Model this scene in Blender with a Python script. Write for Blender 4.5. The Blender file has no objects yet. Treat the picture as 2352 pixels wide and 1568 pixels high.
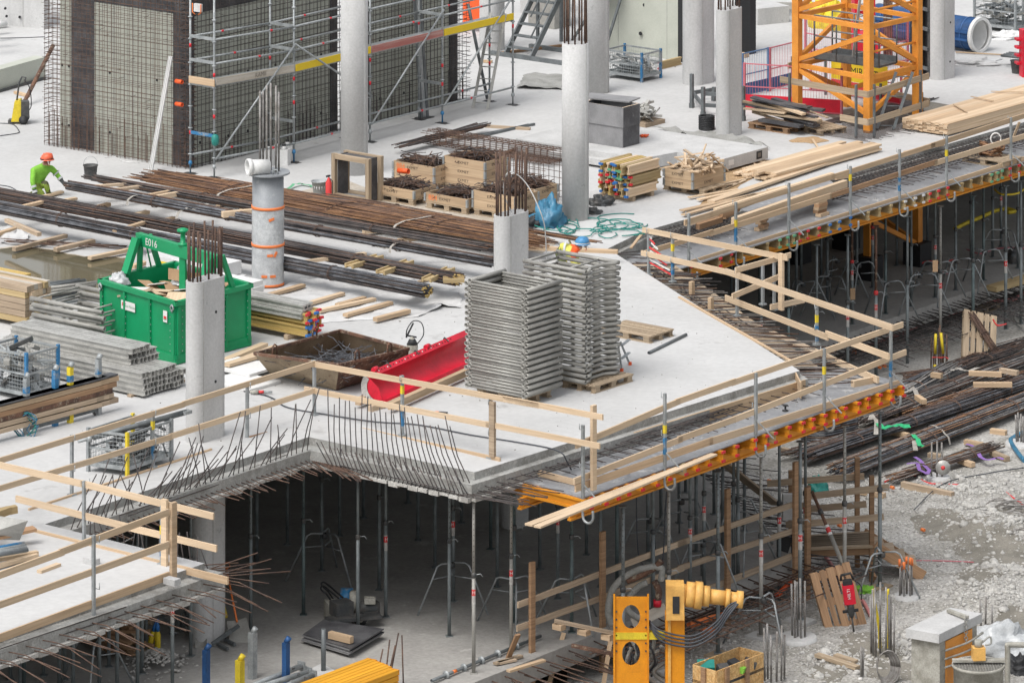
import bpy, math, random
from mathutils import Vector, Matrix
random.seed(7)
R = math.radians
SC = bpy.context.scene
COL = SC.collection
# ---------------------------------------------------------------- camera, sky, sun, exposure
F, H, HZ, CX = 11025.0, 23.0, -1900.0, 1176.0      # surveyed from the photograph: focal length, eye height, horizon
cam = bpy.data.cameras.new('camera'); cam.sensor_width = 36; cam.lens = 36 * F / 2352
cam.shift_y = (HZ - 784.0) / 2352; cam.clip_start = 1; cam.clip_end = 2000
co = bpy.data.objects.new('camera', cam); COL.objects.link(co)
co.location = (0, 0, H); co.rotation_euler = (R(90), 0, 0); SC.camera = co
W = bpy.data.worlds.new('World'); SC.world = W; W.use_nodes = True
nt = W.node_tree; bg = nt.nodes['Background']
sky = nt.nodes.new('ShaderNodeTexSky'); sky.sky_type = 'NISHITA'; sky.sun_disc = False
sky.sun_elevation = R(58); sky.sun_rotation = R(220); sky.air_density = 1.0; sky.dust_density = 4.0
hs = nt.nodes.new('ShaderNodeHueSaturation'); hs.inputs['Saturation'].default_value = 0.22
nt.links.new(sky.outputs[0], hs.inputs['Color']); nt.links.new(hs.outputs[0], bg.inputs[0]); bg.inputs[1].default_value = 0.14
sl = bpy.data.lights.new('sun', 'SUN'); sl.energy = 1.25; sl.angle = R(35); sl.color = (1, .97, .93)
so = bpy.data.objects.new('sun', sl); COL.objects.link(so)
so.rotation_euler = Vector((-0.34, -0.40, 0.85)).to_track_quat('Z', 'Y').to_euler()
SC.view_settings.view_transform = 'Standard'; SC.view_settings.look = 'None'
SC.view_settings.exposure = 0.58; SC.view_settings.gamma = 1
SC.view_settings.use_curve_mapping = False
# ---------------------------------------------------------------- survey helpers
A = Vector((0.6249, 0.7807, 0)); B = Vector((0.7807, -0.6249, 0)); Z = Vector((0, 0, 1)); X = Vector((1, 0, 0)); Yv = Vector((0, 1, 0))
RA, RB = math.atan2(A.y, A.x), math.atan2(B.y, B.x)
GZ, FZ, DZ = -4.3, -3.5, -0.36                        # gravel, lower floor and formwork deck levels
def P(x, y, z=0.0):
    Y = F * (H - z) / (y - HZ); return Vector(((x - CX) * Y / F, Y, z))
X0, Y0 = (0, 781, 1562), (0, 367.5, 735, 1044.7)
def at(c, r, x, y, z=0.0): return P(X0[c] + x * .3359, Y0[r] + y * .3359, z)
def onz(x, y, Y):                                     # point seen at x, y standing at distance Y
    return Vector(((x - CX) * Y / F, Y, H - (y - HZ) * Y / F))
def hgt(p, y): return H - (y - HZ) * p.y / F           # height above datum over plan point p at image row y
def V(*a): return Vector(a)
def U(a, b): return random.uniform(a, b)
ORD = 'first second third fourth fifth sixth seventh eighth ninth tenth eleventh twelfth thirteenth fourteenth fifteenth sixteenth seventeenth eighteenth nineteenth twentieth'.split()
TENS = {2: 'twenty', 3: 'thirty', 4: 'forty'}
def nth(i):
    if i < 20: return ORD[i]
    t, u = divmod(i + 1, 10)
    return TENS[t] + '-' + ORD[u - 1] if u else {2: 'twentieth', 3: 'thirtieth', 4: 'fortieth'}[t]
# ---------------------------------------------------------------- mesh builder
class MB:
    def __init__(s): s.v = []; s.f = []; s.u = []; s.m = []; s.s = []; s.k = 0
    def face(s, idx, uv=None, smooth=False):
        s.f.append(idx); s.m.append(s.k); s.s.append(smooth)
        s.u.extend(uv if uv else [(0.0, 0.0)] * len(idx))
    def _box(s, c, ax, ay, az, sz):
        n = len(s.v); ox, oy = U(0, 40), U(0, 40); h = [q / 2 for q in sz]; loc = []
        for k in range(8):
            l = (h[0] if k & 1 else -h[0], h[1] if k & 2 else -h[1], h[2] if k & 4 else -h[2])
            loc.append(l); s.v.append(c + ax * l[0] + ay * l[1] + az * l[2])
        for q, (i, j) in (((0, 2, 3, 1), (0, 1)), ((4, 5, 7, 6), (0, 1)), ((0, 1, 5, 4), (0, 2)), ((2, 6, 7, 3), (0, 2)), ((0, 4, 6, 2), (1, 2)), ((1, 3, 7, 5), (1, 2))):
            s.face([n + t for t in q], [(loc[t][i] + ox, loc[t][j] + oy + (j == 2) * .37) for t in q])
        return s
    def box(s, c, sz, rz=0.0, m=None):                 # centre, size, turn about Z (or a 3x3 matrix)
        m = m or Matrix.Rotation(rz, 3, 'Z'); return s._box(Vector(c), m.col[0], m.col[1], m.col[2], sz)
    def block(s, c, sz, rz=0.0):                       # c is the middle of the bottom
        return s.box(Vector(c) + Z * sz[2] / 2, sz, rz)
    def beam(s, p, q, w, h, up=None):                  # h along up, w across
        p, q = Vector(p), Vector(q); ax = (q - p); L = ax.length; ax = ax / L
        up = up or (Z if abs(ax.z) < .95 else X); ay = up.cross(ax).normalized(); az = ax.cross(ay)
        return s._box((p + q) / 2, ax, ay, az, (L, w, h))
    def path(s, pts, r, n=6, cap=True, r2=None):
        pts = [Vector(p) for p in pts]; base = len(s.v); side = None; N = len(pts)
        for i, p in enumerate(pts):
            t = (pts[min(i + 1, N - 1)] - pts[max(i - 1, 0)])
            t = t.normalized() if t.length > 1e-9 else Z
            if side is None: side = t.orthogonal().normalized()
            side = (side - t * side.dot(t)); side = side.normalized() if side.length > 1e-6 else t.orthogonal().normalized()
            o = t.cross(side); rr = r if r2 is None else r + (r2 - r) * i / (N - 1)
            for k in range(n):
                a = 2 * math.pi * k / n; s.v.append(p + (side * math.cos(a) + o * math.sin(a)) * rr)
        for i in range(N - 1):
            for k in range(n):
                a, b = base + i * n + k, base + i * n + (k + 1) % n
                s.face([a, b, b + n, a + n], None, n > 4)
        if cap:
            s.face([base + k for k in range(n)][::-1]); s.face([base + (N - 1) * n + k for k in range(n)])
        return s
    def wire(s, pts, r, n=5, k=5):                     # smooth curve through the points
        p = [Vector(q) for q in pts]; out = []; N = len(p)
        for i in range(N - 1):
            a, b, c, d = p[max(i - 1, 0)], p[i], p[i + 1], p[min(i + 2, N - 1)]
            for j in range(k):
                t = j / k; out.append(.5 * ((2 * b) + (c - a) * t + (2 * a - 5 * b + 4 * c - d) * t * t + (3 * b - a - 3 * c + d) * t * t * t))
        return s.path(out + [p[-1]], r, n)
    def tube(s, p, q, r, n=8, cap=True, r2=None): return s.path([p, q], r, n, cap, r2)
    def pipe(s, p, q, r, n=10, t=.006):                # open-ended tube with a visible wall
        p, q = Vector(p), Vector(q); d = (q - p).normalized(); o = d.orthogonal().normalized(); w = d.cross(o); b = len(s.v)
        for (e, rr) in ((p, r), (q, r), (q, r - t), (p, r - t)):
            for k in range(n):
                a = 2 * math.pi * k / n; s.v.append(e + (o * math.cos(a) + w * math.sin(a)) * rr)
        for j in range(4):
            for k in range(n):
                c, e = b + j * n, b + ((j + 1) % 4) * n; s.face([c + k, c + (k + 1) % n, e + (k + 1) % n, e + k], None, j in (0, 2))
        return s
    def lathe(s, c, prof, n=20, m=None, smooth=True, close=True):
        c = Vector(c); b = len(s.v)
        for (r, z) in prof:
            for k in range(n):
                a = 2 * math.pi * k / n; q = Vector((r * math.cos(a), r * math.sin(a), z)); s.v.append(c + (m @ q if m else q))
        for i in range(len(prof) - 1):
            for k in range(n):
                a, d = b + i * n + k, b + i * n + (k + 1) % n; s.face([a, d, d + n, a + n], None, smooth)
        if close:
            s.face([b + k for k in range(n)][::-1]); s.face([b + (len(prof) - 1) * n + k for k in range(n)])
        return s
    def prism(s, poly, vec):                           # planar polygon pushed along vec
        n = len(poly); b = len(s.v); vec = Vector(vec); ox = U(0, 40)
        e0 = (Vector(poly[1]) - Vector(poly[0])).normalized(); nn = vec.normalized(); e1 = nn.cross(e0)
        for p in poly: s.v.append(Vector(p))
        for p in poly: s.v.append(Vector(p) + vec)
        uv = [(Vector(p).dot(e0) + ox, Vector(p).dot(e1)) for p in poly]
        s.face([b + i for i in range(n)][::-1], uv[::-1]); s.face([b + n + i for i in range(n)], uv)
        L = vec.length; acc = 0
        for i in range(n):
            j = (i + 1) % n; d = (Vector(poly[j]) - Vector(poly[i])).length
            s.face([b + i, b + j, b + n + j, b + n + i], [(acc + ox, 0), (acc + d + ox, 0), (acc + d + ox, L), (acc + ox, L)]); acc += d
        return s
    def hprism(s, poly, z0, z1): return s.prism([V(p[0], p[1], z0) for p in poly], V(0, 0, z1 - z0))
    def grid(s, fn, nu, nv, smooth=True):
        b = len(s.v)
        for j in range(nv + 1):
            for i in range(nu + 1): s.v.append(Vector(fn(i / nu, j / nv)))
        for j in range(nv):
            for i in range(nu):
                a = b + j * (nu + 1) + i; q = [a, a + 1, a + nu + 2, a + nu + 1]
                s.face(q, [((t - b) % (nu + 1) / nu, (t - b) // (nu + 1) / nv) for t in q], smooth)
        return s
    def rock(s, c, r, flat=.6):
        b = len(s.v); ico = ICO; rr = [r * U(.65, 1.15) for _ in range(12)]; m = Matrix.Rotation(U(0, 6.3), 3, 'Z') @ Matrix.Rotation(U(0, 3), 3, 'X')
        st = (U(.7, 1.3), U(.7, 1.2), 1)
        for k, p in enumerate(ico[0]):
            q = m @ Vector(p); s.v.append(Vector(c) + Vector((q.x * rr[k] * st[0], q.y * rr[k] * st[1], q.z * rr[k] * flat)))
        for f in ico[1]: s.face([b + t for t in f])
        return s
    def build(s, name, mat, parent=None, label=None, kind=None, link=True):
        me = bpy.data.meshes.new(name); o0 = wl(parent) if parent else V(0, 0, 0)
        me.from_pydata([tuple(v - o0) for v in s.v], [], s.f)
        uv = me.uv_layers.new(name='UVMap'); uv.data.foreach_set('uv', [t for q in s.u for t in q])
        for m in (mat if isinstance(mat, (list, tuple)) else [mat]): me.materials.append(m)
        me.polygons.foreach_set('material_index', s.m); me.polygons.foreach_set('use_smooth', s.s); me.update()
        o = bpy.data.objects.new(name, me); COL.objects.link(o)
        if parent: o.parent = parent
        if label: o['label'] = label
        if kind: o['kind'] = kind
        return o
t_ = (1 + 5 ** .5) / 2
ICO = ([Vector(p).normalized() for p in ((-1, t_, 0), (1, t_, 0), (-1, -t_, 0), (1, -t_, 0), (0, -1, t_), (0, 1, t_), (0, -1, -t_), (0, 1, -t_), (t_, 0, -1), (t_, 0, 1), (-t_, 0, -1), (-t_, 0, 1))],
       ((0, 11, 5), (0, 5, 1), (0, 1, 7), (0, 7, 10), (0, 10, 11), (1, 5, 9), (5, 11, 4), (11, 10, 2), (10, 7, 6), (7, 1, 8), (3, 9, 4), (3, 4, 2), (3, 2, 6), (3, 6, 8), (3, 8, 9), (4, 9, 5), (2, 4, 11), (6, 2, 10), (8, 6, 7), (9, 8, 1)))
def wl(o):
    l = Vector((0, 0, 0))
    while o: l += o.location; o = o.parent
    return l
def tag(o, label, cat, group=None, kind=None):
    o['label'] = label; o['category'] = cat
    if group: o['group'] = group
    if kind: o['kind'] = kind
    return o
def thing(name, label, cat, loc, group=None):
    o = bpy.data.objects.new(name, None); COL.objects.link(o); o.location = Vector(loc); o.empty_display_size = .2
    return tag(o, label, cat, group)
def dup(root, loc, rz=0.0, label=None, group=None):
    def cp(o, par):
        c = o.copy(); COL.objects.link(c); c.parent = par
        for ch in KIDS.setdefault(o.name, list(o.children)): cp(ch, c)
        return c
    r = cp(root, None); r.location = Vector(loc); r.rotation_euler = (0, 0, rz)
    if label: r['label'] = label
    if group: r['group'] = group
    return r
KIDS = {}
class Proto:                                           # first use places the original, later uses copy it
    def __init__(s, root): s.root = root; s.used = False
    def put(s, loc, rz=0.0, label=None, group=None):
        if s.used: return dup(s.root, loc, rz, label, group)
        s.used = True; KIDS.setdefault(s.root.name, list(s.root.children))
        for c in s.root.children: KIDS.setdefault(c.name, list(c.children))
        s.root.location = Vector(loc); s.root.rotation_euler = (0, 0, rz)
        if label: s.root['label'] = label
        if group: s.root['group'] = group
        return s.root
# ---------------------------------------------------------------- materials
M = {}
def mat(name, c, rough=.75, metal=0.0, c2=None, scale=2.0, lo=.42, hi=.62, fine=.12, fscale=40.0, bump=.15, bscale=60.0, grain=False, spec=.4, c3=None, s3=.6, trans=0.0, tint=.0, stretch=None):
    m = bpy.data.materials.new(name); m.use_nodes = True; N = m.node_tree.nodes; L = m.node_tree.links; b = N['Principled BSDF']
    def n(t, **k):
        o = N.new(t)
        for q, v in k.items(): o.inputs[q].default_value = v
        return o
    tc = N.new('ShaderNodeTexCoord'); oi = N.new('ShaderNodeObjectInfo'); vm = N.new('ShaderNodeVectorMath'); vm.operation = 'MULTIPLY_ADD'
    vm.inputs[0].default_value = (1, 1, 1); L.new(oi.outputs['Random'], vm.inputs[0]); vm.inputs[1].default_value = (37, 53, 29)
    L.new(tc.outputs['UV' if grain else 'Object'], vm.inputs[2]); vec = vm.outputs[0]
    if grain or stretch:
        mp = n('ShaderNodeMapping'); mp.inputs['Scale'].default_value = stretch or (.35, 9, 9); L.new(vec, mp.inputs[0]); gvec = mp.outputs[0]
    else: gvec = vec
    def mix(fac, a, bb, typ='MIX'):
        x = N.new('ShaderNodeMix'); x.data_type = 'RGBA'; x.blend_type = typ; x.clamp_result = False
        for s, v in ((0, fac), (6, a), (7, bb)):
            if isinstance(v, (int, float)): x.inputs[s].default_value = v
            elif isinstance(v, tuple): x.inputs[s].default_value = (*v, 1)
            else: L.new(v, x.inputs[s])
        return x.outputs[2]
    def ramp(src, a, bb, v0=0.0, v1=1.0):
        x = n('ShaderNodeMapRange'); L.new(src, x.inputs[0]); x.inputs[1].default_value = a; x.inputs[2].default_value = bb; x.inputs[3].default_value = v0; x.inputs[4].default_value = v1
        return x.outputs[0]
    col = tuple(c)
    if c2:
        q = n('ShaderNodeTexNoise', Scale=scale, Detail=5.0, Roughness=.62); L.new(gvec, q.inputs['Vector']); col = mix(ramp(q.outputs[0], lo, hi), col, tuple(c2))
    if c3:
        q = n('ShaderNodeTexNoise', Scale=scale * 2.3, Detail=6.0, Roughness=.7); L.new(vec, q.inputs['Vector']); col = mix(ramp(q.outputs[0], s3, s3 + .07), col, tuple(c3))
    if fine:
        q = n('ShaderNodeTexNoise', Scale=fscale, Detail=3.0); L.new(gvec if grain else vec, q.inputs['Vector'])
        col = mix(1.0, col, mix(ramp(q.outputs[0], .3, .7), (1 - fine,) * 3, (1 + fine,) * 3), 'MULTIPLY')
    if tint:
        q = n('ShaderNodeMapRange'); L.new(oi.outputs['Random'], q.inputs[0]); q.inputs[3].default_value = 1 - tint; q.inputs[4].default_value = 1 + tint
        cmb = N.new('ShaderNodeCombineColor')
        for k in range(3): L.new(q.outputs[0], cmb.inputs[k])
        col = mix(1.0, col, cmb.outputs[0], 'MULTIPLY')
    if isinstance(col, tuple): b.inputs['Base Color'].default_value = (*col, 1)
    else: L.new(col, b.inputs['Base Color'])
    if bump:
        q = n('ShaderNodeTexNoise', Scale=bscale, Detail=4.0); L.new(gvec if grain else vec, q.inputs['Vector'])
        bp = n('ShaderNodeBump', Strength=bump, Distance=.02); L.new(q.outputs[0], bp.inputs['Height']); L.new(bp.outputs[0], b.inputs['Normal'])
    b.inputs['Roughness'].default_value = rough; b.inputs['Metallic'].default_value = metal; b.inputs['Specular IOR Level'].default_value = spec
    if trans: b.inputs['Transmission Weight'].default_value = trans
    M[name] = m; return m
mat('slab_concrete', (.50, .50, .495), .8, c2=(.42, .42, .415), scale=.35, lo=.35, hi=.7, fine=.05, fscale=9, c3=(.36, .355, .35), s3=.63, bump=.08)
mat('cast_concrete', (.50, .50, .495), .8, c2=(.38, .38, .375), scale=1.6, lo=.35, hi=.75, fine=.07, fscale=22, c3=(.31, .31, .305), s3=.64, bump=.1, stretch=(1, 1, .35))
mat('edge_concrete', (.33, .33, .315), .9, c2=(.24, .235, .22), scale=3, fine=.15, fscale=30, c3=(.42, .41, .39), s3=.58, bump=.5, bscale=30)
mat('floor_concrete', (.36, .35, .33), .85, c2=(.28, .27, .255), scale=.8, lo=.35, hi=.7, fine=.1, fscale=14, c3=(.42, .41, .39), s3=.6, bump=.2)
mat('pine', (.50, .37, .245), .8, c2=(.41, .285, .175), scale=1.2, lo=.35, hi=.75, fine=.14, fscale=3.5, bump=.1, bscale=8, grain=True, tint=.13)
mat('fresh_pine', (.60, .465, .325), .8, c2=(.52, .385, .25), scale=1.2, lo=.35, hi=.75, fine=.1, fscale=3.5, bump=.1, bscale=8, grain=True, tint=.1)
mat('old_timber', (.43, .335, .24), .85, c2=(.31, .235, .165), scale=1.6, lo=.35, hi=.7, fine=.2, fscale=4, bump=.2, bscale=8, grain=True, c3=(.40, .37, .32), s3=.62, tint=.2)
mat('brown_timber', (.34, .21, .12), .85, c2=(.25, .15, .085), scale=1.6, lo=.35, hi=.7, fine=.2, fscale=4, bump=.2, bscale=8, grain=True, tint=.2)
mat('pallet_timber', (.38, .30, .21), .85, c2=(.29, .22, .15), scale=1.6, lo=.35, hi=.7, fine=.18, fscale=4, bump=.2, bscale=8, grain=True, tint=.15)
mat('deck_plywood', (.26, .265, .275), .55, c2=(.19, .195, .205), scale=.9, lo=.35, hi=.7, fine=.1, fscale=12, c3=(.37, .37, .37), s3=.57, bump=.06)
mat('dark_plywood', (.055, .055, .06), .5, c2=(.10, .10, .105), scale=2.5, fine=.15, c3=(.2, .2, .2), s3=.66, bump=.06)
mat('panel_face', (.46, .475, .415), .7, c2=(.40, .415, .36), scale=1.0, lo=.4, hi=.7, fine=.06, c3=(.42, .43, .39), s3=.66, bump=.05)
mat('grey_board', (.24, .24, .245), .7, c2=(.19, .19, .195), scale=2, fine=.08, bump=.05)
mat('galvanised', (.36, .38, .385), .5, .35, c2=(.25, .27, .275), scale=6, lo=.4, hi=.65, fine=.1, bump=.05)
mat('galvanised_dull', (.33, .325, .30), .55, .2, c2=(.25, .242, .222), scale=3, lo=.4, hi=.65, fine=.08, bump=.04)
mat('prop_steel', (.20, .225, .23), .55, .2, c2=(.14, .16, .165), scale=5, fine=.12, c3=(.24, .23, .21), s3=.64, bump=.05)
mat('aluminium', (.46, .455, .43), .45, .3, c2=(.35, .345, .325), scale=3, fine=.08, bump=.03)
mat('rusty_bar', (.14, .085, .06), .8, .1, c2=(.075, .05, .042), scale=5, lo=.4, hi=.6, fine=.25, fscale=60, bump=0, c3=(.18, .10, .06), s3=.62)
mat('dark_bar', (.09, .075, .07), .6, .2, c2=(.04, .038, .04), scale=4, fine=.2, fscale=60, bump=0, c3=(.10, .065, .05), s3=.6)
mat('blue_bar', (.15, .155, .17), .55, .2, c2=(.06, .063, .07), scale=4, fine=.2, fscale=60, bump=0)
mat('orange_bar', (.25, .135, .07), .85, c2=(.13, .07, .045), scale=3, fine=.25, fscale=60, bump=0)
mat('grey_bar', (.29, .28, .27), .7, .2, c2=(.17, .155, .14), scale=5, fine=.2, fscale=60, bump=0)
mat('rust_steel', (.16, .085, .055), .85, c2=(.075, .045, .035), scale=4, fine=.2, c3=(.28, .23, .17), s3=.55, bump=.3)
mat('rust_tan', (.30, .24, .165), .9, c2=(.22, .165, .11), scale=2, fine=.15, c3=(.12, .06, .04), s3=.62, bump=.3)
mat('beam_orange', (.70, .29, .02), .6, c2=(.56, .21, .015), scale=2, fine=.1, fscale=4, bump=.08, grain=True, tint=.08)
mat('beam_old', (.42, .32, .17), .75, c2=(.33, .24, .12), scale=2, fine=.15, fscale=4, bump=.1, grain=True, tint=.15)
mat('beam_yellow', (.50, .35, .11), .7, c2=(.40, .285, .11), scale=2, fine=.12, fscale=4, bump=.08, grain=True, tint=.15)
mat('bright_yellow', (.72, .36, .03), .6, c2=(.62, .28, .02), scale=2, fine=.1, fscale=4, bump=.08, grain=True, tint=.1)
mat('red_plastic', (.62, .025, .04), .5, c2=(.50, .03, .04), fine=.1)
mat('blue_plastic', (.03, .15, .42), .5, fine=.1)
mat('green_plastic', (.12, .35, .20), .5, fine=.1)
mat('white_plastic', (.62, .62, .61), .55, c2=(.53, .53, .52), scale=3, fine=.06)
mat('red_paint', (.60, .012, .035), .45, c2=(.48, .012, .03), scale=2.5, fine=.1, c3=(.30, .14, .13), s3=.68)
mat('green_paint', (.006, .27, .105), .42, c2=(.005, .21, .08), scale=1.3, lo=.35, hi=.7, fine=.06, c3=(.09, .34, .19), s3=.68, bump=.06, bscale=6)
mat('crane_orange', (.72, .29, .045), .5, c2=(.58, .22, .035), scale=1.5, fine=.08, c3=(.25, .10, .04), s3=.7)
mat('rig_yellow', (.72, .28, .01), .45, c2=(.60, .22, .01), scale=2, fine=.06, c3=(.13, .08, .04), s3=.68)
mat('rig_cream', (.70, .40, .11), .5, c2=(.55, .30, .08), scale=5, fine=.1, c3=(.18, .10, .05), s3=.65)
mat('yellow_paint', (.68, .52, .03), .55, c2=(.55, .42, .03), scale=4, fine=.1)
mat('blue_paint', (.025, .09, .24), .5, c2=(.02, .065, .17), scale=3, fine=.1, c3=(.2, .22, .25), s3=.66)
mat('blue_steel', (.03, .16, .33), .5, c2=(.25, .27, .28), scale=4, lo=.5, hi=.6, fine=.1)
mat('foam_white', (.66, .66, .65), .8, c2=(.60, .60, .585), scale=1.5, fine=.04)
mat('sheet_white', (.60, .60, .595), .5, c2=(.50, .50, .495), scale=1.5, fine=.06, bump=.6, bscale=7)
mat('black_rubber', (.022, .023, .025), .6, fine=.2)
mat('dark_steel', (.06, .065, .068), .5, .3, c2=(.10, .095, .09), scale=6, fine=.15)
mat('grey_steel', (.155, .17, .175), .55, .3, c2=(.11, .12, .125), scale=4, fine=.1)
mat('tarp_blue', (.05, .19, .30), .4, c2=(.035, .13, .22), scale=5, fine=.1, bump=.7, bscale=9)
mat('hose_green', (.02, .20, .17), .5, fine=.15)
mat('hose_pink', (.50, .20, .19), .6, fine=.1)
mat('hose_grey', (.30, .30, .28), .6, c2=(.22, .22, .2), scale=8, fine=.1)
mat('strap_grey', (.37, .35, .32), .9, c2=(.28, .26, .23), scale=6, fine=.15)
mat('strap_green', (.03, .38, .16), .8, fine=.15)
mat('strap_purple', (.22, .12, .36), .8, fine=.15)
mat('tape_orange', (.72, .19, .05), .5, fine=.08)
mat('hivis_green', (.20, .47, .05), .8, c2=(.16, .37, .04), scale=9, fine=.1)
mat('hivis_yellow', (.60, .58, .12), .8, c2=(.5, .48, .1), scale=9, fine=.1)
mat('sticker', (.46, .45, .43), .7, c2=(.36, .35, .33), scale=9, fine=.1, bump=0)
mat('reflective', (.45, .47, .47), .5, fine=.05)
mat('trouser_dark', (.07, .075, .04), .9, c2=(.13, .15, .05), scale=9, fine=.15)
mat('helmet_orange', (.72, .13, .06), .4, fine=.04, bump=0)
mat('helmet_blue', (.06, .22, .42), .4, fine=.04, bump=0)
mat('skin', (.42, .24, .17), .6, fine=.05)
mat('gloves', (.05, .055, .055), .85, fine=.2)
mat('osb', (.47, .27, .10), .75, c2=(.58, .38, .17), scale=14, lo=.42, hi=.58, fine=.25, fscale=30, c3=(.33, .17, .06), s3=.6, bump=.2)
mat('cardboard', (.40, .27, .16), .85, c2=(.34, .22, .13), scale=2, fine=.08)
mat('crate_timber', (.46, .34, .22), .8, c2=(.36, .25, .155), scale=1.1, lo=.35, hi=.75, fine=.14, fscale=3.5, bump=.1, bscale=8, grain=True, tint=.1)
mat('gravel_ground', (.37, .36, .34), .95, c2=(.27, .26, .235), scale=1.2, fine=.35, fscale=16, c3=(.38, .37, .35), s3=.6, bump=.7, bscale=14)
mat('gravel_stone', (.45, .44, .42), .9, c2=(.32, .31, .29), scale=1.3, fine=.35, fscale=9, bump=.2)
mat('pale_rubble', (.46, .45, .425), .95, c2=(.33, .32, .30), scale=3, fine=.2, bump=.5, bscale=25)
mat('mud', (.22, .205, .175), .85, c2=(.15, .14, .118), scale=1.5, fine=.2, bump=.8, bscale=12)
mat('sawdust', (.40, .27, .15), .95, c2=(.33, .22, .12), scale=6, fine=.3, bump=.4)
mat('paper', (.66, .65, .63), .7, fine=.05, bump=0)
mat('ink', (.03, .025, .02), .8, fine=0, bump=0)
mat('ink_faded', (.17, .15, .13), .8, fine=0, bump=0)
mat('tape_red', (.60, .05, .05), .6, fine=.05, bump=0)
mat('banner_yellow', (.70, .50, .02), .6, fine=.05)
mat('orange_panel', (.75, .10, .02), .5, fine=.05)
mat('cable_black', (.05, .055, .065), .5, fine=.1, bump=0)
mat('drum_dirty', (.36, .35, .31), .8, c2=(.25, .24, .205), scale=5, fine=.2, bump=.3)
mat('cover_grey', (.30, .30, .285), .9, c2=(.22, .22, .205), scale=1.5, fine=.12, bump=.5, bscale=10)
mat('silt', (.43, .39, .335), .9, c2=(.36, .315, .255), scale=.9, fine=.15, fscale=14, c3=(.30, .26, .20), s3=.62)
m = mat('puddle', (.115, .10, .062), .06, spec=.6, c2=(.135, .12, .075), scale=.6, fine=0, bump=.015, bscale=5)
LET = {}
for body in ('RAMIRENT', 'EXMET', '884', 'E016', 'Green Marine', 'H', 'HILTI', '635'):
    cu = bpy.data.curves.new('lettering', 'FONT'); cu.body = body; cu.size = 1; cu.align_x = 'CENTER'; cu.align_y = 'CENTER'; cu.extrude = .004
    ob = bpy.data.objects.new('lettering', cu); COL.objects.link(ob)
    LET[body] = bpy.data.meshes.new_from_object(ob.evaluated_get(bpy.context.evaluated_depsgraph_get())); LET[body].name = 'lettering'
    if not LET[body].materials: LET[body].materials.append(M['ink'])
    bpy.data.objects.remove(ob); bpy.data.curves.remove(cu)
def lettering(body, size, o, d, parent, m='ink', up=Z, sx=1.0):
    ob = bpy.data.objects.new('lettering', LET[body]); COL.objects.link(ob); n = d.cross(up).normalized()
    ob.matrix_basis = Matrix.Translation(Vector(o) - wl(parent)) @ Matrix((d * size * sx, up * size, n * size)).transposed().to_4x4(); ob.parent = parent
    ob.material_slots[0].link = 'OBJECT'; ob.material_slots[0].material = M[m]
    return ob
# ================================================================ SETTING: ground, floors, slabs, decks
from mathutils import noise
import numpy as np
def struct(o, label, cat): return tag(o, label, cat, None, 'structure')
pF, pD, pE, pG = P(1090, 1084), P(1837, 851), P(1396, 571), P(1476, 532)
pR = pG + (P(2352, 281) - pG) * 1.35
pK, pL, pM = P(709, 1003), P(103, 1203), P(470, 1293)
pN = pM + (P(0, 1455) - pM) * 1.9
main = [pF, pD, pE, pG, pR, pR + V(25, 40, 0), V(60, 190, 0), V(-60, 190, 0), V(-45, 70, 0), pN, pM, pL, pK]
def shift(lst, d): return [p + d.get(i, V(0, 0, 0)) for i, p in enumerate(lst)]
low = shift(main, {0: -A * .28 + B * .16, 1: B * .16 + A * .05, 2: X * .15, 3: B * .1, 4: B * .1, 9: B * .26, 10: B * .26 + A * .16, 11: B * .28 + A * .16, 12: -A * .28 + B * .28})
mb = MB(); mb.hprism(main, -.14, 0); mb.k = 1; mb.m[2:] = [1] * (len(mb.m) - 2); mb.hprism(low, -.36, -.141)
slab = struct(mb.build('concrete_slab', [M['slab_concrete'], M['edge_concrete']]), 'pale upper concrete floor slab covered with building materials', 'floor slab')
mb = MB()                                              # ragged foam and mortar lip under the open edges
def lip(mbx, p, q, n, z, w=.07):
    L = (q - p).length; d = (q - p) / L; k = int(L / .22)
    for i in range(k):
        a = p + d * (L * i / k); h = U(.04, .09)
        mbx.box(a + d * (.5 * L / k) + n * U(.0, .05) + Z * (z - h / 2), (L / k * U(.85, 1), w + U(0, .05), h), math.atan2(d.y, d.x))
lip(mb, low[12], low[0], -A, -.365); lip(mb, low[11], low[12], B, -.365); lip(mb, low[0], low[1], B, -.365); lip(mb, low[10], low[11], A, -.365); lip(mb, low[9], low[10], B, -.365)
o = mb.build('edge_formwork', M['pale_rubble'], slab, kind='stuff')
# lower floor
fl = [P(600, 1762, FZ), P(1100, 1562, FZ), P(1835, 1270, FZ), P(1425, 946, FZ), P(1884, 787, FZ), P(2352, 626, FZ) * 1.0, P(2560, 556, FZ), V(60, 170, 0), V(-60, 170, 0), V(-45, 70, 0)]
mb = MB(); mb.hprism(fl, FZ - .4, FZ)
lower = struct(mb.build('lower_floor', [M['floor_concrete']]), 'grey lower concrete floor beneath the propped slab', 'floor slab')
mb = MB(); mb.hprism([V(-400, -100, 0), V(400, -100, 0), V(400, 500, 0), V(-400, 500, 0)], GZ - 1.2, GZ - .45)
struct(mb.build('ground', M['mud']), 'bare soil of the building site', 'ground')
def ghz(x, y):                                         # gravel surface height
    h = .05 * noise.noise(V(x * .7, y * .7, 3)) + .025 * noise.noise(V(x * 2.3, y * 2.3, 9))
    for (mx, my, r, k) in MOUNDS: 
        d = ((x - mx) ** 2 + (y - my) ** 2) / (r * r)
        h += k * math.exp(-d) * (1 + .35 * noise.noise(V(x * 2, y * 2, 1)))
    return GZ + h
MOUNDS = []
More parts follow.
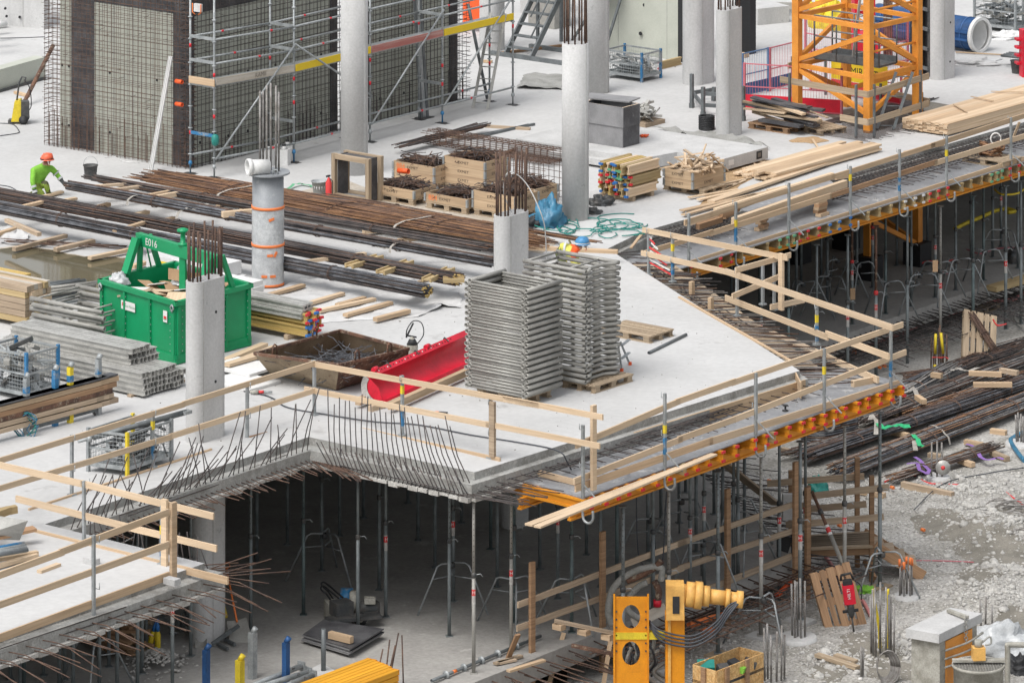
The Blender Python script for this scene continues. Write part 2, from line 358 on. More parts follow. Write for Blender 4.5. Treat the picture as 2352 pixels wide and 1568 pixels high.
for (zx, zy, r, k) in ((2250, 560, 1.1, .30), (2000, 430, .9, .14), (1500, 1330, .7, .12), (1100, 1420, .8, .10), (2150, 1000, 1.2, .2), (2200, 820, .8, .15), (1950, 250, 1.2, .1)):
    q = at(2, 3, zx, zy, GZ); MOUNDS.append((q.x, q.y, r, k))
gx0, gx1, gy0, gy1 = 1.0, 24.0, 80.5, 118.0
mb = MB(); mb.grid(lambda u, v: (gx0 + (gx1 - gx0) * u, gy0 + (gy1 - gy0) * v, ghz(gx0 + (gx1 - gx0) * u, gy0 + (gy1 - gy0) * v)), 130, 210)
struct(mb.build('gravel_bed', M['gravel_ground']), 'pale crushed gravel ground beside the deck', 'ground')
def gp(x, y): q = P(x, y, GZ); q.z = ghz(q.x, q.y); return q
def scatter(name, pts, rad, mt, label, cat, flat=.65):
    n = len(pts); ico = np.array([tuple(v) for v in ICO[0]]); fc = np.array(ICO[1]); rng = np.random.default_rng(3)
    ang = rng.uniform(0, 6.28, n); c, s = np.cos(ang), np.sin(ang); jit = rng.uniform(.6, 1.15, (n, 12, 1))
    v = ico[None] * jit * np.array(rad)[:, None, None] * rng.uniform(.7, 1.3, (n, 1, 3)); v[..., 2] *= flat
    x = v[..., 0] * c[:, None] - v[..., 1] * s[:, None]; y = v[..., 0] * s[:, None] + v[..., 1] * c[:, None]
    v = np.stack([x, y, v[..., 2]], -1) + np.array([tuple(p) for p in pts])[:, None, :]
    f = (fc[None] + 12 * np.arange(n)[:, None, None]).reshape(-1)
    me = bpy.data.meshes.new(name); me.vertices.add(n * 12); me.vertices.foreach_set('co', v.reshape(-1))
    me.loops.add(len(f)); me.loops.foreach_set('vertex_index', f); me.polygons.add(n * 20); me.polygons.foreach_set('loop_start', np.arange(0, len(f), 3)); me.update(calc_edges=True)
    me.materials.append(M[mt]); o = bpy.data.objects.new(name, me); COL.objects.link(o)
    return tag(o, label, cat, None, 'stuff')
rnd = random.Random(5); pts, rad = [], []
while len(pts) < 15000:
    x, y = rnd.uniform(3.2, 13.5), rnd.uniform(83, 101)
    px = CX + x / y * F
    if px > 2380 or px < 1480: continue
    pts.append((x, y, ghz(x, y) + .004)); rad.append(min(.07, .012 + rnd.expovariate(110)))
scatter('gravel', pts, rad, 'gravel_stone', 'loose pale crushed stones strewn over the site ground', 'gravel')
pts, rad = [], []
for (mx, my, r, k) in MOUNDS:
    for _ in range(int(330 * r)):
        a, d = rnd.uniform(0, 6.3), abs(rnd.gauss(0, .7)) * r; x, y = mx + d * math.cos(a), my + d * math.sin(a)
        pts.append((x, y, ghz(x, y) + .01)); rad.append(min(.13, .015 + rnd.expovariate(42)))
scatter('rubble', pts, rad, 'pale_rubble', 'broken pale concrete rubble lying in low heaps on gravel', 'rubble', .7)
# mud patches that show between the stones
mb = MB()
for (zx, zy, w, h) in ((2150, 700, 1.5, .8), (1750, 480, 1.0, .6), (1300, 1360, 1.3, .55), (2250, 420, .9, .5), (1950, 560, 1.1, .5), (1250, 1280, .8, .4), (2200, 1280, 1.1, .6), (1450, 1480, 1.0, .4), (2050, 850, 1.0, .5), (2300, 1150, .8, .4), (1000, 1500, .8, .3)):
    q = at(2, 3, zx, zy, GZ)
    def f(u, v, q=q, w=w, h=h):
        a, r = u * 2 * math.pi, max(v, .001); k = 1 + .3 * noise.noise(V(math.cos(a) * 2 + q.x, math.sin(a) * 2 + q.y, 5))
        x, y = q.x + w * .6 * r * k * math.cos(a), q.y + h * 1.9 * r * k * math.sin(a); return (x, y, ghz(x, y) + .035 * (1 - r * r) - .012)
    mb.grid(f, 36, 8)
tag(mb.build('mud', M['mud']), 'damp grey mud patches between the gravel stones', 'mud', None, 'stuff')
# ---------------------------------------------------------------- formwork decks
def hbeam(mbx, p, q, h=.20, w=.08):                    # timber I-beam: two flanges and a web
    mbx.beam(p + Z * (h / 2 - .02), q + Z * (h / 2 - .02), w, .04); mbx.beam(p - Z * (h / 2 - .02), q - Z * (h / 2 - .02), w, .04)
    d = (q - p).normalized(); mbx.beam(p + d * .002, q - d * .002, .03, h - .081)
dk = [P(1338, 1143, DZ), P(2074, 879, DZ), P(1950, 846, DZ), P(1830, 862, DZ) - B * .1, P(1185, 1098, DZ) - B * .05]
mb = MB(); mb.hprism(dk, DZ - .021, DZ)
deck = tag(mb.build('formwork_deck', M['deck_plywood']), 'grey plywood formwork deck on orange beams along the slab edge', 'formwork deck')
fk = [P(1455, 650, DZ), P(2352, 372, DZ), P(2352, 372, DZ) * 1.0 + A * 5, pR - Z * .36, pG + V(-1.2, -.6, DZ)]
fk[2].z = DZ
mb = MB(); mb.hprism(fk, DZ - .021, DZ)
fdeck = tag(mb.build('formwork_deck', M['deck_plywood']), 'grey plywood formwork deck on pale weathered beams across the gap', 'formwork deck')
dn0, dn1 = dk[0], dk[1]; fn0, fn1 = P(1596, 603, DZ), P(2352, 371, DZ)
def on_line(p, q, px):                                 # plan point of line pq seen at column px
    k = (px - CX) / F; d = q - p; t = (k * p.y - p.x) / (d.x - k * d.y); return p + d * t
def edge_beams(lst, p, q, n, body, caps, where, length, group):
    for i, px in enumerate(lst):
        e = on_line(p, q, px); e = e + n * U(.05, .12); e.z = DZ - .022 - .10; e2 = e - n * length
        mm = body[i % len(body)] if i not in (7, 14) else 'beam_old'; cp = caps[(i * 7 + i // 3) % len(caps)]
        r = thing('timber_joist', f'{nth(i)} {where}, its end {cp[1]}', 'beam', e2, group)
        g = MB(); hbeam(g, e2, e); g.build('beam', M[mm], r)
        if cp[0]:
            for s in (-1, 1):
                g = MB(); g.box(e + Z * .081 * s + n * .006, (.034, .088, .046), math.atan2(n.y, n.x)); g.build('end_cap', M[cp[0]], r)
def zx2(lst): return [1562 + v * .3359 for v in lst]
nb = [781 + v * .3359 for v in (1700, 1785, 1880, 1955, 2045, 2140, 2240)] + zx2((15, 97, 185, 265, 368, 490, 570, 622, 728, 818, 885, 962, 1042, 1098, 1192, 1270, 1345, 1420, 1500))
edge_beams(nb, dn0, dn1, B, ['beam_orange'], [('red_plastic', 'capped red')], 'orange deck crossbeam from the overhanging board', 1.7, 'orange crossbeams under the deck edge')
fb = zx2((60, 250, 335, 415, 485, 580, 660, 715, 757, 800, 857, 925, 1000, 1065, 1150, 1270, 1350, 1425, 1515, 1585, 1650, 1685, 1748, 1815, 1910, 1978, 2055, 2108, 2150, 2188, 2240, 2305, 2350))
edge_beams(fb, fn0, fn1, B, ['beam_old'], [('red_plastic', 'capped red'), ('', 'bare'), ('green_plastic', 'edged green'), ('red_plastic', 'capped red'), ('blue_plastic', 'edged blue'), ('', 'bare'), ('white_plastic', 'edged white')], 'pale far deck crossbeam from the rail corner', 2.0, 'weathered crossbeams under the far deck')
def girders(p, q, n, offs, mt, lab, steps):
    for j, of in enumerate(offs):
        for i in range(steps):
            a, b = p + (q - p) * (i / steps), p + (q - p) * ((i + 1) / steps); d = (b - a).normalized()
            a = a - n * of - d * .12 * (i > 0); b = b - n * of; a.z = b.z = DZ - .022 - .20 - .10 - .001 * i
            r = thing('timber_girder', f'{lab}, {ORD[i]} length in {ORD[j]} row', 'beam', a, 'girders under the decks')
            g = MB(); hbeam(g, a, b); g.build('beam', M[mt], r)
girders(dn0 - A * .1, dn1 + A * .02, B, (.22, 1.35), 'beam_orange', 'orange girder carrying the crossbeams of the near deck', 4)
girders(fn0 - A * 1.3, fn1 + A * 2, B, (.3, 1.6), 'beam_orange', 'orange girder carrying the pale crossbeams across the gap', 5)
r = thing('timber_joist', 'orange edge beam under the short end of the deck, beside the bare slab corner', 'beam', P(1165, 1115, DZ - .1))
mb = MB(); hbeam(mb, P(1160, 1113, DZ - .122), P(1345, 1160, DZ - .122)); mb.build('beam', M['beam_orange'], r)
# ---------------------------------------------------------------- building core: formwork panels inside rebar cages
c0, c1, c2 = P(432, 390), P(103, 333), P(1078, 229)
def panel(p, q, n, z0, z1, t, mt, lab, cat='formwork panel'):
    d = (q - p).normalized(); r = thing('formwork_shutter', lab, cat, p)
    mb = MB(); mb._box((p + q) / 2 - n * t / 2 + Z * (z0 + z1) / 2, d, Z.cross(d), Z, ((q - p).length - .01, t, z1 - z0)); mb.build('facing', M[mt], r)
    mb = MB()
    if mt == 'panel_face':
        k = max(1, int((q - p).length / .62))
        for i in range(1, k):
            e = p + d * ((q - p).length * i / k); mb._box(e + n * .002 + Z * (z0 + z1) / 2, d, Z.cross(d), Z, (.012, .008, z1 - z0 - .02))
        if k > 1: mb.build('panel_joint', M['edge_concrete'], r)
        mb = MB()
        for zz in (.5, 1.9):
            for s in (.2, .8): MB().lathe(p + d * ((q - p).length * s) + n * .001 + Z * zz, [(.035, 0), (.03, .012)], 10, Matrix((d, Z, n)).transposed()).build('tie_hole', M['black_rubber'], r)
    return r
nA = -A
def lx(px): return on_line(c1, c0, px) + A * .2
for (a, b, z0, z1, mt, lab) in ((203, 384, 0, 3.5, 'panel_face', 'pale green formwork face behind the rusty cage beside the white channel'), (203, 384, 3.51, 4.4, 'dark_plywood', 'black plywood strip above the pale face behind rusty bars'),
        (150, 203, 0, 4.4, 'dark_plywood', 'tall black plywood panel between two pale faces in the cage'), (124, 150, 0, 4.4, 'panel_face', 'narrow pale formwork face next to the end of the cage'), (384, 425, 0, 4.4, 'dark_plywood', 'black corner panel of the caged core')):
    panel(lx(a), lx(b), nA, z0, z1, .12, mt, lab)
def rx(px): return on_line(c0, c2, px) - B * .2
for i, (a, b, z0, z1, mt) in enumerate(((452, 560, 0, 3.5, 'panel_face'), (562, 668, 0, 3.5, 'panel_face'), (670, 772, 0, 3.5, 'panel_face'), (452, 772, 3.51, 4.4, 'dark_plywood'), (774, 790, 0, 4.4, 'dark_plywood'), (845, 866, 0, 4.4, 'dark_plywood'), (868, 960, 0, 4.4, 'panel_face'), (962, 1046, 0, 4.4, 'panel_face'), (1048, 1066, 0, 4.4, 'dark_plywood'))):
    panel(rx(a), rx(b), B, z0, z1, .12, mt, f'{"pale" if mt == "panel_face" else "black"} formwork panel behind the scaffold, {ORD[i]} from the core corner')
def cage(p, q, n, h, sp, sh, mt, lab, seed):
    rn = random.Random(seed); L = (q - p).length; d = (q - p) / L; r = thing('rebar_cage', lab, 'rebar cage', p)
    for lay, off in enumerate((0, -.13)):
        mb = MB(); k = int(L / sp)
        for i in range(k + 1):
            a = p + d * (i * sp + rn.uniform(-.02, .02)) + n * off; mb.tube(a, a + Z * h + d * rn.uniform(-.03, .03), .006, 4, False)
            if rn.random() < .5: a = a + d * .03; mb.tube(a, a + Z * rn.uniform(.5, .95), .010, 4, False)
        mb.build('vertical_bars', M[mt], r, kind='stuff'); mb = MB(); k = int(h / sh)
        for i in range(k):
            z = .05 + i * sh + rn.uniform(-.03, .03); mb.tube(p + n * (off + .017) - d * rn.uniform(.0, .1) + Z * z, q + n * (off + .017) + d * rn.uniform(0, .1) + Z * (z + rn.uniform(-.03, .03)), .006, 4, False)
        mb.build('horizontal_bars', M[mt], r, kind='stuff')
    mb = MB()
    for e in (p, q):
        for i in range(int(h / .11)): 
            z = .1 + i * .11; mb.path([e + Z * z + n * .03, e + Z * z - n * .28 + Z * rn.uniform(-.03, .03), e + Z * (z + .02) - n * .28 + d * .25 * (1 if e == p else -1)], .009, 4, False)
    for i in range(90):
        e = p + d * rn.uniform(0, L) + Z * rn.uniform(.1, h - .2); mb.tube(e + n * .02, e - n * .14 + Z * rn.uniform(-.03, .03), .006, 3, False)
    mb.build('link_bars', M[mt], r, kind='stuff'); return r
cage(c1, c0, nA, 4.3, .135, .118, 'rusty_bar', 'rusty rebar cage wrapping the short face of the core', 1)
cage(c0 + A * .05, c2, B, 4.3, .14, .15, 'dark_bar', 'dark rebar cage on the long face of the core behind scaffolding', 2)
# dark pipes through the corner
for i, y in enumerate((185, 237)):
    e = P(425, 390) + Z * (hgt(P(432, 390), y)) - B * .1; mb = MB(); mb.pipe(e - A * .2, e + B * .2 - A * .2, .05, 14, .01)
    tag(mb.build('pipe_sleeve', M['orange_panel']), f'short orange pipe sleeve {"higher" if i == 0 else "lower"} in the corner of the rusty cage', 'pipe')
# ---------------------------------------------------------------- scaffold in front of the long face
S = [P(492, 408), P(675, 373), P(850, 326), P(1016, 283), P(1178, 241)]; Sb = [s - B * .74 for s in S]
sc = thing('facade_scaffold', 'galvanised tube scaffold with coloured toe boards in front of the caged wall', 'scaffold', S[0])
def spart(name, mb, mt, **k): return mb.build(name, M[mt], sc, **k)
for i in range(5):
    for row in (S, Sb):
        p = row[i]; mb = MB(); mb.tube(p + Z * .28, p + Z * 4.5, .026, 10)
        for zz in (.45, 1.05, 1.55, 2.05, 2.55, 3.1, 3.6): mb.lathe(p + Z * zz, [(.03, -.015), (.055, -.008), (.055, .008), (.03, .015)], 10)
        st = spart('standard', mb, 'galvanised')
        mb = MB(); mb.lathe(p, [(.02, .015), (.02, .2), (.045, .21), (.045, .26), (.026, .3)], 10); mb.build('base_jack', M['galvanised'] if (i + (row is Sb)) % 2 == 0 else M['blue_steel'], st)
        mb = MB(); mb.block(p + Z * .002, (.17, .17, .012), RA); mb.build('base_plate', M['dark_steel'], st)
        mb = MB(); mb.block(p + Z * .0, (.34, .2, .0018), RB); mb.build('sole_board', M['dark_steel'], st)
        for zz in random.sample([.9, 1.35, 1.9, 2.3, 2.9], 2):
            mb = MB(); mb.tube(p + Z * zz, p + Z * (zz + .09), .0275, 10); mb.build('red_band', M['red_plastic'], st)
for i in range(4):
    for row, hs_ in ((S, (.43, 2.6, 3.15)), (Sb, (.43, 2.6, 3.15))):
        for zz in hs_:
            mb = MB(); mb.tube(row[i] + Z * zz, row[i + 1] + Z * zz, .024, 10); ld = spart('ledger', mb, 'galvanised')
            e = row[i].lerp(row[i + 1], U(.35, .75)) + Z * zz; d = (row[i + 1] - row[i]).normalized()
            mb = MB(); mb.tube(e, e + d * .07, .0265, 10); mb.build('red_band', M['red_plastic'], ld)
for i in range(5):
    for zz in (2.08, 2.62, 3.16, .95) if i in (0, 1, 3) else (2.08, 3.16):
        mb = MB(); mb.beam(Sb[i] + Z * zz, S[i] + Z * zz, .035, .07); spart('transom', mb, 'galvanised' if zz != .95 or i else 'blue_steel')
for (a, b) in ((0, 1), (2, 1), (2, 3), (3, 4)):
    z0, z1 = (.42, 2.75) if (a, b) != (2, 1) else (1.1, 2.75)
    mb = MB(); mb.tube(S[a] + B * .05 + Z * z0, S[b] + B * .05 + Z * z1, .024, 10); spart('diagonal_brace', mb, 'galvanised')
tb = [('pine', 'silver'), ('banner_yellow', 'yellow'), ('red_board', 'red'), ('banner_yellow', 'yellow')]
mat('red_board', (.36, .13, .11), .8, c2=(.44, .27, .24), scale=1.5, fine=.2, grain=True)
mat('bleached_board', (.42, .38, .32), .8, c2=(.50, .47, .42), scale=1.2, fine=.2, grain=True)
for i in range(4):
    d = (S[i + 1] - S[i]).normalized()
    for k in range(3):
        o = -B * (.13 + .24 * k); mb = MB(); mb.beam(S[i] + o + Z * 2.09 + d * .05, S[i + 1] + o + Z * 2.09 - d * .05, .22, .05); spart('deck_plank', mb, 'galvanised')
    mb = MB(); mb.beam(S[i] + B * .035 + Z * 2.19 + d * .03, S[i + 1] + B * .035 + Z * 2.19 - d * .03, .03, .16)
    t = spart('toe_board', mb, ['bleached_board', 'banner_yellow', 'red_board', 'banner_yellow'][i])
    if i < 2: lettering('RAMIRENT', .15, S[i].lerp(S[i + 1], .72 if i else .62) + B * .053 + Z * 2.19, A, t, 'ink' if i else 'ink_faded')
mb = MB(); mb.beam(Sb[0] - A * .04 + Z * 2.17, S[0] - A * .04 + Z * 2.17 + B * .05, .03, .16); spart('toe_board', mb, 'pine')
h = thing('respirator_mask', 'teal mask hanging from a scaffold tube above the slab', 'mask', S[0] + Z * .72)
mb = MB(); mb.lathe(S[0] + B * .03 + Z * .80, [(.03, .2), (.08, .16), (.09, .04), (.075, -.04), (.03, -.07)], 12); mb.build('shell', M['hose_green'], h)
mb = MB(); mb.path([S[0] + B * .06 + Z * 1.0, S[0] + Z * 1.05, S[0] - B * .06 + Z * 1.0], .012, 5); mb.build('strap', M['black_rubber'], h)
l = thing('work_light', 'small white floodlight with orange rim clamped high on the scaffold', 'lamp', P(455, 390) + Z * 3.6)
mb = MB(); mb.box(P(455, 392) + Z * 3.75, (.2, .08, .18), RB); mb.build('housing', M['white_plastic'], l)
mb = MB(); e = P(455, 392) + Z * 3.75 - A * .05; mb.path([e + B * .13 + Z * .1, e + B * .13 - Z * .1, e + B * .05 - Z * .15], .014, 5); mb.path([e - B * .13 + Z * .1, e - B * .13 - Z * .1, e - B * .05 - Z * .15], .014, 5); mb.build('bracket', M['tape_orange'], l)
# leaning push-pull post in perforated steel among the scaffold
q = P(975, 271); r = thing('steel_trestle', 'perforated grey steel upright standing against the caged wall', 'formwork support', q)
mb = MB(); 
for s in (-.11, .11): mb.beam(q + A * s, q + A * s + Z * 4.4 - B * .35, .04, .08, A)
mb.build('rail', M['grey_steel'], r); mb = MB(); mb.beam(q - B * .01, q + Z * 4.4 - B * .36, .18, .02, B); mb.build('web', M['galvanised'], r)
mb = MB(); mb.block(q, (.4, .3, .02), RA); mb.build('foot', M['dark_steel'], r)
for i, (a, b) in enumerate((((925, 160, 1.5), (1040, 195)),)):
    p1 = P(1075, 228) + B * .3; mb = MB(); mb.tube(P(1105, 225) + B * .2 + Z * .0, P(1075, 232) + Z * 2.4, .04, 10); spart('raking_strut', mb, 'grey_steel')
# ================================================================ COLUMNS AND WALLS STANDING ON THE SLAB
def stadium(c, r, half, d, n=20):                      # outline of a round-ended column elongated along d
    w = Z.cross(d); out = []
    for k in range(n + 1):
        a = -math.pi / 2 + math.pi * k / n; out.append(c + d * (half + r * math.cos(a)) + w * r * math.sin(a))
    for k in range(n + 1):
        a = math.pi / 2 + math.pi * k / n; out.append(c + d * (-half + r * math.cos(a)) + w * r * math.sin(a))
    return out
def column(x, yb, wpx, top, lab, half=.0, d=A, bars=0, blen=.9, bm='rusty_bar', z=0.0, seams=True, holes=()):
    p = P(x, yb, z); r = wpx / 2 * p.y / F; wx = abs(d.x) * half; r = r - wx
    p = p + Yv * (r * .9); hh = top if top < 20 and top > 0 and isinstance(top, float) else hgt(p - Yv * r * .3, top) - z
    t = thing('concrete_column', lab, 'column', p); mb = MB(); o = stadium(V(0, 0, 0), r, half, d)
    mb.hprism([p + q for q in o], z, z + hh); 
    for i in range(len(mb.s)): mb.s[i] = i > 1 and half == 0
    mb.build('shaft', M['cast_concrete'], t)
    if seams:
        mb = MB(); e = p - A * half + B * (r + .002); mb.beam(e, e + Z * hh, .012, .008, X); mb.build('form_seam', M['edge_concrete'], t)
    for (hx, hy) in holes:
        q = on_line(p + B * r - A, p + B * r + A, hx); q.z = hgt(q, hy); MB().lathe(q, [(.028, -.04), (.028, .006)], 10, Matrix((A, Z, B)).transposed()).build('tie_hole', M['black_rubber'], t)
    o = stadium(V(0, 0, 0), r - .05, half, d); o = o[:21] + [o[20].lerp(o[21], k / 5) for k in range(1, 5)] * (half > .05) + o[21:] + [o[-1].lerp(o[0], k / 5) for k in range(1, 5)] * (half > .05)
    for i in range(bars):
        e = p + o[int((i + .3) * len(o) / bars)] + Z * hh; L = blen * U(.85, 1.08)
        mb = MB(); mb.tube(e - Z * .05, e + Z * L + V(U(-.02, .02), U(-.02, .02), 0), .02, 6); mb.build('starter_bar', M[bm], t)
    return t, p, r, hh
column(470, 1012, 86, 640, 'pale round-ended column at the slab edge next to the green skip, short bars on top', .25, A, 15, .95, 'rusty_bar', holes=((496, 716), (495, 876)))
column(1174, 742, 80, 490, 'pale column with tall rusty bars rising behind the stacked frames', .25, A, 15, 1.2, 'rusty_bar')
column(1322, 508, 62, 100, 'tall pale column with a bundle of bars above it beside the blue tarp bag', 0.0, A, 11, 1.6, 'rusty_bar')
column(813, 404, 63, 5.2, 'tall pale column beyond the wooden box by the scaffold', .0)
column(1372, 216, 56, 5.6, 'pale column behind the tall one, next to the wire basket', .0)
column(1675, 314, 61, 20, 'oval column with thin bars, standing by the black cable coil', .22, A, 10, .8, 'rusty_bar')
column(1605, 194, 74, 5.4, 'broad pale column behind the oval one with thin bars', .2)
column(2166, 182, 59, 5.4, 'pale column standing in front of the blue steel tube', .2, holes=((2183, 52), (2182, 142)))
column(1130, 118, 58, 4.6, 'short-looking pale pier beyond the scaffold end and ladder', .05)
# tops of the core of column marks: round steel column wrapped in plastic
p = P(614, 662) + Yv * .28; r0 = .325; hh = hgt(p, 398)
t = thing('steel_column', 'round steel column wrapped in clear plastic with orange tape bands', 'column', p)
mb = MB(); mb.lathe(p, [(r0, 0), (r0, hh)], 32); mb.build('shaft', mat('steel_grey', (.30, .315, .33), .55, .15, c2=(.25, .265, .28), scale=2, fine=.06, c3=(.36, .37, .38), s3=.6), t)
mb = MB(); mb.lathe(p + Z * hh, [(.455, 0), (.455, .035)], 36, smooth=False); pl = mb.build('top_plate', M['steel_grey'], t)
mb = MB()
def wrap(u, v): 
    a = u * 2 * math.pi; rr = r0 + .006 + .012 * abs(noise.noise(V(math.cos(a) * 3, math.sin(a) * 3, v * 4))); return p + V(rr * math.cos(a), rr * math.sin(a), .04 + v * 1.57)
mb.grid(wrap, 48, 22); mb.build('plastic_wrap', mat('clear_wrap', (.50, .515, .52), .25, c2=(.40, .415, .425), scale=4, lo=.4, hi=.6, fine=.1, bump=.8, bscale=14), t)
for zz in (.83, 1.60): MB().lathe(p + Z * zz, [(r0 + .022, 0), (r0 + .022, .055)], 36).build('tape_band', M['tape_orange'], t)
MB().lathe(p + Z * .02, [(r0 + .012, 0), (r0 + .012, .05)], 36).build('tape_band', M['tape_orange'], t)
for (a, zz, tl) in ((-75, 1.42, .25), (-100, .25, 0), (-70, .25, 0), (-60, .70, .7), (-80, .68, 0)):
    q = p + V(math.cos(R(a)), math.sin(R(a)), 0) * (r0 + .018) + Z * zz; MB().box(q, (.12, .012, .05), m=Matrix.Rotation(R(a + 90), 3, 'Z') @ Matrix.Rotation(-tl * 1.5, 3, 'Y')).build('tape_scrap', M['tape_orange'], t)
for i, (dx, dy) in enumerate(((-.17, .1), (-.11, .16), (-.02, -.12), (.05, .14), (.17, -.1), (.22, .06))):
    MB().tube(p + V(dx, dy, hh + .03), p + V(dx, dy, hh + 1.75 + U(-.1, .1)), .021, 8).build('starter_bar', M['grey_bar'], t)
q = p + V(-.27, -.2, hh + .19); r = thing('plastic_pipe_bend', 'short white plastic pipe lying on the plate of the steel column', 'pipe', q)
mb = MB(); mb.pipe(q + V(-.12, -.12, 0), q + V(.30, .02, -.02), .155, 18, .025); mb.build('pipe', M['white_plastic'], r)
mb = MB(); mb.pipe(q + V(-.14, -.13, 0), q + V(-.06, -.10, 0), .175, 18, .03); mb.build('socket', M['foam_white'], r)
MB().path([p + V(.12, -.3, hh + .03), p + V(.13, -.3, hh + .12), p + V(.2, -.3, hh + .14), p + V(.22, -.3, hh + .05)], .02, 6).build('lifting_eye', M['galvanised'], t)
# cable bent out of the bars of the column behind the frames
q = P(1174, 742) + Yv * .25; hq = hgt(q, 490); r = thing('white_cable', 'thin white cable arching out of the column bars towards the tarp', 'cable', q + Z * hq)
mb = MB(); mb.wire([q + V(.02, 0, hq + .0), q + V(-.15, -.1, hq + .45), q + V(-.05, -.1, hq + .85), q + V(.3, 0, hq + .6), q + V(.62, -.05, hq - .05), q + V(.7, .5, -.0 + hq - .7), q + V(.72, .9, .3)], .012, 5); mb.build('cable', M['white_plastic'], r)
# upper end wall and back panels
def wall(p, q, h, th, n, name, lab, mt, cat='wall'):
    d = (q - p).normalized(); t = thing(name, lab, cat, p); L = (q - p).length
    mb = MB(); mb._box((p + q) / 2 - n * th / 2 + Z * h / 2, d, Z.cross(d), Z, (L, th, h)); mb.build('panel', M[mt], t); return t, d, L
t, d, L = wall(P(-60, 52), P(99, 66), 3.4, .3, -A, 'concrete_wall', 'short concrete wall with tie holes beyond the caged core', 'cast_concrete')
for x, y in ((45, 40), (12, 20), (15, 38)): MB().lathe(onz(x, y, P(45, 62).y - .02), [(.035, -.04), (.035, .012)], 10, Matrix.Rotation(R(90), 3, 'X')).build('tie_hole', M['black_rubber'], t)
MB().beam(P(53, 62) - A * .003, P(53, 62) + Z * 3.4 - A * .003, .012, .006, A).build('form_seam', M['edge_concrete'], t)
t, d, L = wall(P(1380, 108), P(1566, 143), 3.2, .16, -A, 'shutter_wall', 'large pale formwork wall standing beyond the wire basket', 'panel_face', 'formwork wall')
MB().beam(P(1566, 143) + B * .005 - A * .003, P(1566, 143) + Z * 3.2 + B * .005 - A * .003, .22, .05, A).build('edge_profile', M['black_rubber'], t)
for f in (.02, .62): MB().beam(P(1380, 108).lerp(P(1566, 143), f + .2) - A * .002, P(1380, 108).lerp(P(1566, 143), f + .2) + Z * 3.2 - A * .002, .012, .006, A).build('panel_joint', M['edge_concrete'], t)
for x, y in ((1471, 78), (1557, 92), (1480, 12)): MB().lathe(onz(x, y, P(1470, 125).y - .1), [(.045, -.08), (.045, .012)], 10, Matrix.Rotation(R(90), 3, 'X')).build('tie_hole', M['black_rubber'], t)
for i, (a, b, c) in enumerate(((1512, 158, 'beam_old'),)):
    r = thing('short_beam', 'short yellow timber beam with red end under the formwork wall', 'beam', P(a, b)); g = MB(); q = P(1515, 160) + Z * .1; hbeam(g, q, q + A * .9); g.build('beam', M[c], r)
    for s in (-1, 1): MB().box(q + Z * .08 * s - A * .005, (.05, .09, .05), RA).build('end_cap', M['red_plastic'], r)
r = thing('wall_form', 'dark steel wall form with ribs standing behind the crane leg', 'formwork panel', P(2112, 170))
mb = MB(); a, b = P(2100, 165), P(2136, 176)
for s in (0, .5, 1): MB().beam(a.lerp(b, s), a.lerp(b, s) + Z * 3, .07, .12, A).build('rib', M['dark_steel'], r)
MB()._box((a + b) / 2 + Z * 1.5 + A * .1, B, A, Z, ((b - a).length + .1, .05, 3)).build('facing', M['black_rubber'], r)
for k in range(6): MB().beam(a - A * .08 + Z * (.2 + .5 * k), b - A * .08 + Z * (.2 + .5 * k), .06, .08).build('waler', M['grey_steel'], r)
r = thing('dark_form', 'narrow black form panel on edge behind the oval column', 'formwork panel', P(1712, 128))
mb = MB(); mb.block(P(1712, 122), (.25, .5, 3), RA); mb.build('panel', M['black_rubber'], r); MB().block(P(1712, 128) + Z * .002 - A * .2, (.2, .4, .1), RA).build('timber_foot', M['pine'], r)
# low wall element on its side near the washer
t, d, L = wall(P(-40, 222), P(103, 181), .55, .35, B, 'low_wall_form', 'long low grey form lying on the slab beside the caged core', 'panel_face', 'formwork')
MB().beam(P(-40, 224) + B * .01 + Z * .04, P(103, 183) + B * .01 + Z * .04, .04, .07).build('bottom_rail', M['dark_steel'], t)
# propping strut and leaning channel
q0, q1 = P(50, 246), P(122, 215); q1 = q1 + Z * hgt(q1, 105)
r = thing('push_pull_strut', 'brown steel raking strut leaning on the rebar cage end', 'strut', q0)
MB().tube(q0, q0.lerp(q1, .12), .03, 8).build('spindle', M['dark_steel'], r); MB().tube(q0.lerp(q1, .1), q1, .052, 10).build('tube', M['rust_steel'], r); MB().block(q0, (.2, .15, .02), RA).build('foot', M['dark_steel'], r)
q0, q1 = P(346, 397), P(393, 384) ; q1 = q1 + Z * hgt(q1, 130)
r = thing('channel_profile', 'long white channel profile leaning against the rusty cage', 'profile', q0)
dd = (q1 - q0).normalized(); MB().beam(q0, q1, .11, .02, A).build('web', M['white_plastic'], r)
for s in (-.05, .0, .05): MB().beam(q0 + B * s - A * .02, q1 + B * s - A * .02, .012, .03, A).build('flange', M['white_plastic'], r)
# ================================================================ LOADS STANDING ON THE SLAB
# ---- pallets
def pallet_proto(mt, name='pallet'):
    r = thing('pallet', 'timber pallet', 'pallet', V(0, 0, 0))
    bd = lambda n, c, s: MB().box(c, s).build(n, M[mt], r)
    for y in (-.3275, -.164, 0, .164, .3275): bd('top_board', V(0, y, .133), (1.2, .145 if abs(y) != .164 else .10, .022))
    for x in (-.5, 0, .5): bd('cross_board', V(x, 0, .111), (.145, .8, .021))
    for y in (-.34, 0, .34):
        bd('bottom_board', V(0, y, .011), (1.2, .10, .022))
        for x in (-.5, 0, .5): bd('block', V(x, y, .0615), (.14, .10, .077))
    return Proto(r)
PAL = pallet_proto('pallet_timber'); PALB = pallet_proto('brown_timber')
def pallet(c, rz, lab, pr=None, group=None): return (pr or PAL).put(c, rz, lab, group)
